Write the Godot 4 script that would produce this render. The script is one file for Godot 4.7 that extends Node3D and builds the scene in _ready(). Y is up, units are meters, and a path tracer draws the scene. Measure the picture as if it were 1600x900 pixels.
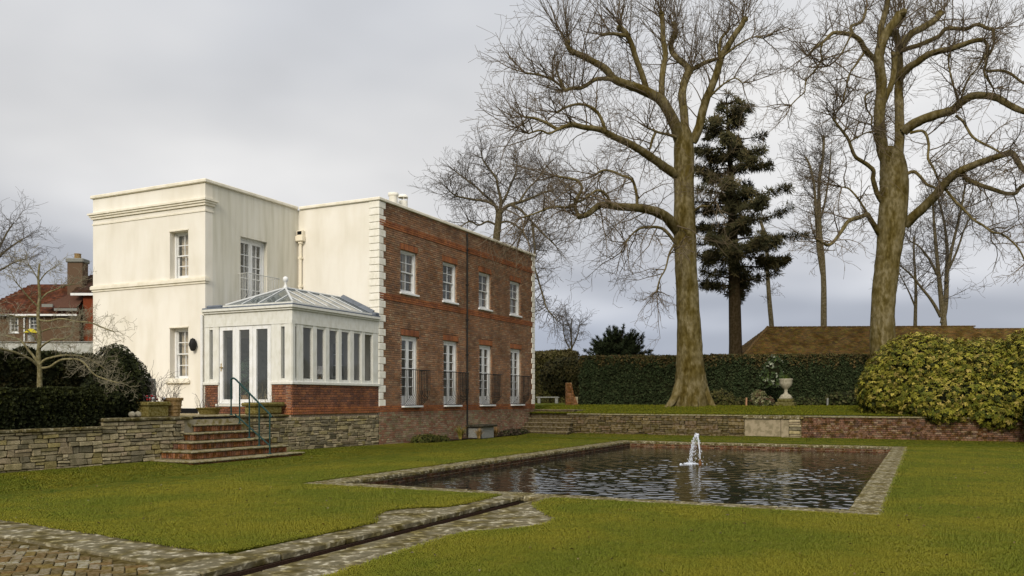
extends Node3D
# A country house of cream stucco and red brick beside a formal pool, under an overcast winter sky.
const YAW := 0.45513
const UP := Vector3.UP
var rng := RandomNumberGenerator.new()
var M := {}
var taken := {}
var cam_at := Vector3(16.586, 1.65, 23.682)


# ---------------------------------------------------------------- mesh collector
class MB:
	var v := PackedVector3Array()
	var n := PackedVector3Array()
	var c := PackedColorArray()
	var ix := PackedInt32Array()
	var col := Color(1, 1, 1)

	func tri(a: Vector3, b: Vector3, d: Vector3) -> void:
		var nn := (b - a).cross(d - a).normalized()
		var k := v.size()
		v.append_array([a, b, d])
		n.append_array([nn, nn, nn])
		c.append_array([col, col, col])
		ix.append_array([k, k + 2, k + 1])

	func quad(a: Vector3, b: Vector3, d: Vector3, e: Vector3) -> void:
		var nn := (b - a).cross(e - a)
		if nn.length_squared() < 1e-14:
			nn = (d - b).cross(e - b)
		nn = nn.normalized()
		var k := v.size()
		v.append_array([a, b, d, e])
		n.append_array([nn, nn, nn, nn])
		c.append_array([col, col, col, col])
		ix.append_array([k, k + 2, k + 1, k, k + 3, k + 2])

	func box(lo: Vector3, hi: Vector3, t := Transform3D()) -> void:
		var p := []
		for i in 8:
			p.append(t * Vector3(hi.x if i & 1 else lo.x, hi.y if i & 2 else lo.y, hi.z if i & 4 else lo.z))
		quad(p[4], p[5], p[7], p[6])
		quad(p[1], p[0], p[2], p[3])
		quad(p[5], p[1], p[3], p[7])
		quad(p[0], p[4], p[6], p[2])
		quad(p[6], p[7], p[3], p[2])
		quad(p[0], p[1], p[5], p[4])

	# a block with chamfered edges; jit moves the corners a little
	func block(lo: Vector3, hi: Vector3, ch: float, t := Transform3D(), jit := 0.0, r: RandomNumberGenerator = null) -> void:
		var ctr := (lo + hi) * 0.5
		var half := (hi - lo) * 0.5
		var cor := []
		for i in 8:
			var s := Vector3(1 if i & 1 else -1, 1 if i & 2 else -1, 1 if i & 4 else -1)
			var j := Vector3.ZERO
			if jit > 0.0:
				j = Vector3(r.randf_range(-jit, jit), r.randf_range(-jit, jit), r.randf_range(-jit, jit))
			var q := ctr + s * half + j
			cor.append([t * (q - Vector3(0, s.y, s.z) * ch), t * (q - Vector3(s.x, 0, s.z) * ch), t * (q - Vector3(s.x, s.y, 0) * ch)])
		quad(cor[4][2], cor[5][2], cor[7][2], cor[6][2])
		quad(cor[1][2], cor[0][2], cor[2][2], cor[3][2])
		quad(cor[5][0], cor[1][0], cor[3][0], cor[7][0])
		quad(cor[0][0], cor[4][0], cor[6][0], cor[2][0])
		quad(cor[6][1], cor[7][1], cor[3][1], cor[2][1])
		quad(cor[0][1], cor[1][1], cor[5][1], cor[4][1])
		# edges: along x (y and z faces meet), along y, along z
		for e in [[6, 7], [3, 2], [5, 4], [0, 1]]:
			quad(cor[e[0]][2], cor[e[1]][2], cor[e[1]][1], cor[e[0]][1])
		for e in [[5, 7], [3, 1], [6, 4], [0, 2]]:
			quad(cor[e[0]][2], cor[e[0]][0], cor[e[1]][0], cor[e[1]][2])
		for e in [[7, 3], [2, 6], [1, 5], [4, 0]]:
			quad(cor[e[0]][0], cor[e[1]][0], cor[e[1]][1], cor[e[0]][1])
		for i in 8:
			var odd := (1 if i & 1 else 0) + (1 if i & 2 else 0) + (1 if i & 4 else 0)
			if odd % 2 == 1:
				tri(cor[i][0], cor[i][1], cor[i][2])
			else:
				tri(cor[i][0], cor[i][2], cor[i][1])

	# a round bar through points, radii per point
	func tube(p: PackedVector3Array, r: PackedFloat32Array, sides: int, cap := true, rough := 0.0, rg: RandomNumberGenerator = null) -> void:
		var m := p.size()
		var side := Vector3.ZERO
		var k0 := v.size()
		for i in m:
			var dir := (p[mini(i + 1, m - 1)] - p[maxi(i - 1, 0)]).normalized()
			if i == 0:
				side = dir.cross(Vector3(0.31, 0.2, 0.93)).normalized()
			else:
				side = (side - dir * side.dot(dir)).normalized()
			var up := dir.cross(side)
			for s in sides:
				var a := TAU * s / sides
				var nn := side * cos(a) + up * sin(a)
				var rr := r[i]
				if rough > 0.0:
					rr *= 1.0 + rg.randf_range(-rough, rough)
				v.append(p[i] + nn * rr)
				n.append(nn)
				c.append(col)
		for i in m - 1:
			for s in sides:
				var a := k0 + i * sides + s
				var b := k0 + i * sides + (s + 1) % sides
				ix.append_array([a, a + sides, b, b, a + sides, b + sides])
		if cap:
			for e in [0, m - 1]:
				var k := v.size()
				var dir: Vector3 = (p[1] - p[0]).normalized() * -1.0 if e == 0 else (p[m - 1] - p[m - 2]).normalized()
				v.append(p[e])
				n.append(dir)
				c.append(col)
				for s in sides:
					v.append(v[k0 + e * sides + s])
					n.append(dir)
					c.append(col)
				for s in sides:
					if e == 0:
						ix.append_array([k, k + 1 + s, k + 1 + (s + 1) % sides])
					else:
						ix.append_array([k, k + 1 + (s + 1) % sides, k + 1 + s])

	# turned shape about the y axis of t: profile of (radius, height)
	func lathe(pr: PackedVector2Array, sides: int, t := Transform3D()) -> void:
		var k0 := v.size()
		var m := pr.size()
		for i in m:
			var d := pr[mini(i + 1, m - 1)] - pr[maxi(i - 1, 0)]
			for s in sides:
				var a := TAU * s / sides
				var nn := Vector3(cos(a) * d.y, -d.x, sin(a) * d.y).normalized()
				v.append(t * Vector3(cos(a) * pr[i].x, pr[i].y, sin(a) * pr[i].x))
				n.append((t.basis * nn).normalized())
				c.append(col)
		for i in m - 1:
			for s in sides:
				var a := k0 + i * sides + s
				var b := k0 + i * sides + (s + 1) % sides
				ix.append_array([a, b, a + sides, b, b + sides, a + sides])

	func lump(ctr: Vector3, rad: Vector3, sides: int, rings: int, rough: float, r: RandomNumberGenerator) -> void:
		var pts := []
		for i in rings + 1:
			var row := []
			for s in sides:
				var th := PI * i / rings
				var a := TAU * s / sides
				row.append(ctr + Vector3(sin(th) * cos(a), cos(th), sin(th) * sin(a)) * rad * (1.0 + r.randf_range(-rough, rough)))
			pts.append(row)
		for i in rings:
			for s in sides:
				var s2 := (s + 1) % sides
				if i == 0:
					tri(pts[0][0], pts[1][s2], pts[1][s])
				elif i == rings - 1:
					tri(pts[i][s], pts[i][s2], pts[rings][0])
				else:
					quad(pts[i][s], pts[i][s2], pts[i + 1][s2], pts[i + 1][s])

	func done() -> ArrayMesh:
		var m := ArrayMesh.new()
		if v.size() == 0:
			return m
		var a := []
		a.resize(Mesh.ARRAY_MAX)
		a[Mesh.ARRAY_VERTEX] = v
		a[Mesh.ARRAY_NORMAL] = n
		a[Mesh.ARRAY_COLOR] = c
		a[Mesh.ARRAY_INDEX] = ix
		m.add_surface_from_arrays(Mesh.PRIMITIVE_TRIANGLES, a)
		return m


# ---------------------------------------------------------------- naming and adding
func numbered(called: String) -> String:
	if not taken.has(called):
		taken[called] = 0
		return called
	taken[called] += 1
	return "%s_%03d" % [called, taken[called]]


func tag(o: Node3D, label: String, category: String, group := "") -> void:
	o.set_meta("label", label)
	o.set_meta("category", category)
	if group != "":
		o.set_meta("group", group)


func thing(called: String, label: String, category: String, at := Vector3.ZERO, turn := 0.0, group := "") -> Node3D:
	var o := Node3D.new()
	o.name = numbered(called)
	add_child(o)
	o.position = at
	o.rotation.y = turn
	tag(o, label, category, group)
	return o


func part(called: String, mesh: Mesh, m: Material, parent: Node3D, t := Transform3D(), stuff := false) -> MeshInstance3D:
	var o := MeshInstance3D.new()
	o.name = called
	o.mesh = mesh
	o.set_surface_override_material(0, m)
	o.transform = t
	parent.add_child(o, true)
	if stuff:
		o.set_meta("kind", "stuff")
	return o


func struct(called: String, mesh: Mesh, m: Material) -> MeshInstance3D:
	var o := part(numbered(called), mesh, m, self)
	o.set_meta("kind", "structure")
	return o


func many(called: String, mesh: Mesh, m: Material, xs: Array, cs: Array, parent: Node3D, t := Transform3D()) -> MultiMeshInstance3D:
	var mm := MultiMesh.new()
	mm.transform_format = MultiMesh.TRANSFORM_3D
	mm.use_colors = true
	mm.mesh = mesh
	mm.instance_count = xs.size()
	for i in xs.size():
		mm.set_instance_transform(i, xs[i])
		mm.set_instance_color(i, cs[i])
	var o := MultiMeshInstance3D.new()
	o.name = called
	o.multimesh = mm
	o.material_override = m
	o.transform = t
	o.set_meta("kind", "stuff")
	parent.add_child(o, true)
	return o


# ---------------------------------------------------------------- materials
func noise_tex(freq: float, ramp: Array, sd: int, size := 512, type := FastNoiseLite.TYPE_SIMPLEX_SMOOTH, octaves := 4) -> NoiseTexture2D:
	var f := FastNoiseLite.new()
	f.noise_type = type
	f.seed = sd
	f.frequency = freq
	f.fractal_octaves = octaves
	f.fractal_gain = 0.55
	var g := Gradient.new()
	var offs := PackedFloat32Array()
	var cols := PackedColorArray()
	for e in ramp:
		offs.append(e[0])
		var q = e[1]
		cols.append(Color(q, q, q) if q is float else q)
	g.offsets = offs
	g.colors = cols
	var x := NoiseTexture2D.new()
	x.width = size
	x.height = size
	x.seamless = true
	x.noise = f
	x.color_ramp = g
	return x


func lin(r: float, g: float, b: float) -> Color:
	return Color(r, g, b).linear_to_srgb()


func mat(called: String, col: Color, rough: float, tex: Texture2D = null, scale := Vector3.ONE, bump: Texture2D = null, bump_cm := 0.0, tex2: Texture2D = null, scale2 := Vector3.ONE, vc := false) -> StandardMaterial3D:
	var m := StandardMaterial3D.new()
	m.resource_name = called
	m.albedo_color = col
	m.roughness = rough
	m.metallic_specular = 0.18
	m.vertex_color_use_as_albedo = vc
	m.uv1_triplanar = true
	m.uv1_world_triplanar = true
	m.uv1_scale = scale
	if tex:
		m.albedo_texture = tex
	if bump:
		m.heightmap_enabled = true
		m.heightmap_texture = bump
		m.heightmap_scale = bump_cm
	if tex2:
		m.detail_enabled = true
		m.detail_blend_mode = BaseMaterial3D.BLEND_MODE_MUL
		m.detail_albedo = tex2
		m.detail_uv_layer = BaseMaterial3D.DETAIL_UV_2
		m.uv2_triplanar = true
		m.uv2_world_triplanar = true
		m.uv2_scale = scale2
	return m


func make_materials() -> void:
	var fine := noise_tex(0.03, [[0.0, 0.62], [0.5, 0.86], [1.0, 1.0]], 3)
	var soft := noise_tex(0.008, [[0.0, 0.72], [0.5, 0.9], [1.0, 1.0]], 7, 512, FastNoiseLite.TYPE_SIMPLEX_SMOOTH, 5)
	var grain := noise_tex(0.09, [[0.0, 0.0], [1.0, 1.0]], 11)
	var cells := noise_tex(0.025, [[0.0, 0.0], [1.0, 1.0]], 17, 512, FastNoiseLite.TYPE_CELLULAR, 3)
	var wear := noise_tex(0.012, [[0.0, Color(0.76, 0.76, 0.72)], [0.38, Color(0.86, 0.86, 0.83)], [0.6, Color(0.97, 0.965, 0.95)], [1.0, 1.0]], 23, 512, FastNoiseLite.TYPE_SIMPLEX_SMOOTH, 5)
	var wear_soft := noise_tex(0.014, [[0.0, Color(0.90, 0.895, 0.86)], [0.45, Color(0.965, 0.96, 0.94)], [1.0, 1.0]], 24, 512, FastNoiseLite.TYPE_SIMPLEX_SMOOTH, 5)
	var stucco_wash := noise_tex(0.014, [[0.0, Color(0.955, 0.95, 0.935)], [0.35, Color(0.985, 0.982, 0.975)], [0.6, 1.0], [1.0, 1.0]], 26, 512, FastNoiseLite.TYPE_SIMPLEX_SMOOTH, 4)
	var lichen := noise_tex(0.03, [[0.0, Color(0.30, 0.30, 0.27)], [0.44, Color(0.45, 0.44, 0.38)], [0.56, Color(0.62, 0.60, 0.53)], [0.62, Color(0.93, 0.93, 0.9)], [1.0, 1.0]], 31, 512, FastNoiseLite.TYPE_SIMPLEX_SMOOTH, 4)
	var flag := noise_tex(0.026, [[0.0, Color(0.46, 0.45, 0.39)], [0.42, Color(0.56, 0.545, 0.475)], [0.6, Color(0.66, 0.64, 0.57)], [0.68, Color(0.88, 0.88, 0.84)], [1.0, 1.0]], 33, 512, FastNoiseLite.TYPE_SIMPLEX_SMOOTH, 7)
	var moss := noise_tex(0.016, [[0.0, Color(0.62, 0.57, 0.34)], [0.33, Color(0.78, 0.75, 0.58)], [0.52, Color(0.96, 0.95, 0.91)], [1.0, 1.0]], 37, 512, FastNoiseLite.TYPE_SIMPLEX_SMOOTH, 5)
	var barkt := noise_tex(0.02, [[0.0, Color(0.60, 0.58, 0.46)], [0.42, Color(0.78, 0.75, 0.62)], [0.64, Color(0.93, 0.91, 0.83)], [1.0, 1.0]], 41, 512, FastNoiseLite.TYPE_SIMPLEX_SMOOTH, 5)
	var turf := noise_tex(0.02, [[0.0, Color(0.55, 0.72, 0.5)], [0.5, Color(0.85, 0.86, 0.75)], [1.0, Color(1, 0.95, 0.8)]], 43, 512, FastNoiseLite.TYPE_SIMPLEX_SMOOTH, 6)

	M.stucco = mat("cream stucco", lin(0.765, 0.73, 0.645), 0.85, stucco_wash, Vector3(0.16, 0.035, 0.16), grain, 0.2, stucco_wash, Vector3(0.06, 0.06, 0.06))
	M.stucco_weathered = mat("weathered stucco", lin(0.70, 0.685, 0.63), 0.88, wear_soft, Vector3(0.12, 0.03, 0.12), grain, 0.2, wear_soft, Vector3(0.5, 0.04, 0.5))
	M.trim = mat("stucco mouldings", lin(0.80, 0.755, 0.65), 0.8, wear_soft, Vector3(0.3, 0.3, 0.3))
	M.quoin = mat("painted quoins", lin(0.81, 0.785, 0.71), 0.8, wear_soft, Vector3(0.6, 0.35, 0.6), grain, 0.2)
	M.white = mat("white paint", lin(0.76, 0.77, 0.78), 0.45, wear_soft, Vector3(0.7, 0.3, 0.7))
	M.joinery = mat("off white joinery", lin(0.68, 0.68, 0.64), 0.5, wear_soft, Vector3(0.7, 0.3, 0.7))
	M.mortar = mat("mortar", lin(0.46, 0.36, 0.26), 0.95, fine, Vector3(0.8, 0.8, 0.8))
	M.mortar_pale = mat("pale mortar", lin(0.34, 0.30, 0.22), 0.95, moss, Vector3(0.4, 0.4, 0.4))
	M.brick = mat("brick", Color(1, 1, 1), 0.9, fine, Vector3(1.5, 1.5, 1.5), grain, 0.3, soft, Vector3(0.22, 0.22, 0.22), true)
	M.brick_mossy = mat("mossy brick", Color(1, 1, 1), 0.95, moss, Vector3(0.45, 0.45, 0.45), grain, 0.4, fine, Vector3(1.3, 1.3, 1.3), true)
	M.interior = mat("plaster inside", lin(0.42, 0.38, 0.30), 0.9, soft, Vector3(0.4, 0.4, 0.4))
	M.inner_floor = mat("boarded floor", lin(0.22, 0.12, 0.06), 0.6, soft, Vector3(0.5, 0.5, 3.0))
	M.curtain = mat("curtain cloth", lin(0.62, 0.52, 0.36), 0.95, fine, Vector3(1, 0.3, 1))
	M.net = mat("net curtain", lin(0.78, 0.78, 0.76), 0.95, fine, Vector3(1, 0.3, 1))
	M.lead = mat("lead sheet", lin(0.16, 0.18, 0.21), 0.45, soft, Vector3(0.6, 0.6, 0.6))
	M.iron = mat("dark iron", lin(0.025, 0.024, 0.022), 0.5)
	M.green_iron = mat("green iron", lin(0.018, 0.045, 0.042), 0.5)
	M.pale_iron = mat("pale iron", lin(0.5, 0.5, 0.46), 0.5)
	M.pipe = mat("cream pipe", lin(0.78, 0.71, 0.56), 0.55)
	M.dark = mat("painted opening shade", lin(0.01, 0.01, 0.01), 0.9)  # near-black that paints the shade of gaps and openings not cut
	M.brass = mat("brass", lin(0.5, 0.36, 0.14), 0.35)
	M.brass.metallic = 0.8
	var glass := StandardMaterial3D.new()
	glass.resource_name = "window glass"
	glass.albedo_color = Color(0.92, 0.95, 0.93, 0.06)
	glass.roughness = 0.03
	glass.transparency = BaseMaterial3D.TRANSPARENCY_ALPHA
	M.glass = glass
	var roofglass := glass.duplicate()
	roofglass.albedo_color = Color(0.36, 0.40, 0.40, 0.5)
	M.roof_glass = roofglass

	M.coping = mat("lichened coping", lin(0.50, 0.46, 0.37), 0.95, flag, Vector3(0.7, 0.7, 0.7), grain, 0.7, moss, Vector3(0.3, 0.3, 0.3))
	M.paving = mat("lichened paving", lin(0.47, 0.435, 0.365), 0.95, flag, Vector3(0.42, 0.42, 0.42), grain, 0.7, moss, Vector3(0.21, 0.21, 0.21))
	M.stones = []
	for q in [[0.46, 0.385, 0.245], [0.40, 0.335, 0.215], [0.51, 0.43, 0.28], [0.36, 0.305, 0.20], [0.44, 0.365, 0.20], [0.42, 0.335, 0.225]]:
		M.stones.append(mat("walling stone", lin(q[0] * 1.1, q[1] * 1.1, q[2] * 1.08), 0.95, wear, Vector3(0.7, 0.7, 0.7), grain, 0.9, fine, Vector3(2, 2, 2)))
	for q in [[0.44, 0.36, 0.16], [0.26, 0.225, 0.15]]:
		M.stones.append(mat("walling stone", lin(q[0], q[1], q[2]), 0.95, wear, Vector3(0.7, 0.7, 0.7), grain, 0.9, fine, Vector3(2, 2, 2)))
	M.stone_joined = mat("walling stone", Color(1, 1, 1), 0.95, wear, Vector3(0.7, 0.7, 0.7), grain, 0.9, fine, Vector3(2, 2, 2), true)
	M.old_stones = []
	for q in [[0.20, 0.16, 0.10], [0.25, 0.20, 0.12], [0.16, 0.13, 0.085], [0.29, 0.23, 0.15], [0.19, 0.16, 0.09], [0.23, 0.17, 0.12]]:
		M.old_stones.append(mat("old walling stone", lin(q[0], q[1], q[2]), 0.95, moss, Vector3(0.7, 0.7, 0.7), grain, 0.9, fine, Vector3(2, 2, 2)))
	M.tread = mat("worn stone tread", lin(0.25, 0.225, 0.155), 0.95, moss, Vector3(0.9, 0.9, 0.9), grain, 0.6)
	M.tread_dark = mat("damp stone tread", lin(0.19, 0.16, 0.11), 0.95, moss, Vector3(0.9, 0.9, 0.9), grain, 0.6)
	M.panel = mat("smooth stone slab", lin(0.30, 0.25, 0.17), 0.9, wear, Vector3(0.5, 0.5, 0.5), grain, 0.3)
	M.urn = mat("weathered urn stone", lin(0.38, 0.345, 0.265), 0.9, wear, Vector3(1.2, 1.2, 1.2), grain, 0.3)
	M.pot = mat("terracotta", lin(0.32, 0.22, 0.12), 0.9, moss, Vector3(1.2, 1.2, 1.2))
	M.trough = mat("mossy stone trough", lin(0.21, 0.18, 0.07), 0.95, moss, Vector3(1.5, 1.5, 1.5), grain, 0.5)
	M.soil = mat("bare soil", lin(0.07, 0.048, 0.03), 1.0, fine, Vector3(2, 2, 2), grain, 2.0)
	M.concrete = mat("grey concrete", lin(0.30, 0.30, 0.27), 0.9, fine, Vector3(1.2, 1.2, 1.2))
	M.terrace = mat("terrace paving", lin(0.38, 0.32, 0.22), 0.95, moss, Vector3(0.4, 0.4, 0.4), grain, 0.4)

	M.turf = mat("turf", lin(0.140, 0.148, 0.016), 1.0, turf, Vector3(0.22, 0.22, 0.22), null, 0, fine, Vector3(3, 3, 3))
	M.blade = mat("grass blade", Color(1, 1, 1), 1.0, null, Vector3.ONE, null, 0, null, Vector3.ONE, true)
	M.leaf = mat("leaf", Color(1, 1, 1), 0.55, null, Vector3.ONE, null, 0, null, Vector3.ONE, true)
	M.leaf_dull = mat("dull leaf", Color(1, 1, 1), 0.8, null, Vector3.ONE, null, 0, null, Vector3.ONE, true)
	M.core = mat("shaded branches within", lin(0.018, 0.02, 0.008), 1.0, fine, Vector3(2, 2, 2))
	M.bark = mat("plane bark", lin(0.235, 0.208, 0.145), 0.95, barkt, Vector3(0.55, 0.22, 0.55), cells, 4.0, moss, Vector3(0.2, 0.07, 0.2))
	M.bark_grey = mat("grey bark", lin(0.16, 0.14, 0.105), 0.95, barkt, Vector3(0.6, 0.4, 0.6), grain, 1.0)
	M.bark_pale = mat("pale smooth bark", lin(0.27, 0.25, 0.17), 0.9, barkt, Vector3(1.5, 1.0, 1.5), grain, 0.3)
	M.twig = mat("twigs", lin(0.13, 0.10, 0.065), 0.95)
	M.twig_grey = mat("grey twigs", lin(0.105, 0.09, 0.075), 0.95)
	M.twig_pale = mat("pale twigs", lin(0.25, 0.22, 0.15), 0.95)
	M.fir_bark = mat("fir bark", lin(0.06, 0.045, 0.03), 0.95, barkt, Vector3(0.6, 0.4, 0.6), grain, 1.0)
	M.tile = mat("roof tile", Color(1, 1, 1), 0.95, moss, Vector3(0.12, 0.12, 0.12), null, 0, fine, Vector3(0.8, 0.8, 0.8), true)
	var water := StandardMaterial3D.new()
	water.resource_name = "dark pond water"
	water.albedo_color = lin(0.012, 0.012, 0.009)
	water.roughness = 0.04
	water.metallic_specular = 0.4
	M.water = water
	var spray := StandardMaterial3D.new()
	spray.resource_name = "white water"
	spray.albedo_color = Color(0.9, 0.92, 0.95, 0.55)
	spray.roughness = 0.5
	spray.transparency = BaseMaterial3D.TRANSPARENCY_ALPHA
	spray.vertex_color_use_as_albedo = true
	M.spray = spray


# ---------------------------------------------------------------- walls, windows, bricks
# a wall sheet of thickness d in the frame t (x along, y up, z outward) with rectangular holes
func panel(mb: MB, t: Transform3D, w: float, h: float, holes: Array, d: float) -> void:
	var xs := [0.0, w]
	var ys := [0.0, h]
	for r in holes:
		xs.append_array([r.position.x, r.end.x])
		ys.append_array([r.position.y, r.end.y])
	xs.sort()
	ys.sort()
	for i in xs.size() - 1:
		for j in ys.size() - 1:
			if xs[i + 1] - xs[i] < 1e-4 or ys[j + 1] - ys[j] < 1e-4:
				continue
			var mid := Vector2((xs[i] + xs[i + 1]) / 2, (ys[j] + ys[j + 1]) / 2)
			var gone := false
			for r in holes:
				gone = gone or r.has_point(mid)
			if gone:
				continue
			var a := Vector3(xs[i], ys[j], 0)
			var b := Vector3(xs[i + 1], ys[j], 0)
			var c := Vector3(xs[i + 1], ys[j + 1], 0)
			var e := Vector3(xs[i], ys[j + 1], 0)
			var k := Vector3(0, 0, -d)
			mb.quad(t * a, t * b, t * c, t * e)
			mb.quad(t * (b + k), t * (a + k), t * (e + k), t * (c + k))
	for r in holes + [Rect2(0, 0, w, h)]:
		var outer: bool = r.size.x == w and r.size.y == h
		var a := Vector3(r.position.x, r.position.y, 0)
		var b := Vector3(r.end.x, r.position.y, 0)
		var c := Vector3(r.end.x, r.end.y, 0)
		var e := Vector3(r.position.x, r.end.y, 0)
		var k := Vector3(0, 0, -d)
		for p in [[a, b], [b, c], [c, e], [e, a]]:
			if outer:
				mb.quad(t * (p[0] + k), t * (p[1] + k), t * p[1], t * p[0])
			else:
				mb.quad(t * p[0], t * p[1], t * (p[1] + k), t * (p[0] + k))


func frame_of(origin: Vector3, along: Vector3) -> Transform3D:
	return Transform3D(Basis(along, UP, along.cross(UP)), origin)


func pane(parent: Node3D, x0: float, y0: float, x1: float, y1: float, z: float, m: Material = null) -> void:
	var mb := MB.new()
	mb.quad(Vector3(x0, y0, z), Vector3(x1, y0, z), Vector3(x1, y1, z), Vector3(x0, y1, z))
	part("pane", mb.done(), m if m else M.glass, parent)


# a sash window in an opening of w by h; rd is how far it sits back
func sash_window(parent: Node3D, t: Transform3D, w: float, h: float, rd: float, sill_out: float, called := "window") -> MeshInstance3D:
	var f := MB.new()
	var z := -rd
	f.box(Vector3(0, 0, z - 0.12), Vector3(0.075, h, z))
	f.box(Vector3(w - 0.075, 0, z - 0.12), Vector3(w, h, z))
	f.box(Vector3(0.075, h - 0.07, z - 0.12), Vector3(w - 0.075, h, z))
	f.box(Vector3(0.075, 0, z - 0.12), Vector3(w - 0.075, 0.045, z + 0.01))
	var x0 := 0.075
	var x1 := w - 0.075
	var mid := h * 0.5
	var panes := []
	for s in 2:
		var y0 := mid - 0.02 if s == 1 else 0.045
		var y1 := h - 0.07 if s == 1 else mid + 0.02
		var zz := z - 0.035 if s == 1 else z - 0.075
		var st := 0.045
		f.box(Vector3(x0, y0, zz - 0.035), Vector3(x0 + st, y1, zz))
		f.box(Vector3(x1 - st, y0, zz - 0.035), Vector3(x1, y1, zz))
		f.box(Vector3(x0 + st, y1 - 0.04, zz - 0.035), Vector3(x1 - st, y1, zz))
		f.box(Vector3(x0 + st, y0, zz - 0.035), Vector3(x1 - st, y0 + (0.075 if s == 0 else 0.04), zz))
		var gx0 := x0 + st
		var gx1 := x1 - st
		var gy0: float = y0 + (0.075 if s == 0 else 0.04)
		var gy1 := y1 - 0.04
		var mx := (gx0 + gx1) / 2
		var my := (gy0 + gy1) / 2
		f.box(Vector3(mx - 0.013, gy0, zz - 0.03), Vector3(mx + 0.013, gy1, zz - 0.003))
		f.box(Vector3(gx0, my - 0.013, zz - 0.031), Vector3(mx - 0.013, my + 0.013, zz - 0.004))
		f.box(Vector3(mx + 0.013, my - 0.013, zz - 0.031), Vector3(gx1, my + 0.013, zz - 0.004))
		for q in [[gx0, mx - 0.013, gy0, my - 0.013], [mx + 0.013, gx1, gy0, my - 0.013], [gx0, mx - 0.013, my + 0.013, gy1], [mx + 0.013, gx1, my + 0.013, gy1]]:
			panes.append([q[0], q[2], q[1], q[3], zz - 0.018])
	var win := part(called, f.done(), M.white, parent, t)
	for q in panes:
		pane(win, q[0], q[1], q[2], q[3], q[4])
	if sill_out > 0.0:
		var s := MB.new()
		s.block(Vector3(-0.07, -0.075, z), Vector3(w + 0.09, -0.002, sill_out), 0.012)
		part("sill", s.done(), M.white, win)
	return win


# a glazed pair of doors: leaves of one column of panes each (cols may be more), solid panel below
func french_window(parent: Node3D, t: Transform3D, w: float, h: float, rd: float, rows: int, cols: int, kick: float, called := "french_window") -> MeshInstance3D:
	var f := MB.new()
	var z := -rd
	f.box(Vector3(0, 0, z - 0.1), Vector3(0.07, h, z))
	f.box(Vector3(w - 0.07, 0, z - 0.1), Vector3(w, h, z))
	f.box(Vector3(0.07, h - 0.075, z - 0.1), Vector3(w - 0.07, h, z))
	f.box(Vector3(0.07, 0, z - 0.1), Vector3(w - 0.07, 0.05, z))
	var win := part(called, f.done(), M.white, parent, t)
	var lw := (w - 0.14) / 2
	for s in 2:
		var l := MB.new()
		var x0 := 0.07 + lw * s + 0.002
		var x1 := x0 + lw - 0.004
		var zz := z - 0.025
		var st := 0.085
		var y0 := 0.052
		var y1 := h - 0.077
		l.box(Vector3(x0, y0, zz - 0.045), Vector3(x0 + st, y1, zz))
		l.box(Vector3(x1 - st, y0, zz - 0.045), Vector3(x1, y1, zz))
		l.box(Vector3(x0 + st, y1 - 0.09, zz - 0.045), Vector3(x1 - st, y1, zz))
		l.box(Vector3(x0 + st, y0, zz - 0.045), Vector3(x1 - st, y0 + kick, zz - 0.012))
		var gy0 := y0 + kick
		var gy1 := y1 - 0.09
		var rh := (gy1 - gy0) / rows
		var gw := (x1 - x0 - 2 * st) / cols
		for r in range(1, rows):
			l.box(Vector3(x0 + st, gy0 + rh * r - 0.014, zz - 0.04), Vector3(x1 - st, gy0 + rh * r + 0.014, zz - 0.004))
		for q in range(1, cols):
			for r in rows:
				l.box(Vector3(x0 + st + gw * q - 0.012, gy0 + rh * r + (0.014 if r else 0.0), zz - 0.039), Vector3(x0 + st + gw * q + 0.012, gy0 + rh * (r + 1) - 0.014, zz - 0.005))
		if s == 0:
			part("door_leaf", l.done(), M.white, win)
		else:
			part("door_leaf", l.done(), M.white, win)
		for q in cols:
			for r in rows:
				pane(win, x0 + st + gw * q, gy0 + rh * r + 0.01, x0 + st + gw * (q + 1), gy0 + rh * (r + 1) - 0.01, zz - 0.022)
	return win


func curtain(parent: Node3D, t: Transform3D, x0: float, x1: float, y0: float, y1: float, z: float, m: Material) -> void:
	var mb := MB.new()
	var k := int((x1 - x0) / 0.035) + 2
	for i in k:
		var a := x0 + (x1 - x0) * i / k
		var b := x0 + (x1 - x0) * (i + 1) / k
		var za := z + 0.025 * sin(i * 1.7) + 0.012 * sin(i * 0.6)
		var zb := z + 0.025 * sin((i + 1) * 1.7) + 0.012 * sin((i + 1) * 0.6)
		mb.quad(Vector3(a, y0, za), Vector3(b, y0, zb), Vector3(b, y1, zb), Vector3(a, y1, za))
	part("curtain", mb.done(), m, parent, t)


const RED := [[0.526, 0.289, 0.157], [0.479, 0.266, 0.148], [0.432, 0.246, 0.148], [0.398, 0.233, 0.142], [0.503, 0.303, 0.177], [0.538, 0.369, 0.224], [0.374, 0.233, 0.154], [0.503, 0.259, 0.135], [0.456, 0.282, 0.173]]
const ORANGE := [[0.52, 0.20, 0.085], [0.46, 0.18, 0.085], [0.55, 0.22, 0.09], [0.42, 0.17, 0.09]]
const PINK := [[0.50, 0.32, 0.21], [0.44, 0.29, 0.19], [0.46, 0.24, 0.15], [0.52, 0.38, 0.25], [0.40, 0.31, 0.17], [0.42, 0.23, 0.14], [0.48, 0.40, 0.24]]
const OLD := [[0.20, 0.09, 0.055], [0.16, 0.075, 0.05], [0.25, 0.12, 0.07], [0.12, 0.065, 0.045], [0.26, 0.16, 0.11], [0.19, 0.10, 0.065]]


func pick(list: Array, vary := 0.12) -> Color:
	var q = list[rng.randi() % list.size()]
	var k := 1.0 + rng.randf_range(-vary, vary)
	return Color(q[0] * k, q[1] * k, q[2] * k)


var unit_brick: ArrayMesh

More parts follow.
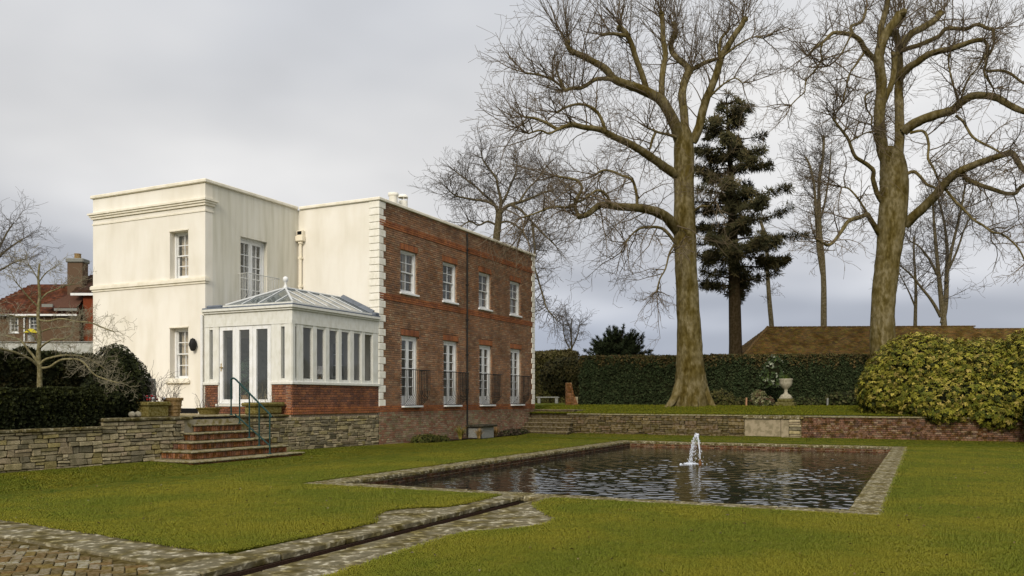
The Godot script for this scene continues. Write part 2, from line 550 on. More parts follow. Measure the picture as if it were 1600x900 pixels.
# courses of bricks in the frame t; bands: [from, to, proud, colours]
func bricks(t: Transform3D, w: float, h: float, holes: Array, base: Array, bands: Array, xs: Array, cs: Array, soldier := false) -> void:
	var bl := 0.225
	var bh := 0.075
	if soldier:
		bl = 0.075
		bh = h
	var rows := maxi(1, int(round(h / bh)))
	bh = h / rows
	for r in rows:
		var y := bh * (r + 0.5)
		var set_ := base
		var proud := 0.0
		for b in bands:
			if y > b[0] and y < b[1]:
				set_ = b[3]
				proud = b[2]
		var x := -0.11 if r % 2 else -0.056
		if soldier:
			x = 0.0
		var head := r % 2 == 0
		while x < w:
			var l := bl
			if not soldier:
				l = 0.1125 if head else 0.225
				head = not head
			var spans := [[maxf(x, 0.0), minf(x + l, w)]]
			for q in holes:
				if y + bh * 0.3 > q.position.y and y - bh * 0.3 < q.end.y:
					var nxt := []
					for s in spans:
						if s[1] <= q.position.x or s[0] >= q.end.x:
							nxt.append(s)
						else:
							if s[0] < q.position.x:
								nxt.append([s[0], q.position.x])
							if s[1] > q.end.x:
								nxt.append([q.end.x, s[1]])
					spans = nxt
			for s in spans:
				if s[1] - s[0] < 0.025:
					continue
				var sx: float = (s[1] - s[0] - 0.01) / 0.215
				var jig := rng.randf_range(-0.0025, 0.0025)
				var b := Basis.from_scale(Vector3(sx, (bh - 0.013) / 0.064, 1))
				xs.append(t * Transform3D(b, Vector3((s[0] + s[1]) / 2, y, -0.022 + jig + proud)))
				cs.append(pick(set_))
			x += l


func brick_box() -> ArrayMesh:
	var mb := MB.new()
	mb.block(Vector3(-0.1075, -0.032, -0.03), Vector3(0.1075, 0.032, 0.03), 0.004)
	return mb.done()


# rubble: every stone a part of its own, coursed in the frame t; joined: the far stretch as one part
func rubble(parent: Node3D, t: Transform3D, w: float, h: float, mats: Array, mean_l: float, mean_h: float, sd: int, joined := false) -> void:
	var r := RandomNumberGenerator.new()
	r.seed = sd
	var stain := FastNoiseLite.new()
	stain.seed = sd
	stain.frequency = 0.55
	var kinds := []
	for i in 10:
		var mb := MB.new()
		mb.block(Vector3(-0.15, -0.065, -0.07), Vector3(0.15, 0.065, 0.0), 0.014, Transform3D(), 0.016, r)
		kinds.append(mb.done())
	var one := MB.new()
	var y := 0.0
	while y < h - 0.03:
		var ch := mean_h * r.randf_range(0.6, 1.6)
		if h - y - ch < mean_h * 0.5:
			ch = h - y
		var x := 0.0
		while x < w - 0.02:
			var l := mean_l * r.randf_range(0.45, 1.7)
			if w - x - l < mean_l * 0.4:
				l = w - x
			var halves := 2 if ch > mean_h * 1.05 and r.randf() < 0.55 else 1
			var cut := ch * r.randf_range(0.38, 0.62)
			for q in halves:
				var hh := ch if halves == 1 else (cut if q == 0 else ch - cut)
				var yy := y + hh / 2 + (cut if q == 1 else 0.0)
				var b := Basis.from_scale(Vector3((l - 0.014) / 0.3, (hh - 0.014) / 0.13, 1.0))
				var tt := t * Transform3D(Basis(Vector3.BACK, r.randf_range(-0.035, 0.035)) * b, Vector3(x + l / 2, yy, r.randf_range(0.002, 0.03)))
				var n := stain.get_noise_2d(x * 2.2, y * 0.5)
				var k := r.randi() % mini(6, mats.size())
				if mats.size() > 6 and n > 0.2 and r.randf() < 0.5:
					k = 7
				elif mats.size() > 6 and n < -0.2 and r.randf() < 0.3:
					k = 6
				if joined:
					var c: Color = mats[k].albedo_color.srgb_to_linear()
					one.col = c
					one.block(Vector3(-0.15, -0.065, -0.07), Vector3(0.15, 0.065, 0.0), 0.014, tt, 0.016, r)
				else:
					part("stone", kinds[r.randi() % 10], mats[k], parent, tt)
			x += l
		y += ch
	if joined:
		part("stonework", one.done(), M.stone_joined, parent, Transform3D(), true)


func slab_row(parent: Node3D, called: String, from: Vector3, to: Vector3, width: Vector3, thick: float, mean: float, m: Array, sd: int, ch := 0.015) -> void:
	var r := RandomNumberGenerator.new()
	r.seed = sd
	var dir := (to - from).normalized()
	var total := from.distance_to(to)
	var n := maxi(1, int(round(total / mean)))
	var cuts := [0.0]
	for i in range(1, n):
		cuts.append(total * (i + r.randf_range(-0.18, 0.18)) / n)
	cuts.append(total)
	var wdir := width.normalized()
	var b := Basis(dir, UP, dir.cross(UP))
	if b.z.dot(wdir) < 0:
		b = Basis(-dir, UP, (-dir).cross(UP))
	for i in n:
		var l: float = cuts[i + 1] - cuts[i] - 0.008
		var mb := MB.new()
		mb.block(Vector3(-l / 2, -thick, 0), Vector3(l / 2, 0, width.length()), ch, Transform3D(), 0.006, r)
		var o := part(called, mb.done(), m[r.randi() % m.size()], parent, Transform3D(b, from + dir * ((cuts[i] + cuts[i + 1]) / 2) + Vector3(0, r.randf_range(-0.004, 0.004), 0)))
		o.rotate_object_local(UP, r.randf_range(-0.004, 0.004))


func bar(mb: MB, a: Vector3, b: Vector3, r: float, sides := 6) -> void:
	mb.tube(PackedVector3Array([a, b]), PackedFloat32Array([r, r]), sides)


func bar_path(mb: MB, pts: Array, r: float, sides := 5) -> void:
	var p := PackedVector3Array()
	var q := PackedFloat32Array()
	for e in pts:
		p.append(e)
		q.append(r)
	mb.tube(p, q, sides)


# bowed balcony railing in the frame t: front plane depth d, straight above, curving in to the wall at the foot
func railing(parent: Node3D, t: Transform3D, w: float, h: float, d: float, m: Material, r: float) -> void:
	var mb := MB.new()
	var n := int(w / 0.11)
	for i in n + 1:
		var x := w * i / n
		bar_path(mb, [Vector3(x, h, d), Vector3(x, h * 0.45, d), Vector3(x, h * 0.3, d * 0.93), Vector3(x, h * 0.16, d * 0.68), Vector3(x, h * 0.06, d * 0.38), Vector3(x, 0.0, d * 0.2)], r)
	for s in [0.0, w]:
		for k in 5:
			var zz: float = d * (0.15 + 0.16 * k)
			bar(mb, Vector3(s, h, zz), Vector3(s, h * (0.01 + 0.035 * k), zz * 0.92), r, 5)
	var top := MB.new()
	bar_path(top, [Vector3(0, h, 0.0), Vector3(0, h, d), Vector3(w, h, d), Vector3(w, h, 0.0)], r * 1.6)
	bar_path(top, [Vector3(0, 0.0, 0.0), Vector3(0, 0.0, d * 0.2), Vector3(w, 0.0, d * 0.2), Vector3(w, 0.0, 0.0)], r * 1.4)
	var o := part("balcony_railing", mb.done(), m, parent, t)
	part("handrail", top.done(), m, o)


# ---------------------------------------------------------------- leaves and twigs
func leaf_mesh(l: float, w: float, fold: float) -> ArrayMesh:
	var mb := MB.new()
	var a := Vector3(0, 0, 0)
	var b := Vector3(l * 0.55, 0, 0)
	var tip := Vector3(l, -l * 0.12, 0)
	mb.tri(a, Vector3(l * 0.45, fold, w / 2), b)
	mb.tri(b, Vector3(l * 0.45, fold, w / 2), tip)
	mb.tri(a, b, Vector3(l * 0.45, fold, -w / 2))
	mb.tri(b, tip, Vector3(l * 0.45, fold, -w / 2))
	return mb.done()


# a whorl of leaves about +y
func sprig_mesh(leaves: int, l: float, w: float, lift: float, sd: int) -> ArrayMesh:
	var r := RandomNumberGenerator.new()
	r.seed = sd
	var mb := MB.new()
	for i in leaves:
		var az := TAU * i / leaves + r.randf_range(-0.4, 0.4)
		var el := lift + r.randf_range(-0.35, 0.35)
		var d := Vector3(cos(az) * cos(el), sin(el), sin(az) * cos(el))
		var s := d.cross(UP).normalized()
		var nn := s.cross(d)
		var ll := l * r.randf_range(0.7, 1.15)
		var g := r.randf_range(0.8, 1.15)
		mb.col = Color(g, g, g * 0.95)
		var o := Vector3(0, r.randf_range(-0.3, 0.2) * l, 0)
		var mid := o + d * ll * 0.5 + nn * w * 0.12
		mb.tri(o, mid - s * w * 0.5, o + d * ll)
		mb.tri(o, o + d * ll, mid + s * w * 0.5)
	return mb.done()


func face_basis(out: Vector3, r: RandomNumberGenerator, spread: float, size: float) -> Basis:
	var u := (out + Vector3(r.randf_range(-1, 1), r.randf_range(-1, 1), r.randf_range(-1, 1)) * spread).normalized()
	var s := u.cross(Vector3(r.randf_range(-1, 1), r.randf_range(-1, 1), r.randf_range(-1, 1))).normalized()
	return Basis(s, u, s.cross(u)).scaled(Vector3.ONE * size)


func mixed(cols: Array, r: RandomNumberGenerator, vary := 0.2) -> Color:
	var q = cols[r.randi() % cols.size()]
	var k := 1.0 + r.randf_range(-vary, vary)
	return Color(q[0] * k, q[1] * k, q[2] * k)


# a clipped hedge: a shaded core and a skin of small leaves; box in the frame of the node
func hedge(called: String, label: String, at: Vector3, turn: float, size: Vector3, count: int, leaf: float, cols: Array, top_cols: Array, sd: int, group := "", slope := 0.0, rough := 0.06) -> Node3D:
	var r := RandomNumberGenerator.new()
	r.seed = sd
	var t := thing(called, label, "hedge", at, turn, group)
	var core := MB.new()
	var a := 0.07
	core.box(Vector3(a, 0, a - size.z), Vector3(size.x - a, size.y - a, -a))
	for i in core.v.size():
		if core.v[i].y > 0.1:
			core.v[i].y += slope * core.v[i].x / size.x
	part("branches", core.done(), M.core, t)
	var f := FastNoiseLite.new()
	f.seed = sd
	f.frequency = 0.5
	var areas := [size.x * size.y, size.x * size.z * 1.2, size.z * size.y, size.z * size.y]
	var total := 0.0
	for q in areas:
		total += q
	var xs := []
	var cs := []
	for i in count:
		var p := Vector3.ZERO
		var nn := Vector3.BACK
		var q := r.randf() * total
		var x := r.randf() * size.x
		var top := size.y + slope * x / size.x
		if q < areas[0]:
			p = Vector3(x, r.randf() * top, 0)
		elif q < areas[0] + areas[1]:
			p = Vector3(x, top, -r.randf() * size.z)
			nn = UP
		elif q < areas[0] + areas[1] + areas[2]:
			p = Vector3(0, r.randf() * size.y, -r.randf() * size.z)
			nn = Vector3.LEFT
		else:
			p = Vector3(size.x, r.randf() * top, -r.randf() * size.z)
			nn = Vector3.RIGHT
		var bump := f.get_noise_2d(p.x * 2.0 + p.z, p.y * 2.0) * rough * 1.6
		p += nn * (bump + r.randf_range(-0.07, 0.03))
		xs.append(Transform3D(face_basis(nn + Vector3(0, 0.25, 0), r, 0.7, r.randf_range(0.7, 1.3)), p))
		var high: float = clampf((p.y - top + 0.55) / 0.5 + f.get_noise_2d(p.x * 3.0, 40.0) * 1.2, 0, 1)
		cs.append(mixed(top_cols if r.randf() < high else cols, r, 0.35))
	many("foliage", sprig_mesh(5, leaf, leaf * 0.55, 0.5, sd), M.leaf, xs, cs, t)
	return t


# leaves over a set of lumps [centre, radii]
func bush(called: String, label: String, category: String, at: Vector3, lumps: Array, count: int, leaf: float, cols: Array, sd: int, up_cols: Array = [], leaf_mat: Material = null, lift := 0.35) -> Node3D:
	var r := RandomNumberGenerator.new()
	r.seed = sd
	var t := thing(called, label, category, at)
	var core := MB.new()
	for l in lumps:
		core.lump(l[0], l[1] * 0.8, 14, 8, 0.12, r)
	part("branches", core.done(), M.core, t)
	var w := []
	var total := 0.0
	for l in lumps:
		total += l[1].x * l[1].y + l[1].y * l[1].z
		w.append(total)
	var xs := []
	var cs := []
	while xs.size() < count:
		var q := r.randf() * total
		var k := 0
		while w[k] < q:
			k += 1
		var u := Vector3(r.randfn(), r.randfn(), r.randfn()).normalized()
		var p: Vector3 = lumps[k][0] + u * lumps[k][1] * r.randf_range(0.82, 1.06)
		var inside := false
		for j in lumps.size():
			if j != k and ((p - lumps[j][0]) / lumps[j][1]).length() < 0.8:
				inside = true
		if inside or p.y < -0.65:
			continue
		var nn: Vector3 = (u / lumps[k][1]).normalized()
		xs.append(Transform3D(face_basis(nn + Vector3(0, 0.35, 0), r, 0.55, r.randf_range(0.65, 1.25)), p))
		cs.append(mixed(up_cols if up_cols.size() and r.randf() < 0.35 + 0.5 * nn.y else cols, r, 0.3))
	many("foliage", sprig_mesh(6, leaf, leaf * 0.48, lift, sd), leaf_mat if leaf_mat else M.leaf, xs, cs, t)
	return t


var tree_now := {}

# one traced limb: rows of right, up, toward, radius in metres from the foot of the tree
func limb(t: Node3D, called: String, q: Array) -> void:
	var p := PackedVector3Array()
	var r := PackedFloat32Array()
	var n := q.size() / 4
	# a smooth curve through the points
	for i in n - 1:
		var v := []
		for k in [i - 1, i, i + 1, i + 2]:
			var j := clampi(k, 0, n - 1)
			v.append(Vector3(q[j * 4], q[j * 4 + 1], q[j * 4 + 2]))
		var steps := 3
		for s in steps:
			var f := float(s) / steps
			p.append(v[1].cubic_interpolate(v[2], v[0], v[3], f))
			r.append(lerpf(q[i * 4 + 3], q[i * 4 + 7], f))
	p.append(Vector3(q[n * 4 - 4], q[n * 4 - 3], q[n * 4 - 2]))
	r.append(q[n * 4 - 1])
	var mb := MB.new()
	var trunk := called == "trunk"
	var rg := RandomNumberGenerator.new()
	rg.seed = int(absf(q[1] * 1000.0 + q[0] * 77.0)) + n
	mb.tube(p, r, 20 if trunk else 9, true, 0.035 if trunk else 0.07, rg)
	if tree_now.get("knobs", false) and not trunk and r[r.size() - 1] > 0.1:
		var e := p[p.size() - 1]
		var rr := r[r.size() - 1]
		for k in 4:
			mb.lump(e + Vector3(rg.randf_range(-1, 1), rg.randf_range(-0.6, 0.5), rg.randf_range(-1, 1)) * rr * 0.6, Vector3.ONE * rr * rg.randf_range(0.7, 1.15), 8, 5, 0.15, rg)
	part("trunk" if trunk else "limb", mb.done(), tree_now.bark, t)
	if trunk and tree_now.get("bare_trunk", true):
		tree_now.limbs.append([p, r, true])
	else:
		tree_now.limbs.append([p, r, false])


func grow(mb: MB, p: Vector3, dir: Vector3, length: float, rad: float, lvl: int, o: Dictionary, r: RandomNumberGenerator) -> void:
	var seg: int = 5 if lvl == 0 else 4 if lvl == 1 else 3
	var pts := PackedVector3Array([p])
	var rr := PackedFloat32Array([rad])
	var d := dir
	var step := length / seg
	var kids := []
	for i in seg:
		d = (d + Vector3(r.randfn(), r.randfn(), r.randfn()) * o.wander * (1.0 + 0.35 * lvl) + Vector3(0, o.lift, 0)).normalized()
		p += d * step
		pts.append(p)
		rr.append(maxf(o.tip, rad * (1.0 - 0.75 * (i + 1) / seg)))
		if lvl < o.levels:
			for k in o.kids:
				if r.randf() < o.chance:
					kids.append([p - d * step * r.randf(), d, rr[i + 1]])
	mb.tube(pts, rr, 3, false)
	for k in kids:
		var side: Vector3 = k[1].cross(Vector3(r.randfn(), r.randfn(), r.randfn())).normalized()
		var nd: Vector3 = (k[1] * o.follow + side * (1.0 - o.follow)).normalized()
		grow(mb, k[0], nd, length * r.randf_range(0.35, 0.7), maxf(o.tip, k[2] * 0.7), lvl + 1, o, r)


# twigs along every limb of the tree in hand, and sheaves of straight shoots at its pollard heads
func twigs(t: Node3D, per_metre: float, reach: float, rad: float, o: Dictionary, sd: int, m: Material) -> void:
	var r := RandomNumberGenerator.new()
	r.seed = sd
	var mb := MB.new()
	for l in tree_now.limbs:
		var p: PackedVector3Array = l[0]
		var rr: PackedFloat32Array = l[1]
		if l[2] and not o.get("on_trunk", false):
			continue
		var n := p.size()
		for i in range(int(n * o.get("bare", 0.2)), n - 1):
			var gap := p[i].distance_to(p[i + 1])
			var f := float(i) / n
			var want := per_metre * gap * (0.4 + 0.9 * f)
			while want > 0.0:
				if r.randf() < want:
					var dir := (p[i + 1] - p[i]).normalized()
					var side := dir.cross(Vector3(r.randfn(), r.randfn(), r.randfn())).normalized()
					var high := smooth(o.get("low", -2.0), o.get("low", -2.0) + 4.0, p[i].y)
					var oo := o.duplicate()
					oo.lift = lerpf(o.get("sag", o.lift), o.lift, high)
					oo.wander = lerpf(o.get("twist", o.wander), o.wander, high)
					var d := (dir * 0.35 + side + Vector3(0, lerpf(o.get("low_up", o.up), o.up, high), 0)).normalized()
					var big := r.randf()
					grow(mb, p[i].lerp(p[i + 1], r.randf()), d, reach * lerpf(0.4, 1.25, big), rad * lerpf(0.55, 1.3, big), 0, oo, r)
				want -= 1.0
		# the end of the limb
		var e := p[n - 1]
		var ed := (p[n - 1] - p[n - 2]).normalized()
		if o.get("sheaf", 0) and rr[n - 1] > 0.1 and e.y > 14.0:
			var so := o.duplicate()
			so.wander = 0.05
			so.lift = 0.02
			so.levels = 1
			so.kids = 2
			so.chance = 0.4
			so.follow = 0.75
			for k in o.sheaf:
				var d := (Vector3(0, 1.0, 0) + Vector3(r.randfn(), 0, r.randfn()) * 0.5 + ed * 0.25).normalized()
				grow(mb, e + Vector3(r.randfn(), r.randf(), r.randfn()) * 0.16, d, reach * r.randf_range(1.0, 1.9), 0.02, 0, so, r)
		else:
			for k in 4:
				grow(mb, e, (ed + Vector3(r.randfn(), r.randfn() + o.up, r.randfn()) * 0.5).normalized(), reach * r.randf_range(0.5, 1.1), rad, 0, o, r)
	part("crown", mb.done(), m, t, Transform3D(), true)


# a flared root running out from the foot of the trunk
func root(t: Node3D, az: float, reach: float, high: float, r0: float, r1: float) -> void:
	var p := PackedVector3Array()
	var q := PackedFloat32Array()
	for i in 7:
		var f := i / 6.0
		p.append(Vector3(cos(az), 0, sin(az)) * (0.35 + (reach - 0.35) * f) + UP * (high * pow(1.0 - f, 1.8) - 0.12 * f))
		q.append(lerpf(r0, r1, f))
	var rg := RandomNumberGenerator.new()
	rg.seed = int(az * 100.0) + 50
	var mb := MB.new()
	mb.tube(p, q, 10, true, 0.10, rg)
	part("root", mb.done(), tree_now.bark, t)


func tree(called: String, label: String, at: Vector3, bark: Material, knobs := false, group := "") -> Node3D:
	tree_now = {"bark": bark, "knobs": knobs, "limbs": []}
	return thing(called, label, "tree", at, YAW, group)


# ---------------------------------------------------------------- ground
func smooth(a: float, b: float, x: float) -> float:
	var t := clampf((x - a) / (b - a), 0.0, 1.0)
	return t * t * (3.0 - 2.0 * t)


func lawn_h(x: float, z: float) -> float:
	return 0.10 * smooth(3.5, 0.3, x) * smooth(-6.0, 7.0, z) + 0.05 * smooth(3.0, 0.2, x) + 0.09 * smooth(-9.2, -11.7, z) + 0.02


func upper_h(x: float, z: float) -> float:
	return 1.0 + 0.3 * smooth(-11.9, -17.0, z) + 0.35 * smooth(-20.0, -90.0, z)


func spline(q: Array, k: int) -> PackedVector2Array:
	var p := PackedVector2Array()
	for i in q.size() - 1:
		var v := []
		for j in [i - 1, i, i + 1, i + 2]:
			v.append(Vector2(q[clampi(j, 0, q.size() - 1)][0], q[clampi(j, 0, q.size() - 1)][1]))
		for s in k:
			p.append(v[1].cubic_interpolate(v[2], v[0], v[3], float(s) / k))
	p.append(Vector2(q[q.size() - 1][0], q[q.size() - 1][1]))
	return p


func lawn_outlines() -> Array:
	var a := PackedVector2Array([Vector2(0, -11.8), Vector2(24, -11.8), Vector2(24, -8.55), Vector2(0, -8.55)])
	var b := PackedVector2Array([Vector2(0, -8.55), Vector2(5.64, -8.55), Vector2(5.64, 10.76), Vector2(0, 10.76)])
	var c := PackedVector2Array([Vector2(0, 10.76)])
	c.append_array(spline([[10.02, 10.76], [10.07, 11.3], [10.08, 12.0], [10.02, 12.5], [9.66, 12.8], [9.46, 13.3], [9.66, 13.95], [9.96, 14.3], [9.99, 14.7], [9.94, 16.0], [9.8, 16.88], [9.28, 16.87], [7.49, 16.64], [5.2, 16.36], [0, 15.8]], 5))
	var d := PackedVector2Array([Vector2(16.06, -8.55), Vector2(24, -8.55), Vector2(24, 10.76), Vector2(16.06, 10.76)])
	var e := PackedVector2Array([Vector2(24, 10.76), Vector2(24, 20), Vector2(11.75, 20)])
	e.append_array(spline([[11.75, 20], [11.7, 18.3], [11.63, 17.02], [11.52, 15.48], [11.55, 14.6], [11.85, 14.2], [12.12, 13.65], [12.1, 13.15], [11.96, 12.85], [11.62, 12.45], [11.2, 11.8], [11.08, 11.4], [11.05, 10.76]], 5))
	return [a, b, c, d, e]


# whether the edge q-s of one piece of lawn only adjoins another piece
func seam(q: Vector2, s: Vector2, polys: Array) -> bool:
	var m := (q + s) * 0.5
	var n := (s - q).orthogonal().normalized() * 0.02
	var hits := 0
	for p in polys:
		if Geometry2D.is_point_in_polygon(m + n, p):
			hits += 1
		if Geometry2D.is_point_in_polygon(m - n, p):
			hits += 1
	return hits > 1


func build_lawn() -> void:
	var mb := MB.new()
	var polys := lawn_outlines()
	for p in polys:
		var lo := Vector2(1e9, 1e9)
		var hi := -lo
		for q in p:
			lo = lo.min(q)
			hi = hi.max(q)
		var st := 0.8
		for i in int(ceil((hi.x - lo.x) / st)):
			for j in int(ceil((hi.y - lo.y) / st)):
				var c := lo + Vector2(i, j) * st
				var cell := PackedVector2Array([c, c + Vector2(st, 0), c + Vector2(st, st), c + Vector2(0, st)])
				for piece in Geometry2D.intersect_polygons(cell, p):
					var ids := Geometry2D.triangulate_polygon(piece)
					for k in range(0, ids.size(), 3):
						var w := []
						for m in 3:
							var q: Vector2 = piece[ids[k + m]]
							w.append(Vector3(q.x, lawn_h(q.x, q.y), q.y))
						if (w[1] - w[0]).cross(w[2] - w[0]).y < 0:
							mb.tri(w[0], w[2], w[1])
						else:
							mb.tri(w[0], w[1], w[2])
		# the cut edge of the turf
		for i in p.size():
			var q: Vector2 = p[i]
			var s: Vector2 = p[(i + 1) % p.size()]
			var h0 := lawn_h(q.x, q.y)
			var h1 := lawn_h(s.x, s.y)
			if seam(q, s, polys):
				continue
			mb.quad(Vector3(q.x, h0 - 0.09, q.y), Vector3(s.x, h1 - 0.09, s.y), Vector3(s.x, h1, s.y), Vector3(q.x, h0, q.y))
	struct("lawn", mb.done(), M.turf)
	# blades
	var r := RandomNumberGenerator.new()
	r.seed = 5
	var tuft := MB.new()
	for i in 12:
		var a := TAU * i / 12.0 + r.randf() * 0.5
		var o := Vector3(r.randf_range(-0.05, 0.05), 0, r.randf_range(-0.05, 0.05))
		var d := Vector3(cos(a), 0, sin(a))
		var s := d.cross(UP) * 0.0035
		var tip := o + d * r.randf_range(0.006, 0.02) + UP * r.randf_range(0.006, 0.014)
		var g := r.randf_range(0.8, 1.2)
		tuft.col = Color(g, g, g)
		var k := tuft.v.size()
		tuft.tri(o - s, o + s, tip)
		for j in 3:
			tuft.n[k + j] = (UP + d * 0.3).normalized()
	var f := FastNoiseLite.new()
	f.seed = 9
	f.frequency = 0.35
	f.fractal_octaves = 4
	var xs := []
	var cs := []
	var tries := 0
	var edge := []
	for p in polys:
		for i in p.size():
			var q: Vector2 = p[i]
			var s: Vector2 = p[(i + 1) % p.size()]
			var l := q.distance_to(s)
			if seam(q, s, polys):
				continue
			for k in int(l * 34):
				edge.append(q.lerp(s, r.randf()) + Vector2(r.randf_range(-0.035, 0.035), r.randf_range(-0.035, 0.035)))
	while xs.size() < 260000 and tries < 3000000:
		tries += 1
		var q := Vector2.ZERO
		if tries <= edge.size():
			q = edge[tries - 1]
		else:
			# more of them towards the camera's side of the garden, where they show
			var a := r.randf_range(-0.78, 0.80) - YAW
			var dist := 5.5 * pow(38.0 / 5.5, r.randf())
			q = Vector2(cam_at.x + sin(a) * dist, cam_at.z - cos(a) * dist)
			var inside := false
			for p in polys:
				if Geometry2D.is_point_in_polygon(q, p):
					inside = true
					break
			if not inside:
				continue
		var far := Vector2(cam_at.x, cam_at.z).distance_to(q)
		if far > 40.0 or (tries <= edge.size() and far > 22.0 and r.randf() < 0.6):
			continue
		var size := r.randf_range(0.75, 1.25) * (1.35 if tries <= edge.size() else 1.0)
		var wide := size * (1.0 if tries <= edge.size() else 1.0 + far * 0.05)
		xs.append(Transform3D(Basis(UP, r.randf() * TAU).scaled(Vector3(wide, size, wide)), Vector3(q.x, lawn_h(q.x, q.y) - 0.004, q.y)))
		var n := f.get_noise_2d(q.x, q.y) + 0.35 * f.get_noise_2d(q.x * 6.0, q.y * 6.0) + r.randf_range(-0.2, 0.2)
		var c := Color(0.145, 0.163, 0.016).lerp(Color(0.228, 0.204, 0.02), smooth(-0.45, 0.5, n))
		if r.randf() < 0.02:
			c = Color(0.20, 0.17, 0.05)
		cs.append(c * r.randf_range(0.93, 1.07))
	var g := many("grass", tuft.done(), M.blade, xs, cs, self)
	tag(g, "short mown grass of the lawn around the pool", "grass")
	# winter litter: leaves, bits of twig, worm casts
	xs = []
	cs = []
	while xs.size() < 420:
		var q := Vector2(r.randf_range(0.3, 22.0), r.randf_range(-11.5, 17.5))
		for p in polys:
			if Geometry2D.is_point_in_polygon(q, p):
				xs.append(Transform3D(Basis(UP, r.randf() * TAU) * Basis(Vector3.RIGHT, r.randf_range(-0.4, 0.4)) * Basis.from_scale(Vector3(r.randf_range(0.5, 1.3), 1, r.randf_range(0.3, 1.0))), Vector3(q.x, lawn_h(q.x, q.y) + 0.018, q.y)))
				cs.append(pick([[0.16, 0.09, 0.04], [0.10, 0.07, 0.04], [0.22, 0.16, 0.08], [0.24, 0.2, 0.14], [0.07, 0.05, 0.035]]))
				break
	g = many("fallen_leaves", leaf_mesh(0.05, 0.035, 0.01), M.leaf_dull, xs, cs, self)
	tag(g, "scattered dead leaves and bits of twig on the lawn", "leaves")


func sheet(called: String, pts: Array, m: Material) -> void:
	var mb := MB.new()
	mb.quad(pts[0], pts[1], pts[2], pts[3])
	struct(called, mb.done(), m)


func build_ground() -> void:
	sheet("ground", [Vector3(-400, -0.06, 400), Vector3(400, -0.06, 400), Vector3(400, -0.06, 19.9), Vector3(-400, -0.06, 19.9)], M.turf)
	sheet("ground", [Vector3(23.9, -0.06, 19.9), Vector3(400, -0.06, 19.9), Vector3(400, -0.06, -11.9), Vector3(23.9, -0.06, -11.9)], M.turf)
	sheet("ground", [Vector3(-0.2, -0.06, 19.9), Vector3(0.1, -0.06, 19.9), Vector3(0.1, -0.06, 13.5), Vector3(-0.2, -0.06, 13.5)], M.soil)
	# the higher ground behind the garden wall, rising gently away
	var mb := MB.new()
	var zs := [-11.95, -13.0, -14.0, -15.0, -16.0, -17.0, -20.0, -30.0, -45.0, -60.0, -90.0, -600.0]
	for i in zs.size() - 1:
		for x in [[-400.0, 0.0], [0.0, 24.0], [24.0, 400.0]]:
			if i == 0 and x[0] < 0.0:
				continue
			mb.quad(Vector3(x[0], upper_h(0, zs[i]), zs[i]), Vector3(x[1], upper_h(0, zs[i]), zs[i]), Vector3(x[1], upper_h(0, zs[i + 1]), zs[i + 1]), Vector3(x[0], upper_h(0, zs[i + 1]), zs[i + 1]))
	struct("upper_lawn", mb.done(), M.turf)
	sheet("terrace", [Vector3(-9.2, 1.2, 10.68), Vector3(-0.12, 1.2, 10.68), Vector3(-0.12, 1.2, 0.0), Vector3(-9.2, 1.2, 0.0)], M.terrace)
	sheet("terrace_border", [Vector3(-9.2, 1.0, 19.9), Vector3(-0.12, 1.0, 19.9), Vector3(-0.12, 1.0, 10.68), Vector3(-9.2, 1.0, 10.68)], M.soil)
	sheet("ground", [Vector3(-400, 1.14, 60), Vector3(-9.2, 1.14, 60), Vector3(-9.2, 1.14, -13), Vector3(-400, 1.14, -13)], M.turf)
	sheet("flower_bed", [Vector3(0.0, 0.10, -1.4), Vector3(0.55, 0.10, -1.4), Vector3(0.65, 0.10, -10.7), Vector3(0.0, 0.10, -10.7)], M.soil)
	sheet("flower_bed", [Vector3(1.5, 1.34, -17.2), Vector3(20.0, 1.34, -19.6), Vector3(20.0, 1.36, -21.6), Vector3(1.5, 1.36, -19.0)], M.soil)
	# strip of grass blades on the upper lawn
	var r := RandomNumberGenerator.new()
	r.seed = 77
	var tuft := sprig_mesh(7, 0.09, 0.014, 0.9, 4)
	var xs := []
	var cs := []
	for i in 16000:
		var x := r.randf_range(-1.5, 20.0)
		var z := -11.95 - 6.5 * pow(r.randf(), 1.4)
		xs.append(Transform3D(Basis(UP, r.randf() * TAU).scaled(Vector3.ONE * r.randf_range(0.7, 1.3)), Vector3(x, upper_h(x, z), z)))
		cs.append(Color(0.09, 0.112, 0.010).lerp(Color(0.16, 0.15, 0.014), r.randf()))
	var g := many("grass", tuft, M.blade, xs, cs, self)
	g.name = numbered("upper_grass")
	tag(g, "strip of grass above the garden wall at the foot of the trees", "grass")


# ---------------------------------------------------------------- pool
const WATER := -0.19
const OLD_DARK := [[0.09, 0.05, 0.035], [0.07, 0.042, 0.03], [0.12, 0.065, 0.042], [0.06, 0.04, 0.03]]  # darker brick tones for the two long pool sides

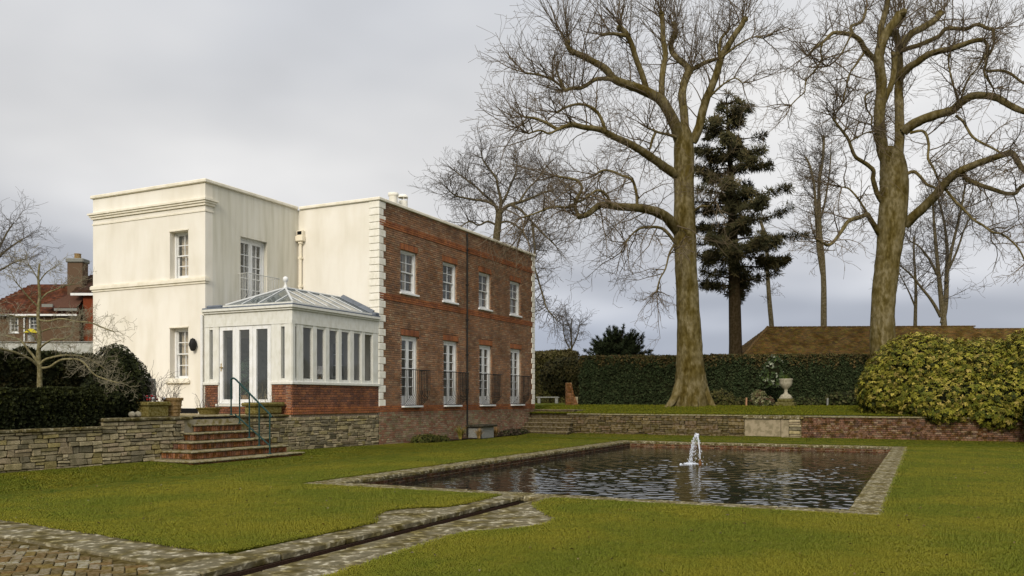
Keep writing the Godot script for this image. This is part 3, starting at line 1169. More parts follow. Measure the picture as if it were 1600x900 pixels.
func build_pool() -> void:
	var x0 := 6.2
	var x1 := 15.54
	var z0 := -8.02
	var z1 := 10.24
	var t := thing("pool_surround", "rectangular pool edging of lichened stone slabs over brick sides", "pool edge", Vector3(10.9, 0, 1))
	var off := Transform3D(Basis(), -t.position)
	var r := [M.coping]
	slab_row(t, "coping_stone", off * Vector3(x0, 0.012, z1), off * Vector3(x0, 0.012, z0), Vector3(-0.52, 0, 0), 0.09, 0.75, r, 1)
	slab_row(t, "coping_stone", off * Vector3(x1, 0.012, z1), off * Vector3(x1, 0.012, z0), Vector3(0.5, 0, 0), 0.09, 0.6, r, 2)
	slab_row(t, "coping_stone", off * Vector3(x0 - 0.52, 0.012, z0 - 0.003), off * Vector3(x1 + 0.5, 0.012, z0 - 0.003), Vector3(0, 0, -0.5), 0.09, 0.75, r, 3)
	slab_row(t, "coping_stone", off * Vector3(x0 - 0.52, 0.012, z1 + 0.003), off * Vector3(x1 + 0.5, 0.012, z1 + 0.003), Vector3(0, 0, 0.5), 0.09, 0.7, r, 4)
	var mb := MB.new()
	for s in [[x0 - 0.3, x0 - 0.02, z0 - 0.3, z1 + 0.3], [x1 + 0.02, x1 + 0.3, z0 - 0.3, z1 + 0.3], [x0 - 0.02, x1 + 0.02, z0 - 0.3, z0 - 0.02], [x0 - 0.02, x1 + 0.02, z1 + 0.02, z1 + 0.3]]:
		mb.box(Vector3(s[0], -1.0, s[2]), Vector3(s[1], -0.08, s[3]), off)
	mb.box(Vector3(x0 - 0.3, -1.1, z0 - 0.3), Vector3(x1 + 0.3, -1.003, z1 + 0.3), off)
	part("pool_wall", mb.done(), M.mortar_pale, t)
	var xs := []
	var cs := []
	bricks(frame_of(Vector3(x0 - 0.012, -0.305, z1), Vector3(0, 0, -1)), z1 - z0, 0.225, [], OLD_DARK, [], xs, cs)
	bricks(frame_of(Vector3(x0, -0.305, z0 - 0.012), Vector3(1, 0, 0)), x1 - x0, 0.225, [], OLD, [], xs, cs)
	bricks(frame_of(Vector3(x1 + 0.012, -0.305, z0), Vector3(0, 0, 1)), z1 - z0, 0.225, [], OLD_DARK, [], xs, cs)
	bricks(frame_of(Vector3(x1, -0.305, z1 + 0.012), Vector3(-1, 0, 0)), x1 - x0, 0.225, [], OLD, [], xs, cs)
	many("brickwork", unit_brick, M.brick_mossy, xs, cs, t, off)
	# the water, with wind ripples and rings spreading from the fountain
	var f := FastNoiseLite.new()
	f.seed = 21
	f.frequency = 1.0
	f.fractal_octaves = 3
	var nx := 170
	var nz := 330
	var hs := PackedFloat32Array()
	hs.resize((nx + 1) * (nz + 1))
	for j in nz + 1:
		for i in nx + 1:
			var x := x0 - 0.015 + (x1 - x0 + 0.03) * i / nx
			var z := z0 - 0.015 + (z1 - z0 + 0.03) * j / nz
			var dx := x - 10.62
			var dz := z - 0.05
			var d := sqrt(dx * dx + dz * dz)
			var rings := 0.0075 * sin(d * 11.0 + 1.5 * f.get_noise_2d(x * 0.6, z * 0.6)) * exp(-d * 0.22) * smooth(0.0, 0.6, d)
			var calm := 0.28 + 0.72 * smooth(0.4, 4.2, x - x0 + 0.16 * (z - z0))
			var wind := f.get_noise_2d(x * 2.2 + z * 0.3, z * 3.2 - x * 0.3) * 0.0085 + f.get_noise_2d(x * 4.4 + 31.0, z * 6.2) * 0.0034
			var gust := 0.62 + 0.5 * smooth(-0.35, 0.3, f.get_noise_2d(x * 0.28 + 9.0, z * 0.2))
			hs[j * (nx + 1) + i] = rings + wind * calm * gust
	var w := MB.new()
	var sx := (x1 - x0 + 0.03) / nx
	var sz := (z1 - z0 + 0.03) / nz
	for j in nz + 1:
		for i in nx + 1:
			var k := j * (nx + 1) + i
			w.v.append(Vector3(x0 - 0.015 + sx * i, WATER + hs[k], z0 - 0.015 + sz * j))
			var gx := (hs[j * (nx + 1) + mini(i + 1, nx)] - hs[j * (nx + 1) + maxi(i - 1, 0)]) / (2 * sx)
			var gz := (hs[mini(j + 1, nz) * (nx + 1) + i] - hs[maxi(j - 1, 0) * (nx + 1) + i]) / (2 * sz)
			w.n.append(Vector3(-gx, 1, -gz).normalized())
			w.c.append(Color.WHITE)
	for j in nz:
		for i in nx:
			var k := j * (nx + 1) + i
			w.ix.append_array([k, k + 1, k + nx + 1, k + 1, k + nx + 2, k + nx + 1])
	struct("water", w.done(), M.water)


func build_fountain() -> void:
	var at := Vector3(10.86, WATER, -0.07)
	var t := thing("fountain", "small fountain jet rising from an orange brown nozzle in the pool", "fountain", at)
	var mb := MB.new()
	mb.lathe(PackedVector2Array([Vector2(0.05, -0.1), Vector2(0.05, 0.02), Vector2(0.04, 0.05), Vector2(0.026, 0.09), Vector2(0.024, 0.15), Vector2(0.0, 0.15)]), 12)
	part("nozzle", mb.done(), mat("rusty nozzle", lin(0.13, 0.06, 0.02), 0.6), t)
	var r := RandomNumberGenerator.new()
	r.seed = 8
	var jet := MB.new()
	var p := PackedVector3Array()
	var q := PackedFloat32Array()
	for i in 15:
		var f := i / 14.0
		p.append(Vector3(-0.075 * f * f - 0.012 * f, 0.14 + 0.70 * f, 0.0) + Vector3(r.randfn(), 0, r.randfn()) * 0.004 * f)
		q.append(0.013 + 0.013 * f)
	jet.tube(p, q, 9, true, 0.12, r)
	for i in 16:
		jet.lump(Vector3(-0.10, 0.82, 0) + Vector3(r.randfn() * 0.03, r.randfn() * 0.025, r.randfn() * 0.03), Vector3.ONE * r.randf_range(0.014, 0.032), 7, 5, 0.2, r)
	part("jet", jet.done(), M.spray, t)
	# falling water, in drops that thin out on the way down
	var drop := MB.new()
	drop.lump(Vector3.ZERO, Vector3(1, 1.6, 1), 6, 4, 0.1, r)
	var xs := []
	var cs := []
	for i in 430:
		var f := sqrt(r.randf())
		var a := r.randfn() * 0.35 + PI
		if r.randf() < 0.22:
			a = r.randf() * TAU
		var reach := r.randf_range(0.16, 0.24) if r.randf() < 0.75 else r.randf_range(0.0, 0.2)
		var o := Vector3(-0.1, 0.84, 0) + Vector3(cos(a) * reach * f, -0.84 * f * f + 0.02, sin(a) * reach * f) + Vector3(r.randfn(), r.randfn(), r.randfn()) * 0.012
		if o.y < 0.0:
			continue
		xs.append(Transform3D(Basis.from_scale(Vector3.ONE * r.randf_range(0.004, 0.010)), o))
		cs.append(Color.WHITE)
	for i in 200:
		var a := r.randf() * TAU
		var d := absf(r.randfn()) * 0.15
		xs.append(Transform3D(Basis.from_scale(Vector3(1.6, 0.45, 1.6) * r.randf_range(0.006, 0.017)), Vector3(-0.27 + cos(a) * d, 0.006 + absf(r.randfn()) * 0.02 * exp(-d * 6.0), sin(a) * d * 1.2)))
		cs.append(Color.WHITE)
	many("spray", drop.done(), M.spray, xs, cs, t)


# ---------------------------------------------------------------- rill and brick paving in front
func build_rill() -> void:
	var t := thing("rill", "narrow stone edged water channel running up to the pool", "water channel", Vector3(10.6, 0, 14.5))
	var off := Transform3D(Basis(), -t.position)
	slab_row(t, "paving_slab", off * Vector3(10.42, 0.004, 10.76), off * Vector3(10.40, 0.004, 19.6), Vector3(-0.46, 0, 0), 0.08, 1.0, [M.paving], 11)
	slab_row(t, "paving_slab", off * Vector3(9.955, 0.0, 11.0), off * Vector3(9.935, 0.0, 16.2), Vector3(-0.62, 0, 0), 0.08, 0.8, [M.paving], 12)
	slab_row(t, "paving_slab", off * Vector3(10.82, 0.004, 10.76), off * Vector3(10.84, 0.004, 19.6), Vector3(0.5, 0, 0), 0.08, 1.05, [M.paving], 13)
	slab_row(t, "paving_slab", off * Vector3(11.325, 0.0, 10.9), off * Vector3(11.345, 0.0, 19.6), Vector3(0.95, 0, 0), 0.08, 0.9, [M.paving], 14)
	var mb := MB.new()
	mb.box(Vector3(10.2, -0.45, 10.8), Vector3(10.43, -0.078, 19.6), off)
	mb.box(Vector3(10.81, -0.45, 10.8), Vector3(11.0, -0.078, 19.6), off)
	mb.box(Vector3(10.2, -0.5, 10.7), Vector3(11.0, -0.451, 19.6), off)
	part("channel_wall", mb.done(), mat("wet brick", lin(0.05, 0.028, 0.018), 0.7, M.brick.albedo_texture, Vector3(2, 2, 2)), t)
	var w := MB.new()
	w.quad(Vector3(10.43, -0.30, 19.6), Vector3(10.81, -0.30, 19.6), Vector3(10.81, -0.30, 10.8), Vector3(10.43, -0.30, 10.8))
	struct("channel_water", w.done(), M.water)
	# paving at the near left: a stone margin and bricks laid in herringbone
	var pv := thing("brick_pavement", "mossy herringbone brick pavement with a stone margin at the lawn corner", "pavement", Vector3(8, 0, 18))
	pv.set_meta("kind", "structure")
	var po := Transform3D(Basis(), -pv.position)
	var along := Vector3(4.66, 0, 0.59).normalized()
	slab_row(pv, "paving_slab", po * (Vector3(5.2, 0.002, 16.3) - along * 3.2), po * Vector3(9.93, 0.002, 16.9), Vector3(-0.09, 0, 0.72), 0.08, 1.0, [M.paving], 15)
	var bed := MB.new()
	bed.box(Vector3(1.5, -0.09, 16.2), Vector3(9.93, -0.032, 21.5), po)
	part("bedding", bed.done(), mat("mossy joints", lin(0.085, 0.065, 0.022), 1.0, M.brick_mossy.albedo_texture, Vector3(0.9, 0.9, 0.9)), pv)
	var kinds := []
	for i in 5:
		var b := MB.new()
		b.block(Vector3(-0.104, -0.06, -0.049), Vector3(0.104, 0.0, 0.049), 0.007, Transform3D(), 0.004, rng)
		kinds.append(b.done())
	var mats := []
	for q in [[0.16, 0.12, 0.06], [0.14, 0.10, 0.05], [0.19, 0.155, 0.10], [0.15, 0.10, 0.045], [0.20, 0.17, 0.125], [0.12, 0.095, 0.05], [0.16, 0.12, 0.045], [0.25, 0.23, 0.18]]:
		mats.append(mat("mossy paver", lin(q[0], q[1], q[2]), 0.95, M.brick_mossy.albedo_texture, Vector3(1.7, 1.7, 1.7), M.tread.heightmap_texture, 0.5))
	var spots := []
	var u := 0.108
	var rot := Basis(UP, PI / 4 + 0.1)
	for i in range(-60, 60):
		for j in range(-20, 20):
			# herringbone of 2 by 1 pavers on a grid of u
			for k in 2:
				var gx := i + j * 4 + (0.0 if k == 0 else 0.0)
				var c := Vector3.ZERO
				var turned := k == 1
				if k == 0:
					c = Vector3((i + 4.0 * j) * u + u, 0, i * u + u * 0.5)
				else:
					c = Vector3((i + 4.0 * j) * u + 2.5 * u, 0, i * u + u * 1.0 - u)
					c.z = i * u + 0.0
				var w3 := rot * c + Vector3(8.0, 0, 18.6)
				var inner := (w3 - Vector3(5.2, 0, 16.36)).dot(Vector3(-0.09, 0, 0.72).normalized())
				if inner < 0.83 or w3.x > 9.84 or w3.z > 21.0 or w3.x < 2.0:
					continue
				spots.append([w3.distance_to(cam_at) - 0.35 * w3.x, w3, turned])
	spots.sort_custom(func(a, b): return a[0] < b[0])
	var xs := []
	var cs := []
	var n := 0
	for s in spots:
		var w3: Vector3 = s[1]
		var b: Basis = rot * Basis(UP, PI / 2 if s[2] else 0.0)
		var tt := po * Transform3D(b, w3 + Vector3(0, rng.randf_range(-0.012, -0.001), 0))
		# what the camera's frame can hold, nearest first
		var rel := w3 - cam_at
		var fwd := Vector3(-sin(YAW), 0, -cos(YAW))
		var depth := rel.dot(fwd)
		var right := rel.dot(Vector3(cos(YAW), 0, -sin(YAW)))
		if n < 290 and depth > 7.2 and right / depth > -0.64:
			part("brick", kinds[n % 5], mats[rng.randi() % 8], pv, tt)
			n += 1
		elif depth > 3.0 and depth < 16.0:
			xs.append(tt)
			cs.append(pick([[0.24, 0.16, 0.05], [0.20, 0.13, 0.05], [0.27, 0.20, 0.10]]))
	many("brickwork", kinds[0], M.brick_mossy, xs, cs, pv)


# ---------------------------------------------------------------- the house
func build_house() -> void:
	var base := Vector3(-4.2, 1.2, -4.0)
	var t := thing("country_house", "cream stucco and red brick two storey house with white quoins and flat parapet", "house", base)
	var off := Transform3D(Basis(), -base)
	var top := 8.36
	var g := 0.3
	# openings, in each wall's own frame
	var fw := frame_of(Vector3(-8.55, 0.9, 4.33), Vector3(1, 0, 0))          # cream front
	var front_holes := [Rect2(3.58, 5.46 - 0.9, 0.80, 1.49), Rect2(3.58, 2.27 - 0.9, 0.80, 1.63)]
	var sw := frame_of(Vector3(-3.45, 0.9, 4.029), Vector3(0, 0, -1))          # its flank
	var side_holes := [Rect2(1.2, 4.72 - 0.9, 1.24, 2.23), Rect2(0.6, 1.5 - 0.9, 2.6, 2.15)]
	var gw := frame_of(Vector3(-3.45, 0.9, 0.0), Vector3(1, 0, 0))            # gable above the conservatory
	var gable_holes := [Rect2(1.25, 2.3 - 0.9, 0.75, 1.45)]
	var bw := frame_of(Vector3(0, -0.15, 0), Vector3(0, 0, -1))               # brick front to the garden
	var brick_holes := []
	var zs := [1.31, 4.20, 7.10, 10.0]
	for z in zs:
		brick_holes.append(Rect2(z, 5.42 + 0.15, 1.06, 1.5))
	for z in zs:
		brick_holes.append(Rect2(z + 0.06, 1.42 + 0.15, 1.08, 2.48))
	var a := MB.new()
	panel(a, off * fw, 5.1, top - 0.9, front_holes, g)
	part("front_wall", a.done(), M.stucco, t)
	a = MB.new()
	panel(a, off * sw, 4.029 - 0.002, top - 0.9, side_holes, g)
	part("flank_wall", a.done(), M.stucco_weathered, t)
	a = MB.new()
	panel(a, off * gw, 3.43, top - 0.9, gable_holes, g)
	part("gable_wall", a.done(), M.stucco, t)
	a = MB.new()
	panel(a, off * bw.translated(Vector3(-0.045, 0, 0)), 12.58, top + 0.15, brick_holes, g)
	part("garden_wall_core", a.done(), M.mortar, t)
	# hidden outer walls, floors and roof close the rooms
	a = MB.new()
	a.box(Vector3(-8.55, 0.9, -12.58), Vector3(-8.25, top, 4.03), off)
	a.box(Vector3(-8.25, 0.9, -12.58), Vector3(-0.36, top, -12.28), off)
	part("back_wall", a.done(), M.stucco, t)
	a = MB.new()
	for y in [[4.4, 4.62], [7.9, 8.1]]:
		a.box(Vector3(-8.24, y[0], -12.27), Vector3(-0.36, y[1], -0.31), off)
		a.box(Vector3(-8.24, y[0], -0.309), Vector3(-3.76, y[1], 4.02), off)
	part("ceiling", a.done(), M.interior, t)
	a = MB.new()
	a.box(Vector3(-8.24, 1.2, -12.27), Vector3(-0.36, 1.36, -0.31), off)
	a.box(Vector3(-8.24, 1.2, -0.30), Vector3(-3.76, 1.36, 4.02), off)
	part("floor", a.done(), M.inner_floor, t)
	a = MB.new()
	a.box(Vector3(-4.6, 1.37, -12.27), Vector3(-4.45, 4.39, -0.32), off)
	a.box(Vector3(-4.6, 4.63, -12.27), Vector3(-4.45, 7.89, -0.32), off)
	a.box(Vector3(-8.24, 1.37, 0.3), Vector3(-3.77, 4.39, 0.42), off)
	a.box(Vector3(-8.24, 4.63, 0.3), Vector3(-3.77, 7.89, 0.42), off)
	for z in [-3.2, -6.1, -9.0]:
		a.box(Vector3(-4.44, 1.37, z - 0.06), Vector3(-0.36, 4.39, z + 0.06), off)
		a.box(Vector3(-4.44, 4.63, z - 0.06), Vector3(-0.36, 7.89, z + 0.06), off)
	part("inner_wall", a.done(), M.interior, t)
	# parapet coping
	a = MB.new()
	for c in [[-8.62, -3.38, 4.05, 4.40], [-3.66, -3.38, 0.07, 4.05], [-3.38, 0.07, -0.28, 0.07], [-0.28, 0.07, -12.65, -0.28], [-8.62, -8.3, -12.65, 4.05], [-8.3, -0.28, -12.65, -12.3]]:
		a.block(Vector3(c[0], top + 0.002, c[2]), Vector3(c[1], top + 0.11, c[3]), 0.018, off)
	part("parapet_coping", a.done(), M.trim, t)
	# mouldings of the cream front: a cornice and a string course, returned round the corner
	a = MB.new()
	for q in [[7.66, 7.735, 0.05, 0.36], [7.735, 7.80, 0.09, 0.40], [7.80, 7.86, 0.13, 0.44], [7.47, 7.52, 0.02, 0.33]]:
		a.box(Vector3(-8.55 - q[2], q[0], 4.332), Vector3(-3.449 + q[2], q[1], 4.332 + q[2]), off)
		a.box(Vector3(-3.449, q[0], 4.332 - q[3]), Vector3(-3.449 + q[2], q[1], 4.331), off)
	part("cornice", a.done(), M.trim, t)
	a = MB.new()
	for q in [[5.24, 5.31, 0.03, 0.12], [5.31, 5.40, 0.07, 0.15], [5.40, 5.44, 0.05, 0.13]]:
		a.box(Vector3(-8.55 - q[2], q[0], 4.332), Vector3(-3.449 + q[2], q[1], 4.332 + q[2]), off)
		a.box(Vector3(-3.449, q[0], 4.332 - q[3]), Vector3(-3.449 + q[2], q[1], 4.331), off)
	part("string_course", a.done(), M.trim, t)
	# shadow gap at the foot of the cream front, painted as a black strip
	a = MB.new()
	a.box(Vector3(-8.55, 1.21, 4.332), Vector3(-3.75, 1.36, 4.345), off)
	part("painted_shadow_gap", a.done(), M.dark, t)
	# garden front brickwork
	var xs := []
	var cs := []
	var arches := []
	for h in brick_holes:
		arches.append(Rect2(h.position.x - 0.05, h.end.y, h.size.x + 0.1, 0.225))
	var holes: Array = brick_holes + arches
	var bands := [[7.50 + 0.15, 7.73 + 0.15, 0.02, ORANGE], [5.05 + 0.15, 5.29 + 0.15, 0.02, ORANGE], [1.19 + 0.15, 1.40 + 0.15, 0.03, ORANGE], [-1.0, 1.19 + 0.15, 0.022, PINK]]
	bricks(off * bw, 12.58, top + 0.15, holes, RED, bands, xs, cs)
	many("brickwork", unit_brick, M.brick, xs, cs, t)
	for r in arches:
		xs = []
		cs = []
		bricks(off * bw * Transform3D(Basis(), Vector3(r.position.x, r.position.y, 0.006)), r.size.x, r.size.y, [], ORANGE, [], xs, cs, true)
		many("brick_arch", unit_brick, M.brick, xs, cs, t)
	# quoins at both ends
	for k in 29:
		var y := 1.40 + 0.24 * k
		var y1 := minf(y + 0.228, top)
		var long := k % 2 == 0
		var q := MB.new()
		q.block(Vector3(-0.40 if long else -0.40, y, -0.37 if long else -0.24), Vector3(0.025, y1, 0.028), 0.014, off)
		part("quoin", q.done(), M.quoin, t)
		q = MB.new()
		q.block(Vector3(-0.3, y, -12.61), Vector3(0.03, y1, -12.25 if long else -12.36), 0.014, off)
		part("quoin", q.done(), M.quoin, t)
	# windows
	for h in front_holes:
		var w := sash_window(t, off * fw * Transform3D(Basis(), Vector3(h.position.x, h.position.y, 0)), h.size.x, h.size.y, 0.2, 0.0)
		w.set_meta("label", "cream curtained sash window in the stucco front")
		curtain(t, off * fw, h.position.x + 0.08, h.position.x + 0.34, h.position.y, h.end.y, -0.42, M.curtain)
		curtain(t, off * fw, h.end.x - 0.3, h.end.x - 0.06, h.position.y, h.end.y, -0.42, M.curtain)
	a = MB.new()
	a.block(Vector3(-5.1, 2.14, 4.332), Vector3(-4.08, 2.26, 4.42), 0.02, off)
	a.block(Vector3(-5.02, 2.26, 4.2), Vector3(-4.14, 2.30, 4.36), 0.01, off)
	part("window_sill", a.done(), M.trim, t)
	a = MB.new()
	for d in [[-4.99, 6.95, -4.15, 6.99], [-4.99, 3.90, -4.15, 3.94]]:
		a.box(Vector3(d[0], d[1], 4.332), Vector3(d[2], d[3], 4.35), off)
	part("window_hood", a.done(), M.trim, t)
	var up := french_window(t, off * sw * Transform3D(Basis(), Vector3(1.2, 4.72 - 0.9, 0)), 1.24, 2.23, 0.14, 5, 2, 0.12)
	up.set_meta("label", "upper french window above the conservatory roof")
	curtain(t, off * sw, 1.9, 2.38, 3.85, 6.05, -0.45, M.net)
	french_window(t, off * gw * Transform3D(Basis(), Vector3(1.25, 1.4, 0)), 0.75, 1.45, 0.1, 3, 1, 0.1)
	railing(t, off * sw * Transform3D(Basis(), Vector3(1.08, 4.76 - 0.9, 0.01)), 1.48, 0.95, 0.42, M.pale_iron, 0.009)
	for i in 4:
		var h: Rect2 = brick_holes[i]
		sash_window(t, off * bw * Transform3D(Basis(), Vector3(h.position.x, h.position.y, 0)), h.size.x, h.size.y, 0.08, 0.07)
		if i == 2:
			curtain(t, off * bw, h.position.x + 0.06, h.end.x - 0.06, h.position.y, h.position.y + 0.72, -0.4, M.net)
		elif i != 1:
			curtain(t, off * bw, h.position.x + 0.06, h.position.x + 0.3, h.position.y, h.end.y, -0.45, M.net)
			curtain(t, off * bw, h.end.x - 0.3, h.end.x - 0.06, h.position.y, h.end.y, -0.45, M.curtain)
	for i in 4:
		var h: Rect2 = brick_holes[4 + i]
		french_window(t, off * bw * Transform3D(Basis(), Vector3(h.position.x, h.position.y, 0)), h.size.x, h.size.y, 0.09, 6, 1, 0.3)
		var s := MB.new()
		s.block(Vector3(h.position.x - 0.06, h.position.y - 0.07, -0.1), Vector3(h.end.x + 0.12, h.position.y - 0.003, 0.16), 0.012, off * bw)
		part("door_sill", s.done(), M.white, t)
		railing(t, off * bw * Transform3D(Basis(), Vector3(h.position.x - 0.02, h.position.y + 0.01, 0.02)), h.size.x + 0.12, 1.25, 0.42, M.iron, 0.0105)
	# rainwater pipes
	a = MB.new()
	bar(a, Vector3(0.05, 8.3, -6.02), Vector3(0.05, 0.2, -6.02), 0.035, 8)
	for y in [7.6, 6.2, 4.8, 3.4, 2.0]:
		a.box(Vector3(0.0, y, -6.075), Vector3(0.09, y + 0.05, -5.965))
	part("rainwater_pipe", a.done(), M.iron, t, off)
	a = MB.new()
	a.block(Vector3(-3.44, 7.22, 0.004), Vector3(-3.12, 7.42, 0.2), 0.02)
	a.block(Vector3(-3.40, 7.42, 0.004), Vector3(-3.14, 7.60, 0.17), 0.01)
	a.block(Vector3(-3.36, 7.13, 0.02), Vector3(-3.2, 7.22, 0.15), 0.02)
	part("rainwater_hopper", a.done(), M.pipe, t, off)
	a = MB.new()
	a.box(Vector3(-3.36, 7.45, 0.171), Vector3(-3.17, 7.57, 0.176))  # black plate painting the shade inside the hopper
	part("painted_hopper_mouth", a.done(), M.dark, t, off)
	a = MB.new()
	bar(a, Vector3(-3.29, 7.14, 0.08), Vector3(-3.29, 4.4, 0.08), 0.05, 10)
	for y in [6.6, 5.6]:
		a.box(Vector3(-3.36, y, 0.004), Vector3(-3.22, y + 0.07, 0.14))
	part("rainwater_pipe", a.done(), M.pipe, t, off)
	a = MB.new()
	bar(a, Vector3(-3.52, 4.25, 4.40), Vector3(-3.52, 1.22, 4.40), 0.045, 10)
	part("rainwater_pipe", a.done(), M.white, t, off)
	# chimney behind the parapet: low stack with two pots
	a = MB.new()
	a.block(Vector3(-1.75, 8.1, -4.6), Vector3(-1.0, 8.78, -2.45), 0.03)
	var ch := part("chimney", a.done(), M.concrete, t, off)
	a = MB.new()
	a.lathe(PackedVector2Array([Vector2(0.17, 8.78), Vector2(0.16, 9.24), Vector2(0.2, 9.26), Vector2(0.2, 9.36), Vector2(0.13, 9.36), Vector2(0.13, 9.0)]), 16, Transform3D(Basis(), Vector3(-1.35, 0, -2.85)))
	part("chimney_pot", a.done(), M.quoin, ch)
	a = MB.new()
	var hood := Transform3D(Basis(), Vector3(-1.35, 0, -3.5))
	a.lathe(PackedVector2Array([Vector2(0.19, 8.78), Vector2(0.18, 9.2), Vector2(0.15, 9.2), Vector2(0.15, 9.0)]), 16, hood)
	part("chimney_pot", a.done(), M.quoin, ch)
	a = MB.new()
	a.lathe(PackedVector2Array([Vector2(0.2, 9.33), Vector2(0.19, 9.39), Vector2(0.12, 9.45), Vector2(0.0, 9.47)]), 16, hood)
	for k in 4:
		var an := TAU * (k + 0.5) / 4
		bar(a, Vector3(-1.35 + cos(an) * 0.16, 9.18, -3.5 + sin(an) * 0.16), Vector3(-1.35 + cos(an) * 0.17, 9.35, -3.5 + sin(an) * 0.17), 0.014, 5)
	part("chimney_cowl", a.done(), M.quoin, ch)
	# oval lantern on the cream front
	a = MB.new()
	var lt := Transform3D(Basis(), Vector3(-3.86, 3.34, 4.44))
	a.lathe(PackedVector2Array([Vector2(0.0, -0.2), Vector2(0.04, -0.19), Vector2(0.09, -0.12), Vector2(0.11, 0.0), Vector2(0.09, 0.12), Vector2(0.05, 0.18), Vector2(0.0, 0.21)]), 14, lt)
	a.box(Vector3(-3.90, 3.26, 4.332), Vector3(-3.82, 3.42, 4.36))
	bar(a, Vector3(-3.86, 3.34, 4.35), Vector3(-3.86, 3.34, 4.42), 0.02)
	for k in 8:
		var an := TAU * k / 8
		bar_path(a, [lt * Vector3(cos(an) * 0.05, -0.19, sin(an) * 0.05), lt * Vector3(cos(an) * 0.12, 0, sin(an) * 0.12), lt * Vector3(cos(an) * 0.06, 0.18, sin(an) * 0.06)], 0.008, 4)
	part("wall_lantern", a.done(), M.iron, t, off)


func build_conservatory() -> void:
	var base := Vector3(-1.7, 1.2, 2.1)
	var t := thing("conservatory", "white timber conservatory with hipped glass roof on a brick plinth", "conservatory", base)
	var off := Transform3D(Basis(), -base)
	var ff := frame_of(Vector3(-3.45, 0, 4.36), Vector3(1, 0, 0))     # door side
	var fs := frame_of(Vector3(0.0, 0, 4.36), Vector3(0, 0, -1))      # garden side
	# plinth
	var a := MB.new()
	panel(a, off * ff.translated(Vector3(0, 1.1, -0.045)), 0.56, 0.98, [], 0.2)
	panel(a, off * ff.translated(Vector3(2.68, 1.1, -0.045)), 0.72, 0.98, [], 0.2)
	panel(a, off * fs.translated(Vector3(-0.045, -0.1, 0)), 4.33, 2.18, [], 0.2)
	panel(a, off * ff.translated(Vector3(0.562, 1.1, -0.046)), 2.11, 0.36, [], 0.2)
	part("plinth_core", a.done(), M.mortar, t)
	var xs := []
	var cs := []
	var deep := [[0.37, 0.165, 0.095], [0.42, 0.185, 0.10], [0.32, 0.145, 0.09], [0.45, 0.20, 0.10], [0.26, 0.13, 0.09]]
	bricks(off * ff.translated(Vector3(0.02, 1.13, 0)), 0.54, 0.95, [], deep, [], xs, cs)
	bricks(off * ff.translated(Vector3(2.68, 1.19, 0)), 0.77, 0.89, [], deep, [[0.0, 0.22, 0.02, ORANGE]], xs, cs)
	bricks(off * ff.translated(Vector3(0.56, 1.13, 0)), 2.12, 0.3, [], deep, [], xs, cs)
	bricks(off * fs.translated(Vector3(0, 1.19, 0)), 4.33, 0.89, [], deep, [[0.0, 0.22, 0.025, ORANGE]], xs, cs)
	many("brickwork", unit_brick, M.brick, xs, cs, t)
	# cill
	a = MB.new()
	a.block(Vector3(-0.02, 2.08, -0.18), Vector3(0.6, 2.17, 0.06), 0.012, off * ff)
	a.block(Vector3(2.68, 2.08, -0.18), Vector3(3.51, 2.17, 0.06), 0.012, off * ff)
	a.block(Vector3(-0.045, 2.081, -0.18), Vector3(4.34, 2.171, 0.061), 0.012, off * fs)
	part("sill", a.done(), M.joinery, t)
	# garden side: frame and seven lights
	a = MB.new()
	var spans := [[0.08, 0.21], [0.52, 0.90], [1.15, 1.49], [1.75, 2.13], [2.36, 2.73], [3.00, 3.35], [3.59, 3.98]]
	var x := -0.02
	for s in spans:
		a.box(Vector3(x, 2.172, -0.11), Vector3(s[0] - 0.035, 3.86, 0.0), off * fs)
		a.box(Vector3(s[0] - 0.035, 2.26, -0.085), Vector3(s[0], 3.78, -0.02), off * fs)
		a.box(Vector3(s[1], 2.26, -0.085), Vector3(s[1] + 0.035, 3.78, -0.02), off * fs)
		a.box(Vector3(s[0] - 0.035, 2.172, -0.085), Vector3(s[1] + 0.035, 2.26, -0.02), off * fs)
		a.box(Vector3(s[0] - 0.035, 3.78, -0.085), Vector3(s[1] + 0.035, 3.86, -0.02), off * fs)
		x = s[1] + 0.035
	a.box(Vector3(x, 2.172, -0.11), Vector3(4.33, 3.86, 0.0), off * fs)
	a.box(Vector3(-0.022, 3.86, -0.12), Vector3(4.33, 3.97, 0.012), off * fs)
	var frame := part("window_frame", a.done(), M.joinery, t)
	for s in spans:
		pane(frame, 0, 0, 1, 1, 0)
		var p: MeshInstance3D = frame.get_child(frame.get_child_count() - 1)
		p.transform = off * fs * Transform3D(Basis.from_scale(Vector3(s[1] - s[0], 3.78 - 2.26, 1)), Vector3(s[0], 2.26, -0.05))
	# door side
	a = MB.new()
	for s in [[0.0, 0.2, 2.172], [0.34, 0.59, 2.172], [2.66, 3.03, 2.172], [3.17, 3.47, 2.172]]:
		a.box(Vector3(s[0], s[2], -0.11), Vector3(s[1], 3.86, -0.003), off * ff)
	for s in [[0.2, 0.34], [3.03, 3.17]]:
		a.box(Vector3(s[0], 2.172, -0.1), Vector3(s[1], 2.26, -0.015), off * ff)
		a.box(Vector3(s[0], 3.78, -0.1), Vector3(s[1], 3.86, -0.015), off * ff)
	a.box(Vector3(0.55, 1.5, -0.11), Vector3(0.60, 2.17, -0.004), off * ff)
	a.box(Vector3(2.64, 1.5, -0.11), Vector3(2.69, 2.17, -0.004), off * ff)
	a.box(Vector3(0.0, 3.86, -0.12), Vector3(3.46, 3.97, 0.008), off * ff)
	a.box(Vector3(0.5, 1.43, -0.12), Vector3(2.75, 1.5, 0.05), off * ff)
	var dframe := part("door_frame", a.done(), M.joinery, t)
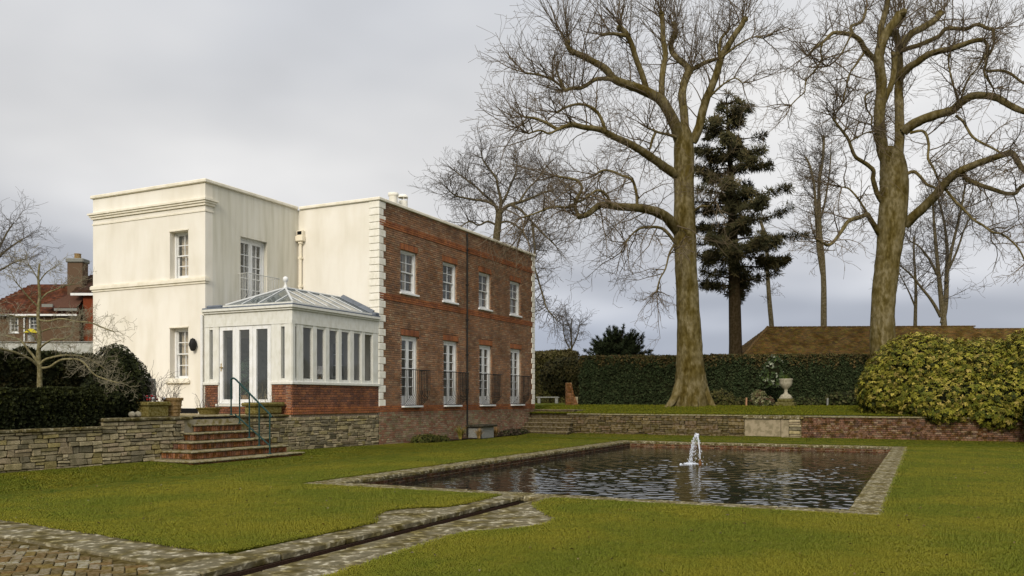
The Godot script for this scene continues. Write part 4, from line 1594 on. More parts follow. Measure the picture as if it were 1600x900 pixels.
	for s in [[0.2, 0.34], [3.03, 3.17]]:
		pane(dframe, 0, 0, 1, 1, 0)
		var p: MeshInstance3D = dframe.get_child(dframe.get_child_count() - 1)
		p.transform = off * ff * Transform3D(Basis.from_scale(Vector3(s[1] - s[0], 1.52, 1)), Vector3(s[0], 2.26, -0.06))
	for k in 3:
		var d := MB.new()
		var x0: float = [0.605, 1.27, 1.94][k]
		var x1: float = [1.265, 1.93, 2.635][k]
		var st: float = 0.13
		d.box(Vector3(x0, 1.51, -0.08), Vector3(x0 + st, 3.85, -0.02))
		d.box(Vector3(x1 - st, 1.51, -0.08), Vector3(x1, 3.85, -0.02))
		d.box(Vector3(x0 + st, 1.51, -0.08), Vector3(x1 - st, 1.64, -0.02))
		d.box(Vector3(x0 + st, 3.74, -0.08), Vector3(x1 - st, 3.85, -0.02))
		var leaf := part("door", d.done(), M.white, t, off * ff)
		pane(leaf, x0 + st, 1.64, x1 - st, 3.74, -0.05)
		if k == 0:
			var h := MB.new()
			h.box(Vector3(x0 + 0.05, 2.5, -0.02), Vector3(x0 + 0.085, 2.74, -0.008))
			h.box(Vector3(x0 + 0.055, 2.6, -0.008), Vector3(x0 + 0.17, 2.625, 0.035))
			part("handle", h.done(), M.brass, leaf)
	# frieze, cornice and lead
	a = MB.new()
	a.box(Vector3(-0.02, 3.97, -0.14), Vector3(3.455, 4.27, -0.004), off * ff)
	a.box(Vector3(0.141, 3.97, -0.14), Vector3(4.33, 4.27, 0.004), off * fs)
	for q in [[4.27, 4.33, 0.05], [4.33, 4.40, 0.10]]:
		a.box(Vector3(-0.04, q[0], -0.2), Vector3(3.45 + q[2], q[1], q[2]), off * ff)
		a.box(Vector3(0.201, q[0], -0.2), Vector3(4.33, q[1], q[2]), off * fs)
	part("frieze", a.done(), M.joinery, t)
	a = MB.new()
	a.block(Vector3(-3.5, 4.402, 0.0), Vector3(0.07, 4.45, 4.42), 0.01, off)
	a.block(Vector3(-3.45, 4.451, 0.003), Vector3(-2.85, 4.54, 4.3), 0.03, off)
	a.block(Vector3(-0.19, 4.451, 0.003), Vector3(0.03, 4.56, 0.24), 0.03, off)
	part("lead_flat", a.done(), M.lead, t)
	# glazed lantern roof: hipped at the door end, against the gable at the other
	var e0 := Vector3(-2.78, 4.52, 4.16)
	var e1 := Vector3(-0.16, 4.52, 4.16)
	var e2 := Vector3(-0.16, 4.52, 0.02)
	var e3 := Vector3(-2.78, 4.52, 0.02)
	var r0 := Vector3(-1.47, 5.12, 2.95)
	var r1 := Vector3(-1.47, 5.12, 0.02)
	a = MB.new()
	a.box(Vector3(-2.84, 4.451, 4.04), Vector3(-0.10, 4.52, 4.22), off)
	a.box(Vector3(-0.22, 4.451, 0.25), Vector3(-0.10, 4.52, 4.04), off)
	a.box(Vector3(-2.84, 4.451, 0.02), Vector3(-2.72, 4.52, 4.04), off)
	part("roof_curb", a.done(), M.joinery, t)
	a = MB.new()
	for q in [[e0, r0], [e1, r0], [r0, r1]]:
		bar(a, off * (q[0] + Vector3(0, 0.02, 0)), off * (q[1] + Vector3(0, 0.02, 0)), 0.034, 8)
	for k in range(1, 4):
		var f := k / 4.0
		var p := e0.lerp(e1, f)
		var hgt: float = 1.0 - absf(f - 0.5) * 2.0
		bar(a, off * (p + Vector3(0, 0.015, 0)), off * (Vector3(p.x, lerpf(4.52, 5.12, hgt), lerpf(4.16, 2.95, hgt)) + Vector3(0, 0.015, 0)), 0.019, 6)
	for k in 7:
		var z: float = 3.72 - 0.6 * k
		var hgt: float = clampf((4.16 - z) / 1.21, 0.0, 1.0)
		for s in [[e1.x, 1.0], [e0.x, -1.0]]:
			bar(a, off * Vector3(s[0], 4.535, z), off * Vector3(lerpf(s[0], -1.47, hgt), lerpf(4.535, 5.135, hgt), z), 0.018, 6)
	var raf := part("rafters", a.done(), mat("grey glazing bars", lin(0.5, 0.51, 0.5), 0.4), t)
	for q in [[e0, e1, r0, r0], [e1, e2, r1, r0], [e3, e0, r0, r1]]:
		var p := MB.new()
		if q[2] == q[3]:
			p.tri(off * q[0], off * q[1], off * q[2])
		else:
			p.quad(off * q[0], off * q[1], off * q[2], off * q[3])
		part("roof_pane", p.done(), M.roof_glass, raf)
	a = MB.new()
	for q in [[e2, r1], [e3, r1]]:
		var d: Vector3 = q[1] - q[0]
		var up := Vector3(0, 0.13, 0)
		a.quad(off * (q[0] + Vector3(0, 0.01, 0.22)), off * (q[1] + Vector3(0, 0.01, 0.22)), off * (q[1] + up), off * (q[0] + up))
		a.quad(off * (q[0] + up), off * (q[1] + up), off * (q[1] + up + Vector3(0, 0, -0.015)), off * (q[0] + up + Vector3(0, 0, -0.015)))
	part("lead_flashing", a.done(), M.lead, t)
	a = MB.new()
	a.lathe(PackedVector2Array([Vector2(0.06, 5.12), Vector2(0.06, 5.2), Vector2(0.035, 5.22), Vector2(0.03, 5.30), Vector2(0.045, 5.32), Vector2(0.075, 5.36), Vector2(0.085, 5.41), Vector2(0.075, 5.46), Vector2(0.04, 5.49), Vector2(0.0, 5.5)]), 16, off * Transform3D(Basis(), Vector3(-1.47, 0, 2.95)))
	part("finial", a.done(), M.white, t)
	a = MB.new()
	a.box(Vector3(-3.44, 1.36, 0.01), Vector3(-0.12, 1.42, 4.12), off)
	part("floor", a.done(), M.inner_floor, t)
	# what one sees inside
	var sofa := thing("sofa", "brown cushioned sofa seen through the conservatory windows", "sofa", Vector3(-1.0, 1.42, 2.0))
	a = MB.new()
	a.block(Vector3(-0.4, 0.12, -0.95), Vector3(0.42, 0.45, 0.95), 0.05)
	part("seat", a.done(), mat("brown cloth", lin(0.09, 0.05, 0.03), 0.95), sofa)
	a = MB.new()
	a.block(Vector3(0.25, 0.45, -0.95), Vector3(0.45, 0.9, 0.95), 0.06)
	part("backrest", a.done(), M.core, sofa)
	for s in [-1, 1]:
		a = MB.new()
		a.block(Vector3(-0.4, 0.1, s * 1.05 - 0.1), Vector3(0.44, 0.66, s * 1.05 + 0.1), 0.05)
		part("armrest", a.done(), M.core, sofa)
	var lamp := thing("table_lamp", "unlit table lamp with a cream shade behind the conservatory glass", "lamp", Vector3(-0.55, 2.16, 2.42))
	a = MB.new()
	a.lathe(PackedVector2Array([Vector2(0.0, 0.0), Vector2(0.09, 0.0), Vector2(0.09, 0.03), Vector2(0.03, 0.05), Vector2(0.05, 0.15), Vector2(0.02, 0.24), Vector2(0.012, 0.3)]), 12)
	part("base", a.done(), M.pot, lamp)
	a = MB.new()
	a.lathe(PackedVector2Array([Vector2(0.2, 0.27), Vector2(0.13, 0.52)]), 16)
	part("lamp_shade", a.done(), M.net, lamp)
	var stand := thing("lamp_table", "small wooden table carrying the lamp in the conservatory", "table", Vector3(-0.55, 1.42, 2.42))
	a = MB.new()
	a.block(Vector3(-0.25, 0.7, -0.25), Vector3(0.25, 0.738, 0.25), 0.01)
	part("table_top", a.done(), M.inner_floor, stand)
	for s in [[-1, -1], [-1, 1], [1, -1], [1, 1]]:
		a = MB.new()
		bar(a, Vector3(s[0] * 0.2, 0, s[1] * 0.2), Vector3(s[0] * 0.2, 0.7, s[1] * 0.2), 0.02)
		part("leg", a.done(), M.inner_floor, stand)
	var chest := thing("wooden_chest", "orange brown wooden chest just inside the conservatory doors", "chest", Vector3(-1.75, 1.42, 1.4))
	a = MB.new()
	a.block(Vector3(-0.75, 0.0, -0.3), Vector3(0.75, 0.62, 0.3), 0.02)
	part("body", a.done(), mat("waxed wood", lin(0.30, 0.12, 0.035), 0.5, M.inner_floor.albedo_texture, Vector3(0.5, 3, 3)), chest)
	a = MB.new()
	a.block(Vector3(-0.79, 0.62, -0.33), Vector3(0.79, 0.67, 0.33), 0.015)
	part("lid", a.done(), M.inner_floor, chest)
	var r := RandomNumberGenerator.new()
	r.seed = 4
	var plant := bush("house_plant", "tall dark leafy pot plant inside the left conservatory door", "plant", Vector3(-2.72, 1.42, 3.3), [[Vector3(0, 1.0, 0), Vector3(0.22, 0.5, 0.22)], [Vector3(0.05, 0.6, 0), Vector3(0.2, 0.3, 0.2)]], 160, 0.16, [[0.03, 0.06, 0.03], [0.04, 0.08, 0.05]], 3)
	a = MB.new()
	a.lathe(PackedVector2Array([Vector2(0.0, 0.0), Vector2(0.14, 0.0), Vector2(0.19, 0.36), Vector2(0.16, 0.36)]), 14)
	part("pot", a.done(), M.pot, plant)


# ---------------------------------------------------------------- terrace wall, steps, handrail
func build_terrace() -> void:
	var t := thing("terrace_wall", "pale coursed stone retaining wall of the terrace with stone coping", "retaining wall", Vector3(0, 0, 7))
	var off := Transform3D(Basis(), -t.position)
	var core := MB.new()
	core.box(Vector3(-0.4, -0.2, 10.68), Vector3(-0.072, 0.96, 15.2), off)
	core.box(Vector3(-0.4, -0.2, 0.0), Vector3(-0.073, 1.13, 10.68), off)
	part("wall_core", core.done(), M.mortar_pale, t)
	rubble(t, off * frame_of(Vector3(0, -0.02, 14.6), Vector3(0, 0, -1)), 14.6 - 10.68, 0.98, M.stones, 0.25, 0.105, 51)
	rubble(t, off * frame_of(Vector3(0, -0.02, 10.68), Vector3(0, 0, -1)), 10.68 - 8.35, 1.15, M.stones, 0.26, 0.12, 52)
	rubble(t, off * frame_of(Vector3(0, -0.02, 6.1), Vector3(0, 0, -1)), 6.1 - 0.02, 1.14, M.stones, 0.25, 0.105, 53, true)
	slab_row(t, "coping_stone", off * Vector3(0.05, 1.035, 14.6), off * Vector3(0.05, 1.035, 10.70), Vector3(-0.42, 0, 0), 0.07, 0.9, [M.coping], 61)
	slab_row(t, "coping_stone", off * Vector3(0.05, 1.215, 10.69), off * Vector3(0.05, 1.215, 8.1), Vector3(-0.42, 0, 0), 0.07, 0.8, [M.coping], 62)
	slab_row(t, "coping_stone", off * Vector3(0.05, 1.205, 6.35), off * Vector3(0.05, 1.205, 4.5), Vector3(-0.42, 0, 0), 0.06, 0.7, [M.coping], 63)
	# steps: treads of stone on brick risers, returned at both ends
	var s := thing("garden_steps", "brick and stone garden steps with returned ends rising to the terrace", "steps", Vector3(0.6, 0, 7.4))
	var so := Transform3D(Basis(), -s.position)
	var lv := [[0.0, 1.40, 5.45, 9.40], [0.2, 1.05, 5.70, 9.10], [0.4, 0.70, 5.90, 8.75], [0.6, 0.36, 6.15, 8.38], [0.8, 0.06, 6.35, 8.05]]
	var xs := []
	var cs := []
	var brickset := [[0.34, 0.15, 0.085], [0.26, 0.125, 0.08], [0.31, 0.16, 0.10], [0.20, 0.11, 0.08], [0.38, 0.18, 0.095]]
	var corem := MB.new()
	for k in 5:
		var q: Array = lv[k]
		var y: float = q[0] + 0.02
		var d := 0.05
		corem.box(Vector3(-0.35, y - 0.12, q[2] + d + 0.02), Vector3(q[1] - d - 0.02, y + 0.145, q[3] - d - 0.02), so)
		bricks(so * frame_of(Vector3(q[1] - d, y, q[3] - d), Vector3(0, 0, -1)), q[3] - q[2] - 2 * d, 0.14, [], brickset, [], xs, cs, true)
		bricks(so * frame_of(Vector3(-0.05, y, q[3] - d), Vector3(1, 0, 0)), q[1] - d + 0.05, 0.14, [], brickset, [], xs, cs, true)
		bricks(so * frame_of(Vector3(q[1] - d, y, q[2] + d), Vector3(-1, 0, 0)), q[1] - d + 0.05, 0.14, [], brickset, [], xs, cs, true)
		var w := 0.42
		slab_row(s, "tread", so * Vector3(q[1], y + 0.19, q[3]), so * Vector3(q[1], y + 0.19, q[2]), Vector3(-w, 0, 0), 0.045, 0.8, [M.tread], 70 + k)
		if q[1] > 0.5:
			slab_row(s, "tread", so * Vector3(q[1] - w - 0.005, y + 0.188, q[3]), so * Vector3(-0.05, y + 0.188, q[3]), Vector3(0, 0, -w), 0.045, 0.7, [M.tread], 80 + k)
			slab_row(s, "tread", so * Vector3(q[1] - w - 0.005, y + 0.188, q[2]), so * Vector3(-0.05, y + 0.188, q[2]), Vector3(0, 0, w), 0.045, 0.7, [M.tread], 90 + k)
	part("step_core", corem.done(), M.mortar_pale, s)
	many("riser_bricks", unit_brick, M.brick_mossy, xs, cs, s)
	# slate riser below the terrace edge
	var a := MB.new()
	a.block(Vector3(-0.34, 1.02, 6.5), Vector3(-0.29, 1.2, 7.9), 0.006, so)
	part("top_riser", a.done(), mat("slate riser", lin(0.22, 0.21, 0.21), 0.8, M.concrete.albedo_texture, Vector3(1, 4, 4)), s)
	slab_row(s, "edge_stone", so * Vector3(-0.27, 1.222, 8.1), so * Vector3(-0.27, 1.222, 6.36), Vector3(-0.4, 0, 0), 0.05, 0.6, [M.tread], 99)
	# handrail
	var h := thing("iron_handrail", "blue green iron handrail down the right side of the garden steps", "handrail", Vector3(0.5, 0.2, 6.65))
	var ho := Transform3D(Basis(), -h.position)
	var z := 6.62
	var rail := MB.new()
	bar_path(rail, [Vector3(-0.14, 2.19, z), Vector3(-0.05, 2.21, z), Vector3(0.03, 2.17, z), Vector3(1.2, 1.26, z), Vector3(1.26, 1.18, z)], 0.026, 8)
	part("top_rail", rail.done(), M.green_iron, h, ho)
	rail = MB.new()
	bar_path(rail, [Vector3(0.0, 1.24, z), Vector3(1.2, 0.44, z)], 0.02, 8)
	part("lower_rail", rail.done(), M.green_iron, h, ho)
	for k in 5:
		var x: float = [-0.14, 0.16, 0.5, 0.84, 1.2][k]
		var topy: float = [2.19, 2.06, 1.8, 1.535, 1.26][k]
		var foot: float = [1.22, 1.0, 0.62, 0.42, 0.22][k]
		var p := MB.new()
		bar(p, Vector3(x, foot, z), Vector3(x, topy, z), 0.021, 8)
		p.lathe(PackedVector2Array([Vector2(0.05, 0), Vector2(0.05, 0.015), Vector2(0.022, 0.03)]), 8, Transform3D(Basis(), Vector3(x, foot, z)))
		part("post", p.done(), M.green_iron, h, ho)


func build_back_wall() -> void:
	var t := thing("garden_wall", "low retaining wall of rubble stone and old brick behind the pool", "retaining wall", Vector3(11, 0, -11.9))
	var off := Transform3D(Basis(), -t.position)
	var a := MB.new()
	a.box(Vector3(2.1, -0.2, -12.3), Vector3(24.0, 0.93, -11.872), off)
	a.box(Vector3(1.95, -0.2, -12.9), Vector3(2.2, 0.92, -12.3), off)
	part("wall_core", a.done(), M.mortar_pale, t)
	rubble(t, off * frame_of(Vector3(2.1, 0.04, -11.8), Vector3(1, 0, 0)), 7.75, 0.9, M.old_stones, 0.36, 0.125, 151)
	# smooth slab between a rough pier and the brick length
	a = MB.new()
	a.block(Vector3(9.87, 0.03, -11.9), Vector3(11.3, 0.83, -11.80), 0.02, off)
	a.block(Vector3(11.31, 0.03, -11.9), Vector3(11.62, 0.83, -11.797), 0.02, off)
	part("stone_panel", a.done(), M.panel, t)
	rubble(t, off * frame_of(Vector3(11.63, 0.04, -11.78), Vector3(1, 0, 0)), 0.45, 0.8, M.stones, 0.3, 0.16, 153)
	var xs := []
	var cs := []
	bricks(off * frame_of(Vector3(12.1, 0.03, -11.8), Vector3(1, 0, 0)), 11.8, 0.9, [], [[0.25, 0.135, 0.09], [0.20, 0.11, 0.08], [0.28, 0.165, 0.11], [0.15, 0.095, 0.07], [0.33, 0.235, 0.165]], [], xs, cs)
	many("brickwork", unit_brick, M.brick_mossy, xs, cs, t)
	slab_row(t, "coping_stone", off * Vector3(2.0, 1.0, -11.74), off * Vector3(9.8, 1.0, -11.74), Vector3(0, 0, -0.5), 0.06, 0.8, [M.tread], 161)
	slab_row(t, "coping_stone", off * Vector3(9.81, 0.985, -11.73), off * Vector3(12.2, 0.985, -11.73), Vector3(0, 0, -0.5), 0.14, 0.8, [M.coping], 162)
	slab_row(t, "coping_stone", off * Vector3(12.21, 0.98, -11.74), off * Vector3(23.9, 0.98, -11.74), Vector3(0, 0, -0.5), 0.06, 0.75, [M.tread], 163)
	# steps up beside the house
	var s := thing("stone_steps", "worn dark stone steps between the house corner and the garden wall", "steps", Vector3(1.1, 0, -12))
	var so := Transform3D(Basis(), -s.position)
	for k in 6:
		var z := -10.75 - 0.33 * k
		var y := 0.03 + 0.19 * k
		var x1: float = 2.45 - 0.07 * k
		slab_row(s, "tread", so * Vector3(0.06, y + 0.19, z), so * Vector3(x1, y + 0.19, z), Vector3(0, 0, -0.40), 0.055, 0.8, [M.tread_dark], 170 + k)
		a = MB.new()
		a.box(Vector3(0.07, y - 0.1, z - 0.42), Vector3(x1 - 0.03, y + 0.134, z - 0.03), so)
		part("riser", a.done(), M.old_stones[2], s)
	a = MB.new()
	a.box(Vector3(0.05, 0.9, -14.5), Vector3(2.05, 1.15, -12.8), so)
	part("landing", a.done(), M.tread_dark, s)
	# brick pier at the end of the hedge
	var p := thing("brick_pier", "weathered brick buttress at the end of the clipped hedge", "pier", Vector3(-0.2, 1.15, -17.0), YAW)
	a = MB.new()
	a.box(Vector3(0.02, 0.0, -0.5), Vector3(0.30, 1.35, -0.045))
	a.box(Vector3(0.30, 0.0, -0.5), Vector3(0.62, 0.62, -0.046))
	part("pier_core", a.done(), M.mortar_pale, p)
	xs = []
	cs = []
	var orange := [[0.36, 0.17, 0.08], [0.30, 0.14, 0.07], [0.40, 0.22, 0.12], [0.25, 0.13, 0.07]]
	for k in 18:
		var w: float = 0.30 + 0.42 * pow(1.0 - k / 18.0, 1.6)
		bricks(frame_of(Vector3(0, 0.075 * k, 0), Vector3(1, 0, 0)), w, 0.075, [], orange, [], xs, cs)
		bricks(frame_of(Vector3(0, 0.075 * k, -0.5), Vector3(0, 0, 1)), 0.48, 0.075, [], orange, [], xs, cs)
	many("brickwork", unit_brick, M.brick_mossy, xs, cs, p)


# ---------------------------------------------------------------- plants and small things near the house
const DARK_LEAF := [[0.017, 0.021, 0.008], [0.013, 0.017, 0.006], [0.021, 0.025, 0.009], [0.011, 0.014, 0.006]]


func strap_plant(called: String, label: String, at: Vector3, n: int, l: float, cols: Array, sd: int, group := "") -> void:
	var r := RandomNumberGenerator.new()
	r.seed = sd
	var t := thing(called, label, "plant", at, 0.0, group)
	var mb := MB.new()
	for i in n:
		var a := r.randf() * TAU
		var d := Vector3(cos(a), 0, sin(a))
		var s := d.cross(UP) * r.randf_range(0.012, 0.024)
		var ll := l * r.randf_range(0.6, 1.1)
		var lean := r.randf_range(0.15, 0.8)
		mb.col = mixed(cols, r, 0.25)
		var p := d * r.randf() * 0.07
		for k in 4:
			var f0 := k / 4.0
			var f1 := (k + 1) / 4.0
			var a0 := p + d * lean * ll * f0 * f0 + UP * ll * (f0 - 0.45 * lean * f0 * f0)
			var a1 := p + d * lean * ll * f1 * f1 + UP * ll * (f1 - 0.45 * lean * f1 * f1)
			mb.quad(a0 - s * (1 - f0 * 0.8), a0 + s * (1 - f0 * 0.8), a1 + s * (1 - f1 * 0.95), a1 - s * (1 - f1 * 0.95))
	part("leaves", mb.done(), M.leaf_dull, t)


func bare_stems(t: Node3D, called: String, n: int, l: float, rad: float, spread: float, sd: int, m: Material, at := Vector3.ZERO) -> void:
	var r := RandomNumberGenerator.new()
	r.seed = sd
	var mb := MB.new()
	var o := {"wander": 0.16, "lift": 0.02, "levels": 1, "kids": 1, "chance": 0.5, "follow": 0.6, "tip": rad * 0.5}
	for i in n:
		grow(mb, at + Vector3(r.randfn(), 0, r.randfn()) * spread * 0.25, (UP + Vector3(r.randfn(), 0, r.randfn()) * 0.3).normalized(), l * r.randf_range(0.5, 1.1), rad, 0, o, r)
	part(called, mb.done(), m, t, Transform3D(), true)


func pot_shape(mb: MB, r0: float, r1: float, h: float) -> void:
	mb.lathe(PackedVector2Array([Vector2(0.0, 0.0), Vector2(r0, 0.0), Vector2(r0 * 1.02, 0.01), Vector2(lerpf(r0, r1, 0.8), h * 0.84), Vector2(r1 * 1.06, h * 0.85), Vector2(r1 * 1.07, h * 0.99), Vector2(r1 * 1.04, h), Vector2(r1 * 0.92, h), Vector2(r1 * 0.9, h * 0.86), Vector2(0.0, h * 0.86)]), 24)


func build_terrace_things() -> void:
	hedge("box_hedge", "low dark clipped hedge along the top of the left terrace wall", Vector3(-0.08, 1.04, 15.0), PI / 2, Vector3(4.42, 0.80, 0.85), 8200, 0.055, DARK_LEAF, [[0.036, 0.04, 0.011], [0.026, 0.03, 0.010], [0.02, 0.023, 0.008]], 201, "", 0.0, 0.04)
	hedge("yew_hedge", "tall dark hedge behind the bare pale tree on the terrace", Vector3(-2.6, 1.1, 16.0), PI / 2, Vector3(7.2, 1.68, 0.9), 9000, 0.07, [[0.02, 0.023, 0.008], [0.034, 0.03, 0.01], [0.016, 0.019, 0.007]], [[0.045, 0.05, 0.015], [0.03, 0.034, 0.012]], 202, "", 0.0, 0.1)
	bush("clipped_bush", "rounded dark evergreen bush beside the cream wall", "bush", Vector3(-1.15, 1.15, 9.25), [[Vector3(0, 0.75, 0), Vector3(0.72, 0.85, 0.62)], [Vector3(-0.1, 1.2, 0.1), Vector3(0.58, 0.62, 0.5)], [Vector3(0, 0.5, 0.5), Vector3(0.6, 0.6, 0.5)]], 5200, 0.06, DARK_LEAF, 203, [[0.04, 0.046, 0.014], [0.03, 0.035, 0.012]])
	# planters along the terrace edge
	var r := RandomNumberGenerator.new()
	r.seed = 31
	var t := thing("stone_trough", "mossy rectangular stone trough planter next to the rounded bush", "planter", Vector3(-0.45, 1.216, 8.92))
	var a := MB.new()
	a.block(Vector3(-0.2, 0.0, -0.32), Vector3(0.2, 0.27, 0.30), 0.015, Transform3D(), 0.006, r)
	a.block(Vector3(-0.235, 0.271, -0.36), Vector3(0.235, 0.37, 0.34), 0.02, Transform3D(), 0.006, r)
	part("basin", a.done(), M.trough, t)
	a = MB.new()
	a.box(Vector3(-0.19, 0.3, -0.31), Vector3(0.19, 0.376, 0.29))
	part("soil", a.done(), M.soil, t)
	bare_stems(t, "stems", 26, 0.75, 0.007, 0.45, 9, M.twig_grey, Vector3(0, 0.37, 0))
	a = MB.new()
	for i in 26:
		a.col = Color(0.32, 0.03, 0.03) if i % 4 else Color(0.5, 0.5, 0.5)
		a.lump(Vector3(r.randf_range(-0.16, 0.16), 0.42 + r.randf() * 0.1, r.randf_range(-0.28, 0.32)), Vector3.ONE * r.randf_range(0.015, 0.035), 6, 4, 0.25, r)
	part("flowers", a.done(), M.leaf_dull, t)
	t = thing("tall_pot", "round ribbed terracotta pot with bare stems at the terrace edge", "plant pot", Vector3(-0.40, 1.216, 8.34))
	a = MB.new()
	pot_shape(a, 0.16, 0.235, 0.47)
	for y in [0.12, 0.2, 0.28]:
		a.lathe(PackedVector2Array([Vector2(0.165 + 0.075 * y / 0.47, y - 0.015), Vector2(0.185 + 0.075 * y / 0.47, y), Vector2(0.17 + 0.075 * y / 0.47, y + 0.015)]), 24)
	part("pot", a.done(), M.pot, t)
	bare_stems(t, "stems", 16, 0.5, 0.006, 0.4, 10, M.twig_grey, Vector3(0, 0.4, 0))
	t = thing("low_pot_plant", "straggly leafless plant in a low dish by the cream wall foot", "plant pot", Vector3(-2.3, 1.2, 5.3))
	a = MB.new()
	pot_shape(a, 0.26, 0.34, 0.2)
	part("pot", a.done(), M.trough, t)
	bare_stems(t, "stems", 20, 0.45, 0.007, 0.7, 12, M.twig_grey, Vector3(0, 0.17, 0))
	t = thing("low_trough", "low mossy half round planter right of the handrail top", "planter", Vector3(-0.45, 1.2, 5.05))
	a = MB.new()
	a.block(Vector3(-0.22, 0.0, -0.55), Vector3(0.22, 0.24, 0.55), 0.05, Transform3D(), 0.015, r)
	a.block(Vector3(-0.27, 0.241, -0.62), Vector3(0.27, 0.35, 0.62), 0.03, Transform3D(), 0.01, r)
	part("basin", a.done(), M.trough, t)
	a = MB.new()
	a.box(Vector3(-0.21, 0.3, -0.55), Vector3(0.21, 0.358, 0.55))
	part("soil", a.done(), M.soil, t)
	bare_stems(t, "stems", 16, 0.34, 0.006, 0.8, 14, M.twig_pale, Vector3(0, 0.34, 0))
	t = thing("mushroom_stones", "two small pale rounded stones at the foot of the dark bush", "stones", Vector3(-0.3, 1.216, 9.55))
	for k in 2:
		a = MB.new()
		a.lump(Vector3(0, 0.07, -0.08 + 0.17 * k), Vector3(0.09, 0.075, 0.075), 10, 6, 0.06, r)
		part("stone", a.done(), M.urn, t)
	# chair against the cream wall
	t = thing("garden_chair", "grey weathered slatted garden chair partly hidden behind the bush", "chair", Vector3(-2.3, 1.2, 7.75), PI / 2)
	a = MB.new()
	for k in 6:
		var s := MB.new()
		s.block(Vector3(-0.28 + 0.095 * k, 0.42, 0.2), Vector3(-0.21 + 0.095 * k, 0.98, 0.235), 0.005)
		part("slat", s.done(), M.concrete, t)
	a.block(Vector3(-0.32, 0.93, 0.19), Vector3(0.34, 1.0, 0.24), 0.01)
	a.block(Vector3(-0.32, 0.40, -0.28), Vector3(0.34, 0.44, 0.24), 0.01)
	part("seat", a.done(), M.concrete, t)
	for s in [[-0.3, -0.25], [0.32, -0.25], [-0.3, 0.22], [0.32, 0.22]]:
		var l := MB.new()
		l.block(Vector3(s[0] - 0.025, 0.0, s[1] - 0.025), Vector3(s[0] + 0.025, 0.62 if s[1] < 0 else 0.93, s[1] + 0.025), 0.005)
		part("leg", l.done(), M.concrete, t)
	for s in [-0.3, 0.32]:
		var l := MB.new()
		l.block(Vector3(s - 0.035, 0.62, -0.29), Vector3(s + 0.035, 0.65, 0.2), 0.005)
		part("armrest", l.done(), M.concrete, t)
	# yellow bird feeder hung in the pale tree
	t = thing("bird_feeder", "bright yellow roofed bird feeder hanging in the bare pale tree", "bird feeder", Vector3(-1.9, 2.93, 11.06))
	var yellow := mat("yellow paint", lin(0.72, 0.58, 0.02), 0.5)
	a = MB.new()
	a.lathe(PackedVector2Array([Vector2(0.0, 0.34), Vector2(0.04, 0.335), Vector2(0.15, 0.25), Vector2(0.155, 0.235), Vector2(0.0, 0.25)]), 14)
	part("roof", a.done(), yellow, t)
	a = MB.new()
	a.lathe(PackedVector2Array([Vector2(0.0, 0.02), Vector2(0.07, 0.02), Vector2(0.07, 0.24)]), 12)
	part("seed_tube", a.done(), M.net, t)
	a = MB.new()
	a.lathe(PackedVector2Array([Vector2(0.0, 0.0), Vector2(0.13, 0.0), Vector2(0.14, 0.03), Vector2(0.0, 0.02)]), 14)
	part("tray", a.done(), M.pot, t)
	a = MB.new()
	bar(a, Vector3(0, 0.33, 0), Vector3(0, 0.62, 0), 0.006, 4)
	part("hook", a.done(), M.iron, t)
	# by the garden front of the house
	t = thing("stone_cistern", "grey concrete box with an overhanging dark lid against the brick wall", "cistern", Vector3(0.42, 0.08, -6.55))
	a = MB.new()
	a.block(Vector3(-0.34, 0.0, -0.5), Vector3(0.30, 0.45, 0.5), 0.012)
	part("body", a.done(), M.concrete, t)
	a = MB.new()
	a.block(Vector3(-0.40, 0.451, -0.66), Vector3(0.40, 0.54, 0.62), 0.02)
	part("lid", a.done(), mat("damp stone lid", lin(0.12, 0.115, 0.10), 0.9, M.coping.albedo_texture, Vector3(1, 1, 1)), t)
	var yel := [[0.20, 0.17, 0.03], [0.15, 0.15, 0.03], [0.26, 0.19, 0.05], [0.11, 0.12, 0.025]]
	var tan := [[0.26, 0.16, 0.06], [0.20, 0.12, 0.045], [0.15, 0.11, 0.035]]
	strap_plant("strap_leaf_plant", "yellow green strap leaved clump left of the grey cistern", Vector3(0.38, 0.10, -4.9), 90, 0.62, yel, 41)
	strap_plant("strap_leaf_plant", "browning strap leaved clump just in front of the grey cistern", Vector3(0.72, 0.10, -5.75), 70, 0.5, tan, 42)
	strap_plant("strap_leaf_plant", "tan withered clump right of the grey cistern", Vector3(0.42, 0.10, -7.8), 60, 0.5, tan, 43)
	bush("low_shrub", "low green ground cover at the left end of the flower bed", "shrub", Vector3(0.35, 0.06, -2.4), [[Vector3(0, 0.1, 0), Vector3(0.35, 0.22, 0.8)], [Vector3(0, 0.08, -0.9), Vector3(0.3, 0.17, 0.6)]], 900, 0.06, [[0.05, 0.06, 0.014], [0.08, 0.075, 0.02]], 44)
	bush("low_shrub", "straggly brown and purple border plants near the far end of the brick front", "shrub", Vector3(0.35, 0.06, -9.4), [[Vector3(0, 0.08, 0), Vector3(0.32, 0.2, 0.9)], [Vector3(0.02, 0.1, -1.0), Vector3(0.3, 0.16, 0.5)]], 800, 0.06, [[0.07, 0.045, 0.035], [0.06, 0.05, 0.03], [0.04, 0.045, 0.016]], 45)


